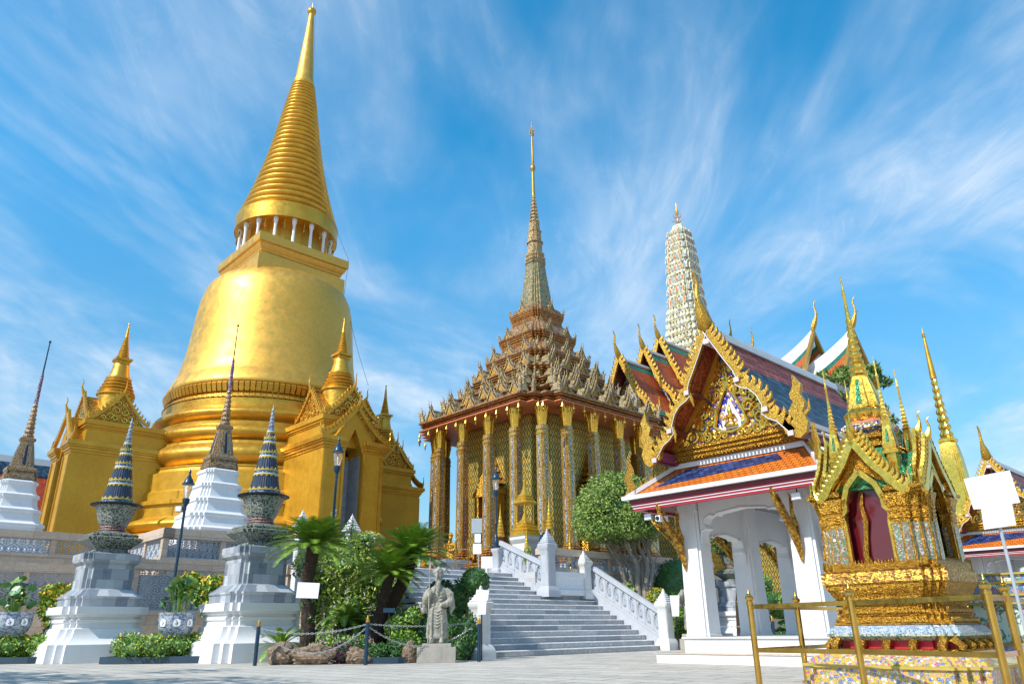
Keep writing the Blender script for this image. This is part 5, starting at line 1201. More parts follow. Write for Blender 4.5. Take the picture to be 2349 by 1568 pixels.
# corner pier clusters, leaving an arched opening in each side
ow = .27
for sx_ in (-1, 1):
    for sy_ in (-1, 1):
        m = M(); mm = M()
        for (dx, dy) in ((.63, ow + .08), (.62, .45), (.54, .54), (.45, .62), (ow + .08, .63)):
            m.box(sx_ * dx - .065, sx_ * dx + .065, sy_ * dy - .065, sy_ * dy + .065, 1.50, 2.02)
            for ex, ey in ((-1, 0), (1, 0), (0, -1), (0, 1)):
                if ex: mm.box(sx_ * dx + ex * .068 - .004, sx_ * dx + ex * .068 + .004, sy_ * dy - .042, sy_ * dy + .042, 1.55, 1.97)
                else: mm.box(sx_ * dx - .042, sx_ * dx + .042, sy_ * dy + ey * .068 - .004, sy_ * dy + ey * .068 + .004, 1.55, 1.97)
            m.loft(redent(1, .2), [(.075, 2.021), (.08, 2.03), (.07, 2.04), (.08, 2.06), (.07, 2.075), (.085, 2.10), (.07, 2.12), (.10, 2.22), (.12, 2.27)], cx=sx_ * dx, cy=sy_ * dy)
            for i in range(8): f = flame(.06, .16, .015, 0); f.xf(TR(0, -.085, 2.14)); m.join(f, TR(sx_ * dx, sy_ * dy) @ RZ(i * pi / 4))
        o = q(m, 'corner_pier', GOLD_FINE); mm.build('glass_mosaic_panel', COLSHR, o, ang=0)
# glazed openings: dark red interior glass and side doors ajar
q(M().box(-.50, .50, -.50, .50, 1.50, 2.5), 'red_glazing', SHRINEGLASS, ang=0)
for k in range(4):
    m = M(); m.tube([(-.53, .10, 1.5), (-.55, .13, 1.65), (-.53, .10, 1.85), (-.55, .06, 2.05), (-.53, .09, 2.2), (-.53, .05, 2.34)], [.045, .035, .03, .035, .025, .01], 6); m.xf(RZ(k * pi / 2)); q(m, 'curved_door_edge', GOLD_FINE)
for k in range(4):
    m = M(); 
    for s in (-1, 1):
        P_ = [(s * y, z) for y, z in ((ow + .02, 1.5), (ow + .02, 2.0), (ow + .04, 2.10), (ow - .02, 2.16), (ow - .02, 2.24), (ow - .09, 2.40), (0, 2.58))]
        m.join(barge(P_, .06, .07, rev=s), TR(-.66, 0, 0))
    m.xf(RZ(k * pi / 2)); q(m, 'arched_opening_frame', GOLD_BRIGHT)
# entablature
for sx_ in (-1, 1):
    for sy_ in (-1, 1):
        m = M(); x0, x1 = sorted((sx_ * .30, sx_ * .70)); y0, y1 = sorted((sy_ * .30, sy_ * .70)); m.box(x0, x1, y0, y1, 2.271, 2.36); x0, x1 = sorted((sx_ * .28, sx_ * .73)); y0, y1 = sorted((sy_ * .28, sy_ * .73)); m.box(x0, x1, y0, y1, 2.30, 2.335); q(m, 'entablature', GOLD_FINE, ang=0)
# green glass roofs (cross gabled, steep)
def cross_roof(hw, z0, z1, ln, mt, nm):
    m = M()
    for k in range(2):
        pr_ = [(-hw, z0), (hw, z0), (hw * .62, z0 + (z1 - z0) * .42), (hw * .25, z0 + (z1 - z0) * .78), (0, z1), (-hw * .25, z0 + (z1 - z0) * .78), (-hw * .62, z0 + (z1 - z0) * .42)]
        g = M().prism(pr_, -ln, ln, 'yz'); m.join(g, RZ(k * pi / 2))
    return q(m, nm, mt, ang=10)
cross_roof(.50, 2.36, 2.86, .56, G_GREEN, 'green_glass_roof')
q(M().loft(S2, [(.60, 2.362), (.48, 2.55), (.37, 2.8), (.32, 2.92)]), 'green_glass_dome', G_GREEN, ang=30)
for k in range(4):
    for (hw, z0, z1, xo) in ((.52, 2.24, 2.98, -.70), (.38, 2.34, 3.08, -.60)):
        m = M()
        for s in (-1, 1):
            P_ = [(s * y, z) for y, z in ((0, z1), (hw * .16, z1 - .14), (hw * .32, z1 - .28), (hw * .5, z1 - .40), (hw * .72, z1 - .52), (hw * .9, z0 + .09), (hw * 1.08, z0 + .04))]
            m.join(barge(P_, .07, .09, .055, .075, 12, rev=s), TR(xo, 0, 0)); c_ = chofa(.26, .04, s, 5); c_.xf(RZ(pi / 2)); c_.xf(TR(xo, s * hw * 1.08, z0 + .02)); m.join(c_)
        c_ = chofa(.30, .045, -1, 6); c_.xf(TR(xo, 0, z1)); m.join(c_); m.xf(RZ(k * pi / 2)); o = q(m, 'gable_barge', GOLD_BRIGHT, ang=40)
    m = M(); m.prism([(-.45, 2.40), (-.2, 2.46), (0, 2.62), (.2, 2.46), (.45, 2.40), (0, 2.96)], -.60, -.56, 'yz'); m.xf(RZ(k * pi / 2)); q(m, 'carved_gable_panel', GOLD_FINE, ang=0)
m = M(); m.loft(S2, [(.31, 2.93), (.34, 2.95), (.31, 2.99), (.26, 3.02), (.25, 3.08), (.29, 3.12), (.28, 3.14)])
for k in range(4):
    for i in range(9): f = flame(.058, .08, .015, 0); f.xf(RZ(pi / 2)); f.xf(TR(-.285, -.22 + i * .055, 3.08)); m.join(f, RZ(k * pi / 2))
q(m, 'upper_tier', GOLD_FINE, ang=40)
q(M().loft(S2, [(.25, 3.141), (.26, 3.16), (.31, 3.22), (.315, 3.28), (.30, 3.30), (.23, 3.32)]), 'blue_gold_collar', carved('blue_gold_collar', (.9, .58, .1), (.06, .10, .30), 24, .25, .6, .7, .01), ang=30)
q(M().loft(S2, [(.22, 3.321), (.215, 3.36)]), 'orange_band', ORN, ang=0)
q(M().loft(scallop(16, .08), [(.24, 3.361), (.29, 3.42), (.31, 3.46), (.28, 3.50), (.22, 3.54)]), 'lotus_dish', GOLD_BRIGHT)
bell_p = [(.205, 3.541), (.20, 3.60), (.17, 3.74), (.135, 3.88), (.105, 4.0), (.10, 4.03)]
bm_ = M().loft(redent(4, .11), bell_p)
for k in range(4):
    for y in (-.11, -.065, .065, .11): t_ = M(); t_.tube([(-.203, y, 3.56), (-.172, y * .85, 3.74), (-.108, y * .55, 4.0)], [.011, .009, .006], 5); bm_.join(t_, RZ(k * pi / 2))
o = q(bm_, 'faceted_bell', GOLD_BRIGHT, ang=30)
m = M()
for k in range(4):
    b = M(); b.add([(-.202, -.04, 3.60), (-.202, .04, 3.60), (-.113, .022, 3.97), (-.113, -.022, 3.97)], [(0, 1, 2, 3)]); b.v = [(p[0] - .006, p[1], p[2]) for p in b.v]; M().join(b, RZ(k * pi / 2)).build('green_glass_inlay', G_GREEN, o, ang=0)
pr = [(.10, 4.031), (.13, 4.06), (.125, 4.10), (.09, 4.12), (.115, 4.16), (.11, 4.20), (.09, 4.22)]
for k in range(9): z = 4.22 + k * .105; r = .098 - .0085 * k; pr += [(r * .7, z), (r * 1.05, z + .03), (r * .9, z + .07), (r * .62, z + .095)]
pr += [(.025, 5.17), (.022, 5.30), (.032, 5.32), (.03, 5.34), (.018, 5.36), (.012, 5.55), (.014, 5.60), (.003, 5.62)]
q(M().loft(scallop(8, .08), pr), 'ringed_needle', GOLD_BRIGHT)
# four corner spirelets
for (sx_, sy_) in ((-1, -1), (-1, 1), (1, -1), (1, 1)):
    m = M(); pr = [(.10, 2.80), (.10, 2.84), (.075, 2.86), (.085, 2.90), (.08, 2.95), (.052, 3.16), (.042, 3.24), (.052, 3.26), (.04, 3.28)]
    for k in range(7): z = 3.28 + k * .055; r = .042 - .004 * k; pr += [(r * .7, z), (r, z + .02), (r * .7, z + .045)]
    pr += [(.013, 3.68), (.011, 3.85), (.02, 3.87), (.008, 3.90), (.006, 4.12), (.002, 4.15)]
    m.loft(redent(2, .14), pr, cx=sx_ * .36, cy=sy_ * .36); m.loft(sq(), [(.06, 2.4), (.06, 2.8)], cx=sx_ * .36, cy=sy_ * .36)
    o = q(m, 'corner_spirelet', GOLD_BRIGHT)
    g = M()
    for k in range(4):
        b = M(); b.add([(-.083, -.018, 2.95), (-.083, .018, 2.95), (-.057, .012, 3.13), (-.057, -.012, 3.13)], [(0, 1, 2, 3)]); b.v = [(p[0] - .004, p[1], p[2]) for p in b.v]; M().join(b, TR(sx_ * .36, sy_ * .36) @ RZ(k * pi / 2)).build('green_glass_inlay', G_GREEN, o, ang=0)
def zmap(z, A=((0, 0), (.262, .262), (.47, .405), (.64, .52), (.845, .70), (1.29, 1.17), (1.46, 1.335), (1.50, 1.375), (2.02, 1.93), (2.271, 2.24), (2.37, 2.36), (9, 9))):
    for i in range(len(A) - 1):
        if z <= A[i + 1][0]: return A[i][1] + (A[i + 1][1] - A[i][1]) * (z - A[i][0]) / (A[i + 1][0] - A[i][0])
    return z
def deep(o):
    for c in kids(o):
        yield c
        yield from deep(c)
for c in deep(SH):
    if c.type == 'MESH':
        for v in c.data.vertices: v.co.z = zmap(v.co.z)
# ---------------- flower tiled platform on the right ----------------
TP = GT('tiled_platform', 'porcelain-tiled platform with blue and pale green flower panels at the lower right corner', 'platform', 13.65, 2.2, 0)
SQ = redent(1, .06); TP.scale = (1, 1, 1.04)
for (z0, z1, r0, r1, mt, nm) in ((.004, .20, 1.75, 1.72, FLOWER_B, 'blue_flower_tiles'), (.202, .235, 1.76, 1.76, YELLOWC, 'yellow_rim'), (.237, .40, 1.68, 1.56, FLOWER_B, 'blue_flower_slope'), (.402, .435, 1.56, 1.56, YELLOWC, 'yellow_rim'), (.437, .90, 1.46, 1.44, FLOWER_G, 'pale_green_panels'), (.902, .93, 1.52, 1.52, YELLOWC, 'yellow_rim'), (.932, 1.0, 1.53, 1.56, FLOWER_B, 'blue_flower_band'), (1.002, 1.03, 1.58, 1.58, YELLOWC, 'yellow_rim'), (1.032, 1.15, 1.56, 1.60, FLOWER_B, 'blue_flower_band'), (1.152, 1.18, 1.63, 1.63, YELLOWC, 'yellow_rim'), (1.182, 1.26, 1.60, 1.60, FLOWER_B, 'blue_flower_band'), (1.262, 1.285, 1.64, 1.64, YELLOWC, 'yellow_rim')):
    M().loft(SQ, [(r0, z0), (r1, z1)]).build(nm, mt, TP, ang=0)
# ---------------- tall gold spire behind ----------------
TS = thing('gilded_spire_chedi', 'tall gold faceted chedi with needle spire standing right of the shrine', 'stupa', (21.6, 36.0, 0), YA); TS.scale = (1.62, 1.62, 1.62)
pr = [(.9, .01), (.9, .6), (.75, .8), (.6, 1.8), (.5, 2.0), (.40, 3.2), (.36, 3.4), (.34, 3.6), (.35, 3.9), (.32, 4.35)]
M().loft(redent(3, .12), pr).build('tiered_base', GOLD_BRIGHT, TS, ang=30)
M().loft(redent(3, .14), [(.30, 4.351), (.30, 4.6), (.275, 5.1), (.225, 5.5), (.20, 5.58), (.24, 5.62), (.24, 5.70), (.19, 5.74)]).build('fluted_bell', GOLD_BRIGHT, TS, ang=30)
pr = []
for k in range(8): z = 5.74 + k * .24; r = .185 - .013 * k; pr += [(r * .7, z), (r, z + .06), (r * 1.03, z + .13), (r * .72, z + .22)]
M().loft(scallop(10, .1), pr).build('lotus_bud_rings', GOLD_BRIGHT, TS)
M().loft(circ(12), [(.10, 7.66), (.085, 8.0), (.04, 9.0), (.035, 9.05), (.06, 9.09), (.035, 9.13), (.05, 9.17), (.02, 9.22), (.003, 9.45)]).build('needle', GOLD, TS)
# ---------------- brass railing ----------------
BR = thing('brass_railing', 'polished brass post-and-rail barrier around the golden shrine', 'railing', (3.3, 9.6, 0), 0)
posts = [(2.92, 9.75), (3.86, 10.75), (3.72, 8.68), (4.40, 7.28), (4.93, 7.85), (6.4, 9.7), (5.2, 12.2)]
def bpost():
    m = M(); m.loft(circ(18), [(.065, .004), (.065, .02), (.036, .025), (.036, .955), (.043, .957), (.043, .98), (.036, .985), (.034, .995), (.05, 1.01), (.054, 1.035), (.046, 1.05), (.03, 1.06), (.033, 1.07), (.02, 1.085), (.017, 1.10), (.010, 1.12), (.003, 1.15)]); return m
for i, (x, y) in enumerate(posts):
    if i == 0: p0 = bpost().build('post', BRASS, BR, loc=(x - 3.3, y - 9.6, 0))
    else: p = p0.copy(); col.objects.link(p); p.parent = BR; p.location = (x - 3.3, y - 9.6, 0)
for (i, j) in ((0, 2), (2, 3), (3, 4), (4, 5), (0, 1), (1, 6)):
    for z in (.93, .43):
        a, b = Vector((posts[i][0] - 3.3, posts[i][1] - 9.6, z)), Vector((posts[j][0] - 3.3, posts[j][1] - 9.6, z)); d = (b - a).normalized(); m = M(); bar(m, a + d * .034, b - d * .034, .022, .05); m.build('rail', BRASS, BR, ang=0)
# ---------------- big blank sign ----------------
SG = thing('blank_sign', 'large blank white notice board with stepped outline on a thin pole at the right edge', 'sign', (4.22, 6.55, 0), 0)
pl = [(3.99, 1.895), (4.41, 1.965), (4.43, 1.68), (4.355, 1.672), (4.345, 1.49), (4.065, 1.455), (4.08, 1.63), (4.015, 1.628)]
M().prism([(p[0] - 4.22, p[1]) for p in pl], -.012, .0, 'xz').build('board', SIGNW, SG, ang=0)
m = M(); m.tube([(.0, .02, .01), (-.0, .02, 1.8)], .014, 8); m.loft(circ(16), [(.13, .004), (.13, .02), (.02, .03)], cy=.02); m.build('pole', GREYM, SG)
# ---------------- white chedis with mosaic spires ----------------
WC = thing('white_mosaic_chedi', 'white stepped chedi with brown mosaic bell and thin spire in front of the golden chedi', 'stupa', (-12.45, 30.9, 3.7), YA, 'white chedis with mosaic spires')
R3 = redent(3, .11)
m = M(); m.loft(R3, [(1.62, 0), (1.62, .35), (1.5, .42), (1.42, .5), (1.42, .72), (1.5, .78), (1.5, .86), (1.30, .96), (1.25, 1.1), (1.18, 1.3), (1.24, 1.36), (1.24, 1.46), (1.08, 1.56), (1.02, 1.7), (.98, 1.92), (1.04, 1.98), (1.04, 2.08), (.90, 2.16), (.84, 2.3), (.80, 2.55), (.86, 2.6), (.86, 2.72), (.74, 2.8), (.68, 2.95), (.66, 3.15), (.72, 3.2), (.72, 3.3), (.55, 3.42)])
m.build('white_stepped_base', WHITE, WC, ang=25)
m = M(); m.loft(R3, [(.60, 3.421), (.64, 3.50), (.62, 3.58), (.54, 3.64), (.50, 3.70), (.58, 3.80), (.60, 3.86), (.57, 3.94), (.50, 3.98)])
for k in range(4):
    for i in range(14):
        for zz, r_ in ((3.42, .62), (3.60, .56)): f = flame(.075, .16, .03, 0); f.xf(RZ(pi / 2)); f.xf(TR(-r_, -.42 + i * .065, zz)); m.join(f, RZ(k * pi / 2))
m.build('lotus_mouldings', MOS_BROWN, WC, ang=40)
o = M().loft(redent(4, .11), [(.46, 3.981), (.44, 4.1), (.36, 4.6), (.27, 5.05), (.24, 5.14), (.30, 5.20), (.32, 5.28), (.26, 5.34)]).build('fluted_bell', MOS_BROWN, WC, ang=30)
m = M()
for k in range(4):
    b = M(); b.add([(-.462, -.06, 4.05), (-.462, .06, 4.05), (-.292, .035, 4.98), (-.292, -.035, 4.98)], [(0, 1, 2, 3)]); b.v = [(p[0] - .008, p[1], p[2]) for p in b.v]; m.join(b, RZ(k * pi / 2))
m.build('dark_niche_strip', flat('navy_niche_glass', (.012, .02, .05), .15), o, ang=0)
pr = []
for k in range(8): z = 5.34 + k * .20; r = .215 - .016 * k; pr += [(r * .75, z), (r, z + .04), (r * 1.02, z + .12), (r * .78, z + .18)]
M().loft(circ(16), pr).build('spire_rings', MOS_BROWN, WC)
M().loft(circ(10), [(.085, 6.94), (.07, 8.3), (.055, 8.35), (.055, 8.4)]).build('zigzag_shaft', SPIREM, WC)
M().loft(circ(8), [(.035, 8.4), (.025, 9.95), (.05, 9.98), (.05, 10.05), (.01, 10.08)]).build('iron_rod', DARKIRON, WC)
dup(WC, (-22.0, 32.6, 3.7), YA, 'white stepped chedi with violet mosaic spire cut off by the left edge of the photo')
# ---------------- marble pedestals with ceramic jars ----------------
PX, PY = W(9.54, 20.6)[:2]
PD1 = thing('ceramic_pedestal', 'marble pedestal with dark ceramic jar and blue spire, right one nearest the palm', 'pedestal', (PX, PY, 0), YA, 'marble pedestals topped by ceramic spires')
R2 = redent(2, .13)
def pb(m, n_, mt, par=None, **k): return m.build(n_, mt, par or PD1, **k)
pb(M().loft(R2, [(1.38, .004), (1.35, .46), (1.25, .52), (1.15, .62), (1.09, .76), (1.07, .86), (1.0, .88), (.98, 1.0), (1.03, 1.03), (1.03, 1.09), (.98, 1.11), (.98, 1.16), (1.05, 1.18), (1.05, 1.22), (1.13, 1.24), (1.13, 1.44)]), 'white_plaster_base', WHITE_CLEAN, ang=25)
pb(M().loft(R2, [(.93, 1.442), (.93, 1.64), (.97, 1.67), (.96, 1.72), (.84, 1.80), (.74, 1.90), (.68, 1.94), (.67, 2.60), (.76, 2.66), (.78, 2.72), (.78, 2.90), (.74, 2.92)]), 'marble_block', MARBLE, ang=20)
OC = circ(16)
m = M(); m.loft(R2, [(.52, 2.922), (.52, 2.97), (.46, 2.99), (.44, 3.06), (.50, 3.10), (.56, 3.16), (.74, 3.30), (.76, 3.36), (.70, 3.39), (.62, 3.41), (.64, 3.46), (.60, 3.50), (.44, 3.54), (.36, 3.58)]); pb(m, 'ceramic_foot', DKCER, ang=25)
m = M(); m.loft(circ(20), [(.34, 3.581), (.38, 3.62), (.33, 3.66), (.36, 3.70), (.33, 3.74)]); pb(m, 'red_rimmed_neck', carved('red_rim_ceramic', (.42, .40, .36), (.16, .02, .03), 24, .3, 0, .5, .01), ang=30)
m = M(); m.loft(circ(8, pi / 8), [(.36, 3.741), (.42, 3.84), (.46, 3.95), (.56, 4.28), (.58, 4.34)]); pb(m, 'octagonal_jar', DKCER, ang=25)
m = M(); m.loft(circ(32), [(.55, 4.341), (.66, 4.36), (.68, 4.385), (.66, 4.41), (.45, 4.44)])
for i in range(32): f = M().box(.60, .72, -.03, .03, -.012, .02); m.join(f, RZ(2 * pi * i / 32) @ TR(0, 0, 4.37))
pb(m, 'scalloped_rim', DARKIRON, ang=30)
z0s = [4.441, 5.02, 5.55, 5.98]; r0s = [.44, .335, .245, .17]; r1s = [.345, .25, .176, .112]; z1s = [4.96, 5.49, 5.92, 6.26]
for k in range(4):
    z0, z1, ra, rb = z0s[k], z1s[k], r0s[k], r1s[k]
    m = M().loft(circ(24), [(ra, z0), (ra, z0 + .075)], caps=False); pb(m, 'blue_band', BLUEBAND)
    m = M().loft(circ(24), [(ra + .012, z0 + .071), (ra + .012, z0 + .10), (ra - .005, z0 + .11)], caps=False)
    for i in range(16): f = flame(ra * .26, .075, .02, 0); f.xf(RZ(pi / 2)); f.xf(TR(-ra * .985, 0, z0 + .10)); m.join(f, RZ(i * pi / 8))
    for i in range(16): f = flame(rb * .24, .05, .02, 0); f.xf(Matrix.Rotation(pi, 4, 'X')); f.xf(RZ(pi / 2)); f.xf(TR(-rb * 1.03, 0, z1)); m.join(f, RZ(i * pi / 8))
    m.loft(circ(24), [(rb + .01, z1), (rb + .015, z1 + .02), (rb, z1 + .035)], caps=False); pb(m, 'yellow_petal_band', YELLOWC, ang=30)
    m = M().loft(circ(24), [(ra - .01, z0 + .105), (rb, z1)], caps=False); pb(m, 'navy_scaled_cone', CONE)
    zn = z0s[k + 1] if k < 3 else 6.3
    m = M().loft(circ(24), [(rb, z1 + .036), (rb * 1.0, z1 + .06), (rb * .97, zn)], caps=False); pb(m, 'white_ring', MARBLE_CARVED)
pr = []
for k in range(6): z = 6.30 + k * .12; r = .105 - .013 * k; pr += [(r * .7, z), (r, z + .03), (r, z + .08), (r * .7, z + .11)]
pr += [(.02, 7.03), (.015, 7.12), (.002, 7.16)]
pb(M().loft(circ(14), pr), 'ceramic_tip', carved('pale_ceramic_tip', (.5, .52, .46), (.06, .12, .24), 30, .25, 0, .4, .01))
PD2 = dup(PD1, (-12.15, 22.75, 0), YA, 'marble pedestal with dark ceramic jar and blue spire, left one of the pair')
PD3 = dup(PD1, (11.6, 41.2, 0), YA, 'distant marble pedestal with dark ceramic jar seen through the left arch of the pavilion')
# ---------------- lamp posts ----------------
def lamp(x, y, z, h, label):
    r = thing('street_lamp', label, 'street lamp', (x, y, z), 0, 'blue-grey iron lamp posts with glass lanterns')
    hp = h - .95
    M().loft(circ(16), [(.11, 0), (.11, .05), (.08, .08), (.10, .14), (.11, .2), (.07, .32), (.06, .36), (.085, .40), (.055, .48), (.048, .52), (.045, .9), (.06, .93), (.045, .97), (.038, hp - .35), (.055, hp - .33), (.045, hp - .28), (.05, hp - .22), (.095, hp - .14), (.11, hp - .04), (.11, hp), (.06, hp + .02)]).build('post', NAVYIRON, r)
    M().loft(circ(20), [(.07, hp + .02), (.10, hp + .10), (.13, hp + .25), (.14, hp + .40), (.135, hp + .44)], caps=False).build('glass_globe', GLASS, r)
    M().loft(circ(10), [(.02, hp + .02), (.02, hp + .16), (.03, hp + .18), (.025, hp + .3), (.004, hp + .34)]).build('bulb', SIGNW, r)
    M().loft(circ(20), [(.14, hp + .44), (.19, hp + .44), (.19, hp + .47), (.15, hp + .50), (.12, hp + .60), (.07, hp + .66), (.07, hp + .69), (.04, hp + .72), (.03, hp + .82), (.045, hp + .84), (.008, hp + .95)]).build('cap', NAVYIRON, r)
    return r
l1 = lamp(-10.25, 23.2, 0, 5.58, 'tall iron lamp post with a floodlight clamped below its lantern, left of the white chedi')
m = M(); m.box(-.26, -.06, -.1, .04, 4.22, 4.40); m.build('floodlight', GREYM, l1, ang=0); m = M(); m.box(-.24, -.08, -.106, -.101, 4.24, 4.38); m.build('floodlight_glass', SIGNW, l1, ang=0)
lamp(-5.55, 23.0, 0, 6.5, 'tall iron lamp post in front of the golden chedi porch, rising from the lilac bush')
x, y, _ = W(19.45, 21.52); lamp(x, y, 3.6, 3.13, 'iron lamp post standing on the white newel at the top of the stairs')
# stepped white finials behind the bush
SF = thing('stepped_finial', 'small white stepped pyramid finial on a post behind the first palm crown', 'finial post', (-6.95, 24.6, 0), YA, 'white stepped finial posts')
m = M(); m.loft(sq(), [(.14, .01), (.14, 3.9)]); pr = [(.30, 3.9), (.30, 3.98)]
m.build('post', WHITE, SF, ang=0)
m = M(); pr = []
for k in range(6): q_ = .24 - k * .038; zz = 3.901 + k * .08; pr += [(q_, zz), (q_, zz + .035), (q_ * .82, zz + .07)]
pr += [(.02, 4.40), (.003, 4.48)]; m.loft(redent(1, .12), pr); m.build('stepped_cap', MARBLE_CARVED, SF, ang=20)
dup(SF, (-5.38, 24.9, -.12), YA, 'small white stepped pyramid finial on a post in front of the golden porch doorway')
# ---------------- pots and planted bed ----------------
def leafquads(m, n, cen, rad, size, flat_=0, shell=.0, up=.3, seed=1, aspect=.5):
    rnd = random.Random(seed)
    for _ in range(n):
        while True:
            p = Vector((rnd.uniform(-1, 1), rnd.uniform(-1, 1), rnd.uniform(-1, 1)))
            if shell < p.length <= 1: break
        c = Vector((cen[0] + p.x * rad[0], cen[1] + p.y * rad[1], cen[2] + p.z * rad[2]))
        d = Vector((rnd.gauss(0, 1), rnd.gauss(0, 1), rnd.gauss(0, 1) + up)).normalized() + p * .5; d.normalize()
        s = d.cross(Vector((rnd.gauss(0, 1), rnd.gauss(0, 1), rnd.gauss(0, 1)))); s.normalize(); L_ = size * rnd.uniform(.7, 1.3); w = L_ * aspect * .5
        m.add([c - d * L_ * .5, c + s * w, c + d * L_ * .5, c - s * w], [(0, 1, 2, 3)])
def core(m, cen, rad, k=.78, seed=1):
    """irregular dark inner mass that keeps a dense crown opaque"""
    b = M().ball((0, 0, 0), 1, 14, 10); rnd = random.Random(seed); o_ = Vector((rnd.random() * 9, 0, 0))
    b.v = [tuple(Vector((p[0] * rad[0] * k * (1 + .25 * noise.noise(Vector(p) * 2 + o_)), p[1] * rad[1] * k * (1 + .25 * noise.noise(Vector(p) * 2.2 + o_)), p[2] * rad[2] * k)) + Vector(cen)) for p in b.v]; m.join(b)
def bush(name, label, loc, blobs, n, size, mt, flowers=None, stems=None, group=None, cat='bush', corek=.72, aspect=.5, seed=3):
    r = thing(name, label, cat, loc, 0, group); m = M(); mc = M(); rnd = random.Random(seed)
    tot = sum(b[3] * b[4] for b in blobs)
    for i, b in enumerate(blobs):
        rad = (b[3], b[3], b[4]); 
        if corek: core(mc, b[:3], rad, corek, seed + i)
        leafquads(m, int(n * b[3] * b[4] / tot), b[:3], rad, size, shell=.62 if corek else .0, seed=seed * 31 + i, aspect=aspect)
    m.build('foliage', mt, r, ang=0)
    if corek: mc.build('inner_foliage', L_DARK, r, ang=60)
    if flowers:
        fm, fn, fs, band = flowers; f = M()
        for i, b in enumerate(blobs): leafquads(f, int(fn / len(blobs)), (b[0], b[1], b[2] + b[4] * band), (b[3] * 1.12, b[3] * 1.12, b[4] * (1.1 - abs(band))), fs, shell=.75, seed=seed * 77 + i, aspect=.9)
        fo = f.build('flowers', fm, r, ang=0); fo['kind'] = 'stuff'
    if stems:
        s = M(); 
        for pts, rr in stems: s.tube(pts, rr, 6)
        s.build('stem', BARK, r)
    return r
def lotus_pot(x, y, z, s, label, lab2):
    r = thing('porcelain_pot', label, 'plant pot', (x, y, z), 0, 'blue and white porcelain pots')
    pr = [(.30, 0), (.32, .04), (.42, .14), (.475, .28), (.485, .46), (.475, .56), (.50, .60), (.50, .64), (.44, .64), (.43, .5)]
    M().loft(circ(32), [(a * s, b * s) for a, b in pr]).build('bowl', POT, r)
    for an in (-1.15, -1.95, -.4, -2.7):
        m = M(); pts = [(-.07, .28), (.07, .28), (.10, .34), (.085, .44), (0, .48), (-.085, .44), (-.10, .34)]
        R0 = lambda zz: .38 + (.095 if zz > .3 else .06) 
        v = []
        for (u, zz) in pts: rr = .478; v.append((rr + .012, u, zz))
        v = [(x_ * s, y_ * s, z_ * s) for x_, y_, z_ in v]; m.add(v, [tuple(range(len(v)))]); m.xf(RZ(an)); o = m.build('cartouche', SIGNW, r, ang=0)
        m = M(); cc = [(.487, .0 + .03 * sin(t * 1.0), .33 + t * .022) for t in range(6)]; m.tube([(a * s, b * s, c * s) for a, b, c in cc], .009 * s, 5)
        cc = [(.49, .03 * cos(t), .345 + .028 * sin(t)) for t in [k * .9 for k in range(7)]]; m.tube([(a * s, b * s, c * s) for a, b, c in cc], .007 * s, 4); m.xf(RZ(an)); m.build('monogram', NAVYIRON, o)
    r2 = thing('lotus_plant', lab2, 'plant', (x, y, z + .52 * s), 0, 'lotus plants in porcelain pots'); rnd = random.Random(int(x * 10)); m = M(); st = M()
    for i in range(34):
        a = rnd.uniform(0, 2 * pi); rr = rnd.uniform(.05, .5) * s; h = rnd.uniform(.25, 1.0) * s * (1.1 - rr * .5); R_ = rnd.uniform(.09, .17) * s; c = Vector((rr * cos(a), rr * sin(a), h)); tilt = Matrix.Rotation(rnd.uniform(.2, 1.2), 4, 'X') @ Matrix.Identity(4); T_ = TR(*c) @ RZ(rnd.uniform(0, 6.28)) @ tilt
        d = M(); n = 12; d.add([(0, 0, -.03)] + [(R_ * cos(2 * pi * k / n) * (1 + .08 * sin(3 * k)), R_ * sin(2 * pi * k / n), .02 * sin(k * 2)) for k in range(n)], [(0, 1 + k, 1 + (k + 1) % n) for k in range(n)]); m.join(d, T_)
        st.tube([(rr * .4 * cos(a), rr * .4 * sin(a), 0), (rr * .8 * cos(a), rr * .8 * sin(a), h * .6), tuple(c)], .008 * s, 4)
    m.build('leaves', L_LOTUS, r2, ang=60); st.build('stalks', L_MID, r2)
lotus_pot(-9.05, 21.0, .62, .95, 'blue-and-white porcelain pot with monogram cartouche between the two marble pedestals', 'broad-leaved lotus growing from the pot between the two marble pedestals')
lotus_pot(-14.2, 22.2, .7, .98, 'blue-and-white porcelain pot at the far left edge of the photo', 'lotus growing from the pot at the far left edge')
def bed(x, y, w, d, label, lab2, rz=.0):
    r = thing('planter_curb', label, 'planter curb', (x, y, 0), rz); m = M(); n = 28
    out = [(w * max(-1, min(1, 1.25 * cos(2 * pi * i / n))), d * max(-1, min(1, 1.25 * sin(2 * pi * i / n)))) for i in range(n)]
    for i in range(n):
        a, b = out[i], out[(i + 1) % n]; m.add([(a[0], a[1], .004), (b[0], b[1], .004), (b[0], b[1], .17), (a[0], a[1], .17), (a[0] * .93, a[1] * .9, .17), (b[0] * .93, b[1] * .9, .17), (a[0] * .93, a[1] * .9, .05), (b[0] * .93, b[1] * .9, .05)], [(0, 1, 2, 3), (3, 2, 5, 4), (4, 5, 7, 6)])
    m.build('curb', CURB, r, ang=0)
    rnd = random.Random(5); bl = []
    for i in range(44): t = rnd.uniform(0, 6.28); q_ = rnd.uniform(.2, .95); bl.append((w * q_ * cos(t) * 1.0, d * q_ * sin(t), .34 + .14 * rnd.random(), .38, .30))
    b = bush('ground_shrub', lab2, (x, y, 0), bl, 11000, .085, L_MID, (FLOW_Y, 420, .06, .45), None, cat='shrub bed', corek=.62); b.rotation_euler[2] = rz
bed(-9.2, 21.3, 1.55, .95, 'dark blue scalloped planter curb around the bed between the pedestals', 'clipped green groundcover with small yellow flowers under the middle lotus pot')
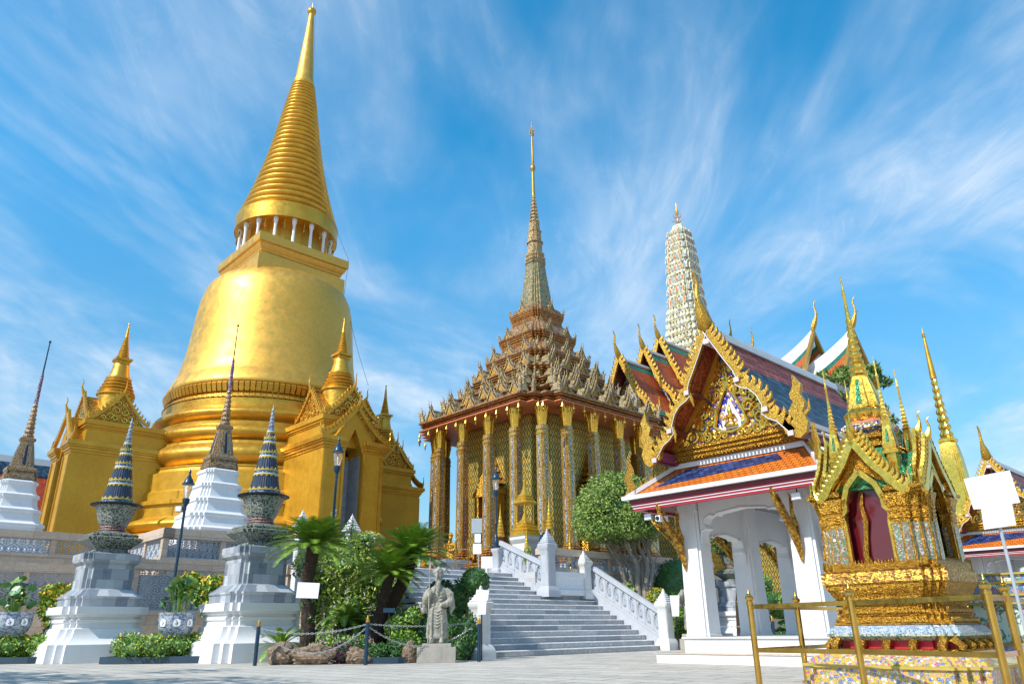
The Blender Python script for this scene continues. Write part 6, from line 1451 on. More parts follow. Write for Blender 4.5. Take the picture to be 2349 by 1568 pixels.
bed(-14.4, 22.4, 1.6, .9, 'dark planter curb at the far left edge', 'clipped green groundcover under the far left lotus pot')
bush('flowering_bush', 'loose green bush with yellow blossoms behind the middle lotus pot', (-8.35, 22.6, 0), [(0, 0, .75, .55, .7), (-.15, .1, 1.35, .6, .5), (.35, .1, 1.05, .5, .5), (-.75, .4, 1.75, .5, .45), (.55, 0, .5, .5, .45), (-.4, 0, 2.0, .4, .3), (-1.3, .3, 2.1, .4, .3), (.2, 0, 1.8, .4, .3), (.75, 0, 1.4, .3, .3)], 4600, .15, L_MID, (FLOW_Y, 520, .10, .3), None, 'yellow-flowered bushes', corek=.4, seed=4)
bush('flowering_bush', 'loose green bush with yellow blossoms at the far left between pot and pedestal', (-13.35, 23.4, 0), [(0, 0, .8, .6, .7), (-.35, .1, 1.5, .6, .5), (.35, .1, 1.15, .55, .5), (-.65, .3, 1.85, .45, .35), (.6, 0, .55, .5, .45)], 4600, .15, L_MID, (FLOW_Y, 520, .10, .3), None, 'yellow-flowered bushes', corek=.4, seed=9)
# ---------------- cycads ----------------
def fronds(m, n, length, base, seed, droop=.55, up=.75, leafl=.16, wid=.02):
    rnd = random.Random(seed)
    for i in range(n):
        az = 2.399 * i + rnd.uniform(-.2, .2); f = i / n; el = up * (1 - f) ** .8 * 1.6 + rnd.uniform(-.08, .08) - .10 * f; L_ = length * rnd.uniform(.85, 1.08) * (1 if f > .25 else .8)
        pts = []; p = Vector(base); e = el; ns = 12
        for k in range(ns + 1):
            pts.append(p.copy()); e -= droop * (.35 + k / ns) / ns * 1.9; p = p + Vector((cos(az) * cos(e), sin(az) * cos(e), sin(e))) * (L_ / ns)
        m.tube(pts[::2], [.014, .012, .010, .008, .006, .005, .003][:len(pts[::2])], 4)
        side = Vector((-sin(az), cos(az), 0))
        for k in range(2, ns * 2 + 1):
            j = k / 2; a = int(min(ns - 1, math.floor(j))); fr = j - a; c = pts[a] * (1 - fr) + pts[a + 1] * fr; d = (pts[a + 1] - pts[a]).normalized(); ll = leafl * (sin(pi * min(1, .12 + k / (ns * 2) * .85)) ** .6 + .12); upv = side.cross(d) * -1
            if upv.z < 0: upv = -upv
            for s in (-1, 1):
                dd = (side * s * .85 + d * .6 + upv * .28).normalized(); w = d * wid; t = c + dd * ll; m.add([c - w, c + w, t + w * .2 - Vector((0, 0, .03 * ll / .16)), t - w * .2 - Vector((0, 0, .03 * ll / .16))], [(0, 1, 2, 3)])
def cycad(x, y, pts, rad, n, length, label, seed, up=.75, droop=.55, leafl=.17, vines=False):
    r = thing('cycad_palm', label, 'palm', (x, y, 0), 0, 'cycads in the rock garden'); m = M(); P_ = []; R_ = []
    for i in range(len(pts) - 1):
        for k in range(8): f = k / 8; P_.append(tuple(Vector(pts[i]) * (1 - f) + Vector(pts[i + 1]) * f)); R_.append((rad[i] * (1 - f) + rad[i + 1] * f) * (1 + .10 * (k % 2)))
    P_.append(pts[-1]); R_.append(rad[-1]); m.tube(P_, R_, 12); rnd = random.Random(seed)
    for i in range(480):   # frond-base scales
        k = rnd.randrange(len(P_) - 1); f = rnd.random(); c = Vector(P_[k]) * (1 - f) + Vector(P_[k + 1]) * f; a = rnd.uniform(0, 6.28); o = Vector((cos(a), sin(a), 0)); b = c + o * R_[k] * .92; s = Vector((-sin(a), cos(a), 0)) * .025; m.add([b - s, b + s, b + o * .05 + Vector((0, 0, .06))], [(0, 1, 2)])
    m.build('trunk', BARK, r, ang=0); m = M(); fronds(m, n, length, pts[-1], seed, droop, up, leafl); m.build('fronds', L_CYC, r, ang=0)
    if vines:
        m = M(); 
        for k in range(9): zc = .3 + k * .17; leafquads(m, 22, (.12 * sin(k * 2), -.13, zc), (.14, .06, .12), .07, seed=k + 3, aspect=.8)
        m.build('climbing_leaves', L_LOTUS, r, ang=0)
    return r
cycad(-5.2, 19.6, [(.08, 0, 0), (.03, 0, .9), (-.08, 0, 1.9), (.02, 0, 2.78)], [.20, .165, .155, .15], 110, 1.22, 'tallest cycad with straight dark trunk behind the blank white sign', 2, .72, .50, .2, True)
cycad(-3.95, 20.6, [(.05, 0, 0), (.28, 0, .7), (.45, 0, 1.4), (.60, 0, 2.1)], [.17, .14, .13, .13], 95, 1.05, 'shorter cycad with yellow-green crown, middle one of three', 5, .85, .5, .18)
cycad(-3.95, 21.2, [(.05, 0, 0), (.35, 0, .9), (.85, 0, 1.9), (1.12, 0, 2.65)], [.20, .17, .165, .165], 120, 1.2, 'leaning cycad with dense dark crown beside the statue', 8, .9, .55, .2)
cycad(-5.9, 20.0, [(0, 0, 0), (0, 0, .35)], [.12, .12], 16, .8, 'low young cycad at the foot of the right pedestal', 12, .9, .7, .13)
cycad(-4.6, 21.4, [(0, 0, 0), (0, 0, 1.0)], [.1, .1], 34, 1.0, 'small shaded cycad between the two big trunks', 15, .7, .9, .15)
bush('weeping_bush', 'tall weeping bush with lilac flowers behind the tallest cycad', (-4.9, 22.6, 0), [(0, 0, 2.5, .95, .65), (-1.1, .1, 2.5, .6, .5), (-.65, 0, 2.0, .6, .75), (.65, 0, 2.1, .65, .7), (0, .3, 3.0, .7, .4), (.2, 0, 1.4, .8, .8), (-.9, -.1, 1.4, .3, .6), (.5, 0, 3.25, .5, .25), (1.2, .2, 1.7, .5, .7)], 10500, .13, leaf('weeping_leaves', (.10, .20, .025), (.46, .54, .10), (.22, .33, .05)), (FLOW_P, 420, .07, .1), [([(0, 0, 0), (0, 0, 1.5), (.2, 0, 2.4)], [.08, .06, .03])], corek=.5, aspect=.35, seed=21)
m_ = bush('tall_flower_spray', 'thin upright sprays of lilac blossom rising in front of the porch', (-5.4, 23.4, 3.2), [(-.25, 0, .6, .16, .6), (.35, 0, .35, .18, .45), (.0, 0, .1, .3, .3)], 500, .08, L_MID, (FLOW_P, 110, .05, .1), [([(-.2, 0, -3.19), (-.2, 0, .3), (-.25, 0, 1.1)], [.05, .03, .006]), ([(.1, 0, -3.19), (.3, 0, 0), (.38, 0, .75)], [.05, .03, .006])], cat='plant', corek=0, seed=22)
bush('shade_shrub', 'dark green shrubbery behind the cycad trunks', (-4.3, 21.9, 0), [(0, 0, .5, .9, .6), (1.0, .1, .6, .7, .7), (-.9, 0, .4, .6, .5), (1.9, .1, .5, .6, .7), (2.4, -.2, .9, .45, .6), (2.2, .2, 1.6, .45, .5), (2.75, 0, 1.5, .35, .6)], 7200, .12, L_DARK, seed=31)
bush('shade_shrub', 'dark green shrubs at the feet of the statue and left newel', (-1.75, 20.6, 0), [(0, 0, .5, .5, .6), (.55, -.1, .55, .35, .6), (-.7, 0, .5, .5, .6), (.35, -.6, .3, .3, .3)], 3600, .10, L_DARK, (flat('orange_blossom', (.65, .16, .02)), 40, .06, .6), seed=32)
bush('shrub', 'bright green shrub low between the leaning trunk and the statue', (-2.75, 19.9, 0), [(0, 0, .35, .4, .4), (-.25, .2, .75, .35, .35), (.1, .3, 1.0, .25, .3)], 2200, .09, L_MID, seed=33)
bush('magenta_flowers', 'low plants with small magenta blossoms between the rocks and posts', (-4.25, 19.4, 0), [(0, 0, .35, .5, .3), (.4, .1, .35, .35, .28), (-.3, 0, .45, .3, .3)], 1700, .08, L_MID, (FLOW_M, 330, .045, .3), cat='flower bed', seed=34)
bush('purple_foliage', 'dark purple-leaved plant spilling over the rocks', (-4.15, 18.95, 0), [(0, 0, .22, .32, .26), (.22, 0, .2, .22, .2)], 1400, .06, L_PURP, cat='plant', seed=35)
bush('groundcover_plant', 'dark green low plants inside the blue curb right of the chain post', (-3.0, 18.95, 0), [(-.25, 0, .22, .3, .24), (.15, .1, .26, .3, .28), (.5, .1, .24, .25, .22)], 2200, .08, L_DARK, cat='plant', seed=36)
r = thing('planter_curb', 'low blue curb right of the tall chain post', 'planter curb', (-3.0, 18.65, 0), .02); M().box(-.5, .42, -.04, .04, .004, .14).build('curb', CURB, r, ang=0)
M_b = bush('ball_shrub', 'clipped round green shrub right of the statue head', (-1.12, 21.6, 1.95), [(0, 0, 0, .42, .40)], 1900, .075, L_DARK, None, [([(0, 0, -1.94), (0, 0, -.3)], [.05, .04])], corek=.9, seed=41)
# rocks
def rock(x, y, sx_, sy_, sz_, label, seed):
    m = M().ball((0, 0, 0), 1, 22, 16); o_ = Vector((seed * 3.1, seed, 0))
    v = []
    for p in m.v:
        p = Vector(p); d = 1 + .28 * noise.noise(p * 1.6 + o_) + .14 * noise.noise(p * 4 + o_) + .06 * noise.noise(p * 9 + o_); v.append((p.x * d * sx_, p.y * d * sy_, max(0.004, (p.z * d * .9 + .62) * sz_)))
    m.v = v; o = m.build('boulder', ROCK, None, ang=0, loc=(x, y, 0)); tag(o, label, 'rock', 'boulders edging the rock garden')
rock(-5.55, 18.9, .34, .26, .32, 'rounded boulder at the left end of the rock edging beside the white pedestal', 1)
rock(-4.75, 18.75, .52, .26, .30, 'widest boulder, below the blank white sign', 2)
rock(-3.85, 18.9, .24, .2, .24, 'dark boulder just right of the purple plant', 3)
rock(-3.62, 18.65, .24, .18, .20, 'boulder touching the blue chain post', 4)
rock(-2.55, 19.0, .22, .2, .30, 'upright reddish boulder left of the statue plinth', 5)
# ---------------- signs ----------------
r = thing('blank_board', 'blank white board on the trunk of the tallest cycad', 'sign', (-5.02, 18.75, 0), 0); m = M(); m.prism([(-.265, 1.475), (.265, 1.455), (.285, 1.805), (-.25, 1.835)], -.012, .012, 'xz'); m.build('board', SIGNW, r, ang=0); m = M(); m.tube([(0, .03, .004), (0, .03, 1.7)], .015, 6); m.build('stake', DARKIRON, r)
r = thing('blank_board', 'small blank white board standing on the upper steps', 'sign', W(17.9, 20.3, 0)[:2] + (2.3,), YA - .7); m = M(); m.box(-.2, .2, -.01, .01, .42, .82); m.build('board', SIGNW, r, ang=0); m = M(); m.loft(circ(12), [(.16, -.0), (.14, .06), (.05, .12), (.04, .42)]); m.build('stand', MARBLE_CARVED, r)
r = thing('blank_board', 'tall narrow blank board fixed in front of the left newel post', 'sign', (-.83, 19.75, 0), 0); m = M(); m.prism([(-.16, 1.66), (.17, 1.64), (.13, 1.40), (.10, 1.38), (.08, 1.06), (-.13, 1.06), (-.12, 1.38), (-.19, 1.40)], -.012, .012, 'xz'); m.build('board', SIGNW, r, ang=0); m = M(); m.tube([(-.02, .03, .004), (-.02, .03, 1.3)], .016, 6); m.build('stake', DARKIRON, r)
x, y, _ = W(22.42, 15.75); r = thing('blank_board', 'blank white board on the right newel post at the foot of the stairs', 'sign', (x, y, 0), 0); m = M(); m.prism([(-.13, 1.05), (.10, 1.05), (.17, 1.72), (-.16, 1.72)], -.3, -.28, 'xz'); m.build('board', SIGNW, r, ang=0); m = M(); m.tube([(0, -.26, .004), (0, -.26, 1.3)], .015, 6); m.build('stake', DARKIRON, r)
r = thing('blank_board', 'tiny dark blue label on a stake in front of the leaning cycads', 'sign', (-3.05, 18.9, 0), 0); m = M(); m.box(-.14, .14, -.01, .01, 1.12, 1.22); m.build('board', NAVYIRON, r, ang=0); m = M(); m.tube([(0, .02, .004), (0, .02, 1.15)], .01, 5); m.build('stake', DARKIRON, r)
x, y, _ = W(18.9, 21.9); r = thing('notice_stand', 'grey and white blank notice panels on a post beside the stair-top lamp', 'sign', (x - .0, y, 2.7), 0); m = M(); m.box(-.28, .12, -.01, .01, 1.45, 2.0); m.build('grey_panel', GREYM, r, ang=0); m = M(); m.box(-.22, .10, -.012, .008, .68, 1.06); m.box(-.16, .08, -.012, .008, 1.1, 1.42); m.build('white_panel', SIGNW, r, ang=0); m = M(); m.tube([(0, .02, 0), (0, .02, 2.0)], .018, 6); m.build('post', GREYM, r)
# ---------------- chain posts ----------------
CP = []
def cpost(x, y, label, h=.92):
    r = thing('chain_post', label, 'post', (x, y, 0), 0, 'navy chain posts with gilt tips'); M().loft(circ(12), [(.045, .004), (.045, h - .08)]).build('post', NAVYIRON, r); M().loft(circ(10), [(.048, h - .08), (.05, h - .05), (.03, h - .04), (.035, h), (.004, h + .07)]).build('gilt_tip', GOLD, r); return (x, y, h - .12)
A_ = cpost(-5.98, 18.35, 'navy chain post standing before the white base of the right pedestal'); B_ = cpost(-3.38, 18.0, 'navy chain post in the middle of the rock garden edge', .98); C_ = cpost(-.88, 19.0, 'navy chain post beside the left newel of the stairs')
def chain(a, b, sag, label):
    m = M(); a, b = Vector(a), Vector(b); L_ = (b - a).length; n = max(8, int(L_ / .055)); pts = [a.lerp(b, i / n) - Vector((0, 0, sag * 4 * (i / n) * (1 - i / n))) for i in range(n + 1)]; d = (b - a).normalized()
    for i in range(n):
        p, q_ = pts[i], pts[i + 1]; c = (p + q_) / 2; dr = (q_ - p).normalized(); s = (Vector((0, 0, 1)) if i % 2 else Vector((0, 1, 0))); s = (s - dr * s.dot(dr)).normalized(); hl = (q_ - p).length * .72; w = .017
        ring = [c + dr * hl * cos(t) + s * w * sin(t) for t in [k * pi / 4 for k in range(9)]]; m.tube(ring, .0062, 4)
    o = m.build('chain', CHAINM, None, loc=(0, 0, 0)); tag(o, label, 'chain', 'chains strung between the navy posts')
chain(A_, B_, .16, 'upper chain between the pedestal post and the middle post'); chain((A_[0], A_[1], .8), (B_[0], B_[1], .8), .55, 'deep-sagging lower chain between the pedestal post and the middle post')
chain(B_, (C_[0] - .3, C_[1] + .3, .86), .06, 'taut upper chain in front of the statue'); chain((B_[0], B_[1], .82), (C_[0] - .2, C_[1] + .2, .75), .42, 'sagging lower chain in front of the statue plinth')
# ---------------- guardian statues ----------------
def figure(seed=0):
    m = M(); e = circ(20)
    # robe: stacked ellipses, slight sway
    m.loft(e, [(.30, .12), (.31, .2), (.27, .45), (.25, .7), (.235, .85), (.22, .95), (.225, 1.05), (.25, 1.2), (.27, 1.32), (.25, 1.42), (.14, 1.5), (.08, 1.54), (.07, 1.6)], sx=1.0, sy=.72)
    m.loft(e, [(.21, .0), (.2, .1), (.15, .22)], cx=-.02, sx=1.0, sy=.6)
    for s in (-1, 1): m.loft(circ(10), [(.09, 0), (.1, .04), (.08, .1), (.05, .16)], cx=s * .13, cy=-.12, sx=.8, sy=1.5)
    # head, beard, headdress
    m.loft(circ(16), [(.05, 1.54), (.085, 1.58), (.10, 1.66), (.105, 1.74), (.10, 1.80), (.06, 1.86)], sx=.9, sy=1.0, cy=-.02)
    m.tube([(0, -.09, 1.62), (0, -.16, 1.52), (.01, -.19, 1.36), (.0, -.20, 1.24)], [.07, .075, .05, .01], 8)
    m.tube([(0, -.11, 1.71), (0, -.145, 1.665), (0, -.12, 1.65)], [.018, .024, .012], 6)
    for s in (-1, 1):
        m.ball((s * .04, -.108, 1.715), .016, 6, 5); m.ball((s * .105, -.01, 1.69), .03, 6, 5)
        m.tube([(s * .05, -.12, 1.63), (s * .09, -.15, 1.52)], [.02, .006], 5)
    m.loft(circ(12), [(.115, 1.77), (.125, 1.80), (.11, 1.84), (.13, 1.88), (.10, 1.95), (.06, 2.0), (.02, 2.04)], sx=1, sy=1)
    for s in (-1, 1): m.tube([(s * .11, 0, 1.82), (s * .16, .0, 1.9), (s * .12, 0, 2.0)], [.03, .03, .01], 5)
    # arms in wide sleeves
    m.tube([(-.20, 0, 1.40), (-.32, -.02, 1.24), (-.33, -.12, 1.12), (-.22, -.24, 1.28), (-.18, -.27, 1.38)], [.10, .12, .12, .08, .05], 10)
    m.tube([(-.33, -.05, 1.15), (-.36, 0, .95), (-.30, .02, .78)], [.10, .08, .02], 8)
    m.tube([(.20, 0, 1.40), (.34, -.02, 1.26), (.36, -.04, 1.08), (.22, -.20, 1.0), (.10, -.24, 1.0)], [.10, .12, .12, .09, .05], 10)
    m.tube([(.36, -.02, 1.12), (.40, .02, .92), (.36, .02, .74)], [.11, .09, .02], 8)
    for k in range(4): m.tube([(-.20 + .01 * k, -.28, 1.34 + k * .025), (-.23, -.31, 1.345 + k * .025), (-.255, -.285, 1.35 + k * .025)], [.014, .014, .008], 5)
    m.tube([(-.18, -.27, 1.33), (-.20, -.31, 1.37)], [.016, .010], 5)
    # belt, breastplate, skirt panel
    m.loft(e, [(.235, .96), (.255, .98), (.255, 1.03), (.235, 1.05)], sx=1.0, sy=.74)
    m.prism([(-.10, .96), (.10, .96), (.13, .4), (0, .25), (-.13, .4)], -.21, -.14, 'xz')
    for k in range(6): m.tube([(-.09, -.215, .45 + k * .08), (0, -.235, .41 + k * .08), (.09, -.215, .45 + k * .08)], [.012, .018, .012], 4)
    for s in (-1, 1):
        for k in range(5): m.tube([(s * (.12 + k * .03), -.19 + k * .02, .9), (s * (.14 + k * .035), -.2 + k * .03, .5), (s * (.16 + k * .035), -.2 + k * .035, .18)], [.012, .02, .014], 4)
        for k in range(3): m.tube([(s * .05, -.19, 1.1 + k * .09), (s * .12, -.18, 1.13 + k * .09), (s * .17, -.13, 1.1 + k * .09)], [.012, .02, .01], 5)
    return m
def statue(x, y, z, rz, s, label, spear=True, plinth=True, pl_label=None):
    r = thing('guardian_statue', label, 'statue', (x, y, z), rz, 'stone guardian statues'); m = figure(); m.xf(Matrix.Scale(s, 4)); b = m.build('robed_figure', STATUE, r, ang=0)
    md = b.modifiers.new('remesh', 'REMESH'); md.mode = 'VOXEL'; md.voxel_size = .014; md.use_smooth_shade = True
    tx = bpy.data.textures.new('statue_wear', 'CLOUDS'); tx.noise_scale = .035; dm = b.modifiers.new('wear', 'DISPLACE'); dm.texture = tx; dm.strength = .012; dm.mid_level = .5
    if spear: m = M(); m.tube([(-.235 * s, -.30 * s, 0), (-.235 * s, -.30 * s, 1.95 * s)], .016, 8); m.prism([(-.235 * s - .03, 1.93 * s), (-.235 * s + .03, 1.93 * s), (-.235 * s, 2.3 * s)], -.30 * s - .008, -.30 * s + .008, 'xz'); m.build('spear', STATUE, r)
    if plinth:
        p = thing('statue_plinth', pl_label, 'plinth', (x, y, 0), rz); m = M(); m.box(-.45, .45, -.3, .3, .004, .34); m.box(-.34, .34, -.26, .26, .342, z - .002); m.build('rough_block', PLINTH_ROCK, p, ang=0)
statue(-1.88, 18.95, .42, .05, .86, 'weathered stone guardian with long beard and spear left of the stairs', True, True, 'rough stone plinth under the spear-bearing statue')
statue(6.0, 26.7, .5, -.5, .98, 'pale stone guardian half hidden behind the left pavilion column', False, True, 'stone plinth under the half-hidden guardian by the pavilion')
# ---------------- topiary tree right of the stairs ----------------
r = thing('topiary_tree', 'dome-clipped tree with several pale twisting trunks right of the stairs', 'tree', (4.75, 30.0, 0), 0); r.scale = (1.07, 1.07, 1.03)
m = M(); rnd = random.Random(3)
for (tx_, ty_, bx) in ((-1.25, 0, -.3), (-.7, .3, -.1), (-.1, -.3, 0), (.35, .3, .15), (.75, -.1, .2), (1.3, .2, .3)):
    P_ = [(bx * .5, 0, 0), (bx * .6, 0, 1.2), (bx + tx_ * .12, ty_ * .2, 2.2), (bx + tx_ * .25, ty_ * .4, 2.9), (tx_ * .55 - .3, ty_ * .7, 3.6), (tx_ - .5, ty_, 4.5)]
    m.tube(P_, [.16, .13, .09, .075, .055, .02], 8)
    for k in range(4): q0 = Vector(P_[3 + (k % 2)]); m.tube([q0, q0 + Vector((rnd.uniform(-.4, .4), rnd.uniform(-.3, .3), .5)), q0 + Vector((rnd.uniform(-.7, .7), rnd.uniform(-.6, .6), 1.1))], [.035, .022, .008], 5)
m.build('trunk', BARK2, r)
m = M(); mc = M(); bl = []
for i in range(60):
    a = rnd.uniform(0, 2 * pi); e = rnd.uniform(-.28, 1); rr = 1.36 * sqrt(1 - e * e * .9); bl.append((-.62 + rr * cos(a) * .98, rr * sin(a), 4.5 + e * 1.55, .48, .42))
for (x, y, z, a, b) in bl: leafquads(m, 330, (x, y, z), (a, a, b), .13, shell=.5, seed=int(x * 100), aspect=.42)
leafquads(m, 2600, (-.62, 0, 4.1), (1.5, 1.4, .45), .14, shell=0, seed=99, aspect=.4)
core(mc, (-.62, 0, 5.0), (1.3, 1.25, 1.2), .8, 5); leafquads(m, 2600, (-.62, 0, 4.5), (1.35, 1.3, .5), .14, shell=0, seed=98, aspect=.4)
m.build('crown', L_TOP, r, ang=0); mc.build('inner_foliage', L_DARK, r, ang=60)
bush('orchid_plant', 'leafy orchid with one pink bloom hanging on the pale tree trunk', (4.35, 29.6, 1.75), [(0, 0, .1, .3, .45), (.2, 0, -.25, .28, .25)], 420, .26, L_MID, (FLOW_M, 7, .10, -.1), cat='plant', corek=0, aspect=.25, seed=51)
bush('clipped_shrub', 'big dark green clipped mound between tree and pavilion', (6.6, 31.0, 0), [(0, 0, 2.2, 1.1, 1.15), (-.4, 0, 1.3, 1.0, .9)], 6500, .10, L_DARK, corek=.93, seed=61)
bush('clipped_shrub', 'smaller dark ball shrub just left of the pavilion column', (6.3, 28.6, 0), [(.05, 0, 1.45, .62, .52), (.35, .2, .8, .5, .6)], 3600, .085, L_DARK, corek=.93, seed=62)
bush('yellow_shrub', 'bright yellow-leaved shrub above the stair rail', (5.25, 28.9, 0), [(0, 0, 1.7, .42, .40), (.15, 0, 1.2, .42, .5), (-.05, 0, .7, .4, .5)], 2800, .09, L_YEL, corek=.7, seed=63)
bush('low_shrub', 'small bright green shrub behind the right newel post', (5.75, 27.6, 0), [(0, 0, .75, .3, .5), (.1, 0, .3, .3, .3)], 1100, .10, L_MID, corek=.6, seed=64)
# seen through the pavilion
r = thing('garden_tree', 'small dark-leaved tree seen through the left arch of the pavilion', 'tree', (8.6, 30.5, 0), 0)
m = M(); m.tube([(0, 0, 0), (.1, 0, 1.6), (.3, 0, 2.6), (.7, 0, 3.4), (1.2, 0, 4.0)], [.14, .12, .1, .07, .03], 8); m.tube([(.3, 0, 2.6), (0, 0, 3.3), (-.2, 0, 4.2)], [.08, .06, .02], 7); m.build('trunk', BARK, r)
m = M(); rnd = random.Random(12)
for i in range(16): leafquads(m, 230, (rnd.uniform(-.6, 1.7), rnd.uniform(-.8, .8), rnd.uniform(3.6, 5.0)), (.55, .55, .4), .17, shell=.2, seed=i + 70, aspect=.4)
m.build('crown', leaf('glossy_dark_leaves', (.03, .07, .015), (.20, .27, .07), (.06, .12, .03)), r, ang=0)
bush('clipped_shrub', 'cloud-pruned shrub with stacked green pads in the left pavilion arch', (8.55, 27.6, 0), [(.0, 0, 2.05, .62, .45), (.15, .0, 1.5, .85, .42), (.75, 0, 1.2, .4, .3), (-.1, 0, .45, .5, .38), (.85, -.1, .75, .3, .16), (.75, .1, .3, .42, .35)], 7000, .09, L_MID, None, [([(.3, 0, 0), (.4, 0, .8), (.2, 0, 1.4)], [.06, .05, .04])], corek=.9, seed=71)
bush('clipped_shrub', 'round two-tone clipped shrub in the right pavilion arch', (11.9, 28.2, 0), [(.1, 0, 2.35, .78, .62), (-.4, 0, 1.6, .6, .4), (.5, .2, 1.4, .6, .4)], 6000, .09, L_DARK, None, [([(0, 0, 0), (.1, 0, .9), (0, 0, 1.5)], [.08, .06, .04]), ([(.2, 0, 0), (.4, 0, .9), (.4, 0, 1.4)], [.07, .05, .03])], corek=.93, seed=72)
bush('low_shrub', 'low green plants along the chain fence behind the pavilion floor', (8.4, 25.4, 0), [(-.9, 0, .2, .5, .25), (0, 0, .25, .6, .3), (.9, 0, .2, .5, .25), (2.3, .4, .3, .6, .35), (3.4, .8, .35, .6, .4)], 4200, .11, L_DARK, corek=.7, seed=73)
D_ = cpost(7.55, 23.2, 'navy chain post seen through the left arch of the pavilion'); E_ = cpost(9.75, 23.8, 'navy chain post seen through the right arch of the pavilion'); F_ = cpost(5.4, 24.2, 'navy chain post hidden behind the left pavilion column'); 
chain(F_, D_, .1, 'chain seen through the left arch of the pavilion'); chain(D_, E_, .25, 'chain passing behind the middle column of the pavilion'); chain(E_, (12.2, 24.6, .8), .2, 'chain seen through the right arch of the pavilion')
# tree behind the shrine
r = thing('background_tree', 'leafy tree behind the golden shrine showing around its spires', 'tree', (13.0, 24.6, 0), 0)
m = M(); m.tube([(0, 0, 0), (0, 0, 3.5), (-.6, 0, 5.5)], [.25, .2, .08], 8)
for (a, b, c) in ((-1.2, 0, 7.6), (-1.7, 0, 8.2), (-.3, 0, 6.2), (.0, 0, 5.2), (.9, 0, 5.8)): m.tube([(0, 0, 3.2), (a * .5, b, (c + 3.4) / 2), (a, b, c)], [.12, .08, .02], 6)
m.build('trunk', BARK, r); m = M(); rnd = random.Random(33)
for i, (a, c, s) in enumerate(((-1.9, 8.6, .5), (-1.4, 8.7, .5), (-.95, 8.5, .5), (-.34, 8.6, .45), (-.46, 7.6, .5), (-.22, 7.2, .45), (.02, 6.5, .4), (-.43, 5.5, .6), (.95, 6.1, .35), (.9, 5.7, .35), (-.8, 6.7, .6), (-1.6, 8.0, .5), (-1.2, 7.4, .6), (-1, 5.6, .7))):
    for k in range(3): leafquads(m, 75, (a + rnd.uniform(-.3, .3), rnd.uniform(-.6, .6), c + rnd.uniform(-.3, .3)), (s * .6, s * .6, s * .5), .27, shell=0, seed=i * 5 + k, aspect=.28)
m.build('crown', leaf('long_tree_leaves', (.05, .12, .02), (.22, .30, .05), (.09, .16, .03)), r, ang=0)
# ---------------- small things on the terrace ----------------
MS = thing('miniature_shrine', 'little gilded shrine model on a white moulded pedestal in front of the columned hall', 'shrine', (.42, 29.4, 2.62), YA, 'miniature gilded shrines on the terrace')
m = M(); m.loft(sq(), [(.62, .0), (.62, .12), (.52, .14), (.46, .3), (.38, .4), (.36, .5), (.36, 1.15), (.40, 1.2), (.46, 1.3), (.46, 1.42), (.5, 1.44)]); m.build('pedestal', MARBLE_CARVED, MS, ang=20)
m = M(); m.loft(redent(2, .1), [(.46, 1.441), (.46, 1.56), (.40, 1.6), (.44, 1.66), (.36, 1.72), (.38, 1.8), (.28, 1.86), (.30, 1.92), (.2, 1.98), (.1, 2.1), (.05, 2.3)]); 
for sx_ in (-1, 1):
    for sy_ in (-1, 1): m.loft(circ(6), [(.03, 1.9), (.025, 2.68)], cx=sx_ * .24, cy=sy_ * .24)
m.loft(redent(2, .1), [(.36, 2.68), (.38, 2.72), (.36, 2.76), (.28, 2.82), (.3, 2.86), (.2, 2.94), (.22, 2.98), (.12, 3.1), (.09, 3.2), (.06, 3.3), (.03, 3.5), (.005, 3.85)]); m.build('gilded_spire_canopy', UMBR, MS, ang=30)
dup(MS, W(43, 29, 2.62), YA, 'little gilded shrine model seen through the right arch of the pavilion', None, 1.25)
def umbrella(x, y, z, h, label, sc_=1):
    r = thing('tiered_umbrella', label, 'umbrella', (x, y, z), 0, 'gilt tiered ceremonial umbrellas'); M().tube([(0, 0, 0), (0, 0, h)], .022, 6).build('pole', REDPOLE, r)
    m = M(); pr = []
    for k in range(7): q_ = (.22 - k * .028) * sc_; zz = h - .1 + k * .17 * sc_; pr += [(q_ * .75, zz), (q_, zz), (q_ * 1.02, zz + .10 * sc_), (q_ * .8, zz + .15 * sc_)]
    pr += [(.02, h + 1.2 * sc_), (.004, h + 1.55 * sc_)]; m.loft(circ(14), pr); M().loft(circ(10), [(.14, 0), (.12, .08), (.05, .2), (.07, .25), (.02, .4)]).build('base', UMBR, r); m.build('tiered_canopy', UMBR, r, ang=30)
umbrella(-.55, 29.4, 2.62, 1.55, 'gilt tiered umbrella on red pole just right of the lamp at the stair top', .75); umbrella(1.35, 29.0, 2.62, 1.75, 'gilt tiered umbrella on red pole right of the miniature shrine', .75); umbrella(2.2, 30.2, 2.62, .55, 'short gilt tiered umbrella above the beige balustrade', .8); umbrella(.45, 28.5, 2.62, .75, 'small gilt tiered umbrella directly in front of the miniature shrine pedestal', .6)
r = thing('boundary_stone', 'dark rounded leaf-shaped stone behind the tall white newel', 'stone', (1.15, 28.6, 2.62), 0); m = M(); m.prism([(-.2, 0), (.2, 0), (.24, .6), (.26, 1.0), (.2, 1.3), (.08, 1.48), (-.08, 1.48), (-.2, 1.3), (-.26, 1.0), (-.24, .6)], -.12, .12, 'xz'); m.build('stone_slab', NAVYIRON, r, ang=40)
bush('yellow_shrub', 'narrow yellow-green clipped shrub left of the tall newel', (.48, 28.1, 2.62), [(0, 0, .5, .16, .5)], 500, .07, L_YEL, corek=.8, seed=81)
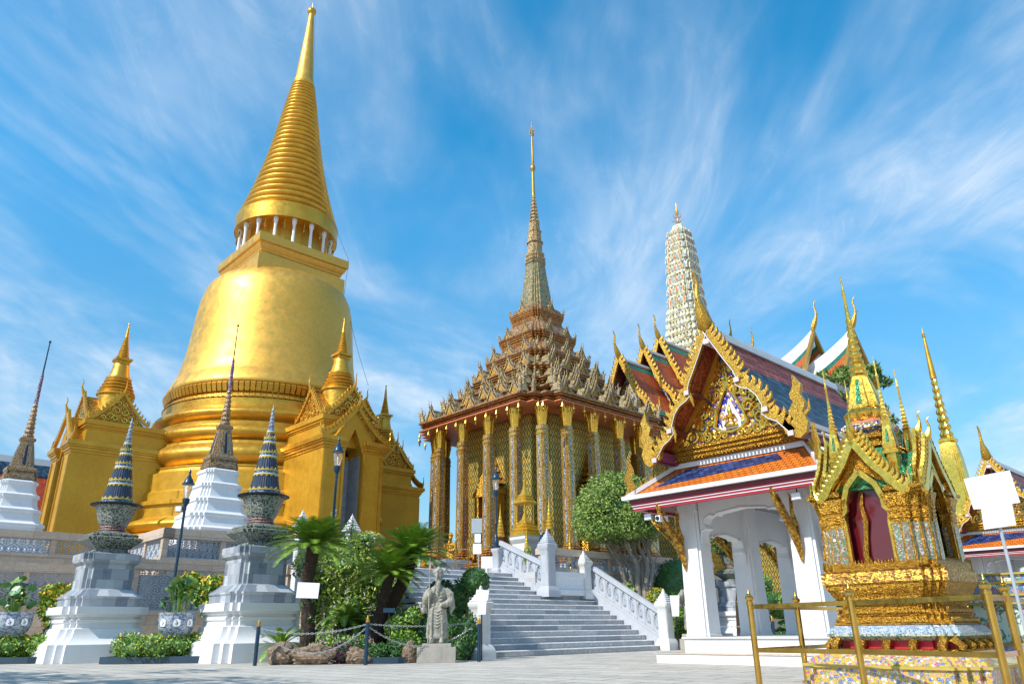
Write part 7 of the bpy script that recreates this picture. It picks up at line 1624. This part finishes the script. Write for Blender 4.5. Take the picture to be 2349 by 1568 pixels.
# gilded seated guardians beside the columns
for (a, b, t) in ((21.3, 26.6, 'gilded guardian figure at the foot of the columns left of the stairs head'), (22.0, 29.4, 'gilded guardian figure between the farther left columns')):
    x, y, _ = W(a, b); rr = thing('gilded_guardian', t, 'statue', (x, y, 2.62), -.5, 'gilded guardians on the terrace'); m = figure(); m.xf(Matrix.Scale(.8, 4)); m.xf(TR(0, 0, .55)); bb = m.build('figure', GOLD_CARVED, rr, ang=0); md = bb.modifiers.new('remesh', 'REMESH'); md.mode = 'VOXEL'; md.voxel_size = .022; md.use_smooth_shade = True
    m = M(); m.loft(redent(2, .1), [(.42, .004), (.42, .15), (.34, .2), (.34, .4), (.40, .45), (.40, .54)]); m.build('base', GOLD_CARVED, rr, ang=20)
# blue marble steps block and brass rail by the hall
r = GT('hall_steps', 'small grey marble stair block with curved gilded serpent rails in front of the columned hall', 'steps', 22.0, 26.0, 2.62)
m = M()
for k in range(4): m.box(20.6 + k * .3, 23.2, 26.6, 28.8, 2.63 + k * .17, 2.63 + (k + 1) * .17 - .003)
m.box(20.2, 21.2, 25.5, 26.4, 2.63, 3.35); m.box(20.0, 21.4, 25.3, 26.6, 3.353, 3.5); put(m, 'marble_steps', MARBLE, r, ang=0)
m = M()
for b in (26.5, 28.9): m.tube([(20.0, b, 3.0), (20.3, b, 2.85), (20.9, b, 3.1), (21.6, b, 3.5), (22.4, b, 3.8)], [.05, .10, .10, .10, .08], 8)
put(m, 'serpent_rail', GOLD_CARVED, r)
r = GT('brass_gate', 'slim brass gate frame at the head of the stairs', 'gate', 18.0, 21.8, 2.63); m = M()
for a in (17.7, 18.3): m.tube([(a, 21.8, 2.64), (a, 21.8, 3.7)], .03, 8); m.loft(circ(8), [(.04, 3.7), (.05, 3.74), (.01, 3.85)], cx=a, cy=21.8)
for z in (3.5, 3.0): m.tube([(17.7, 21.8, z), (18.3, 21.8, z)], .02, 6)
put(m, 'frame', BRASS, r)
# trees standing outside the left of the view; their crowns shade the front court
for (x, y, h, t) in ((-13.5, 9.3, 7.0, 'broad shade tree standing left of the court, outside the photo'), (-10.6, 6.6, 6.0, 'second shade tree nearer the viewer, outside the photo')):
    r = thing('shade_tree', t, 'tree', (x, y, 0), 0); m = M(); m.tube([(0, 0, 0), (.1, 0, 2.5), (0, 0, h * .75)], [.3, .24, .1], 8); m.build('trunk', BARK2, r); m = M(); rnd = random.Random(int(h * 10))
    for i in range(26): leafquads(m, 90, (rnd.uniform(-2.6, 2.6), rnd.uniform(-2.6, 2.6), h * .72 + rnd.uniform(-1.2, 1.6)), (.9, .9, .6), .32, shell=0, seed=i, aspect=.5)
    m.build('crown', L_MID, r, ang=0)
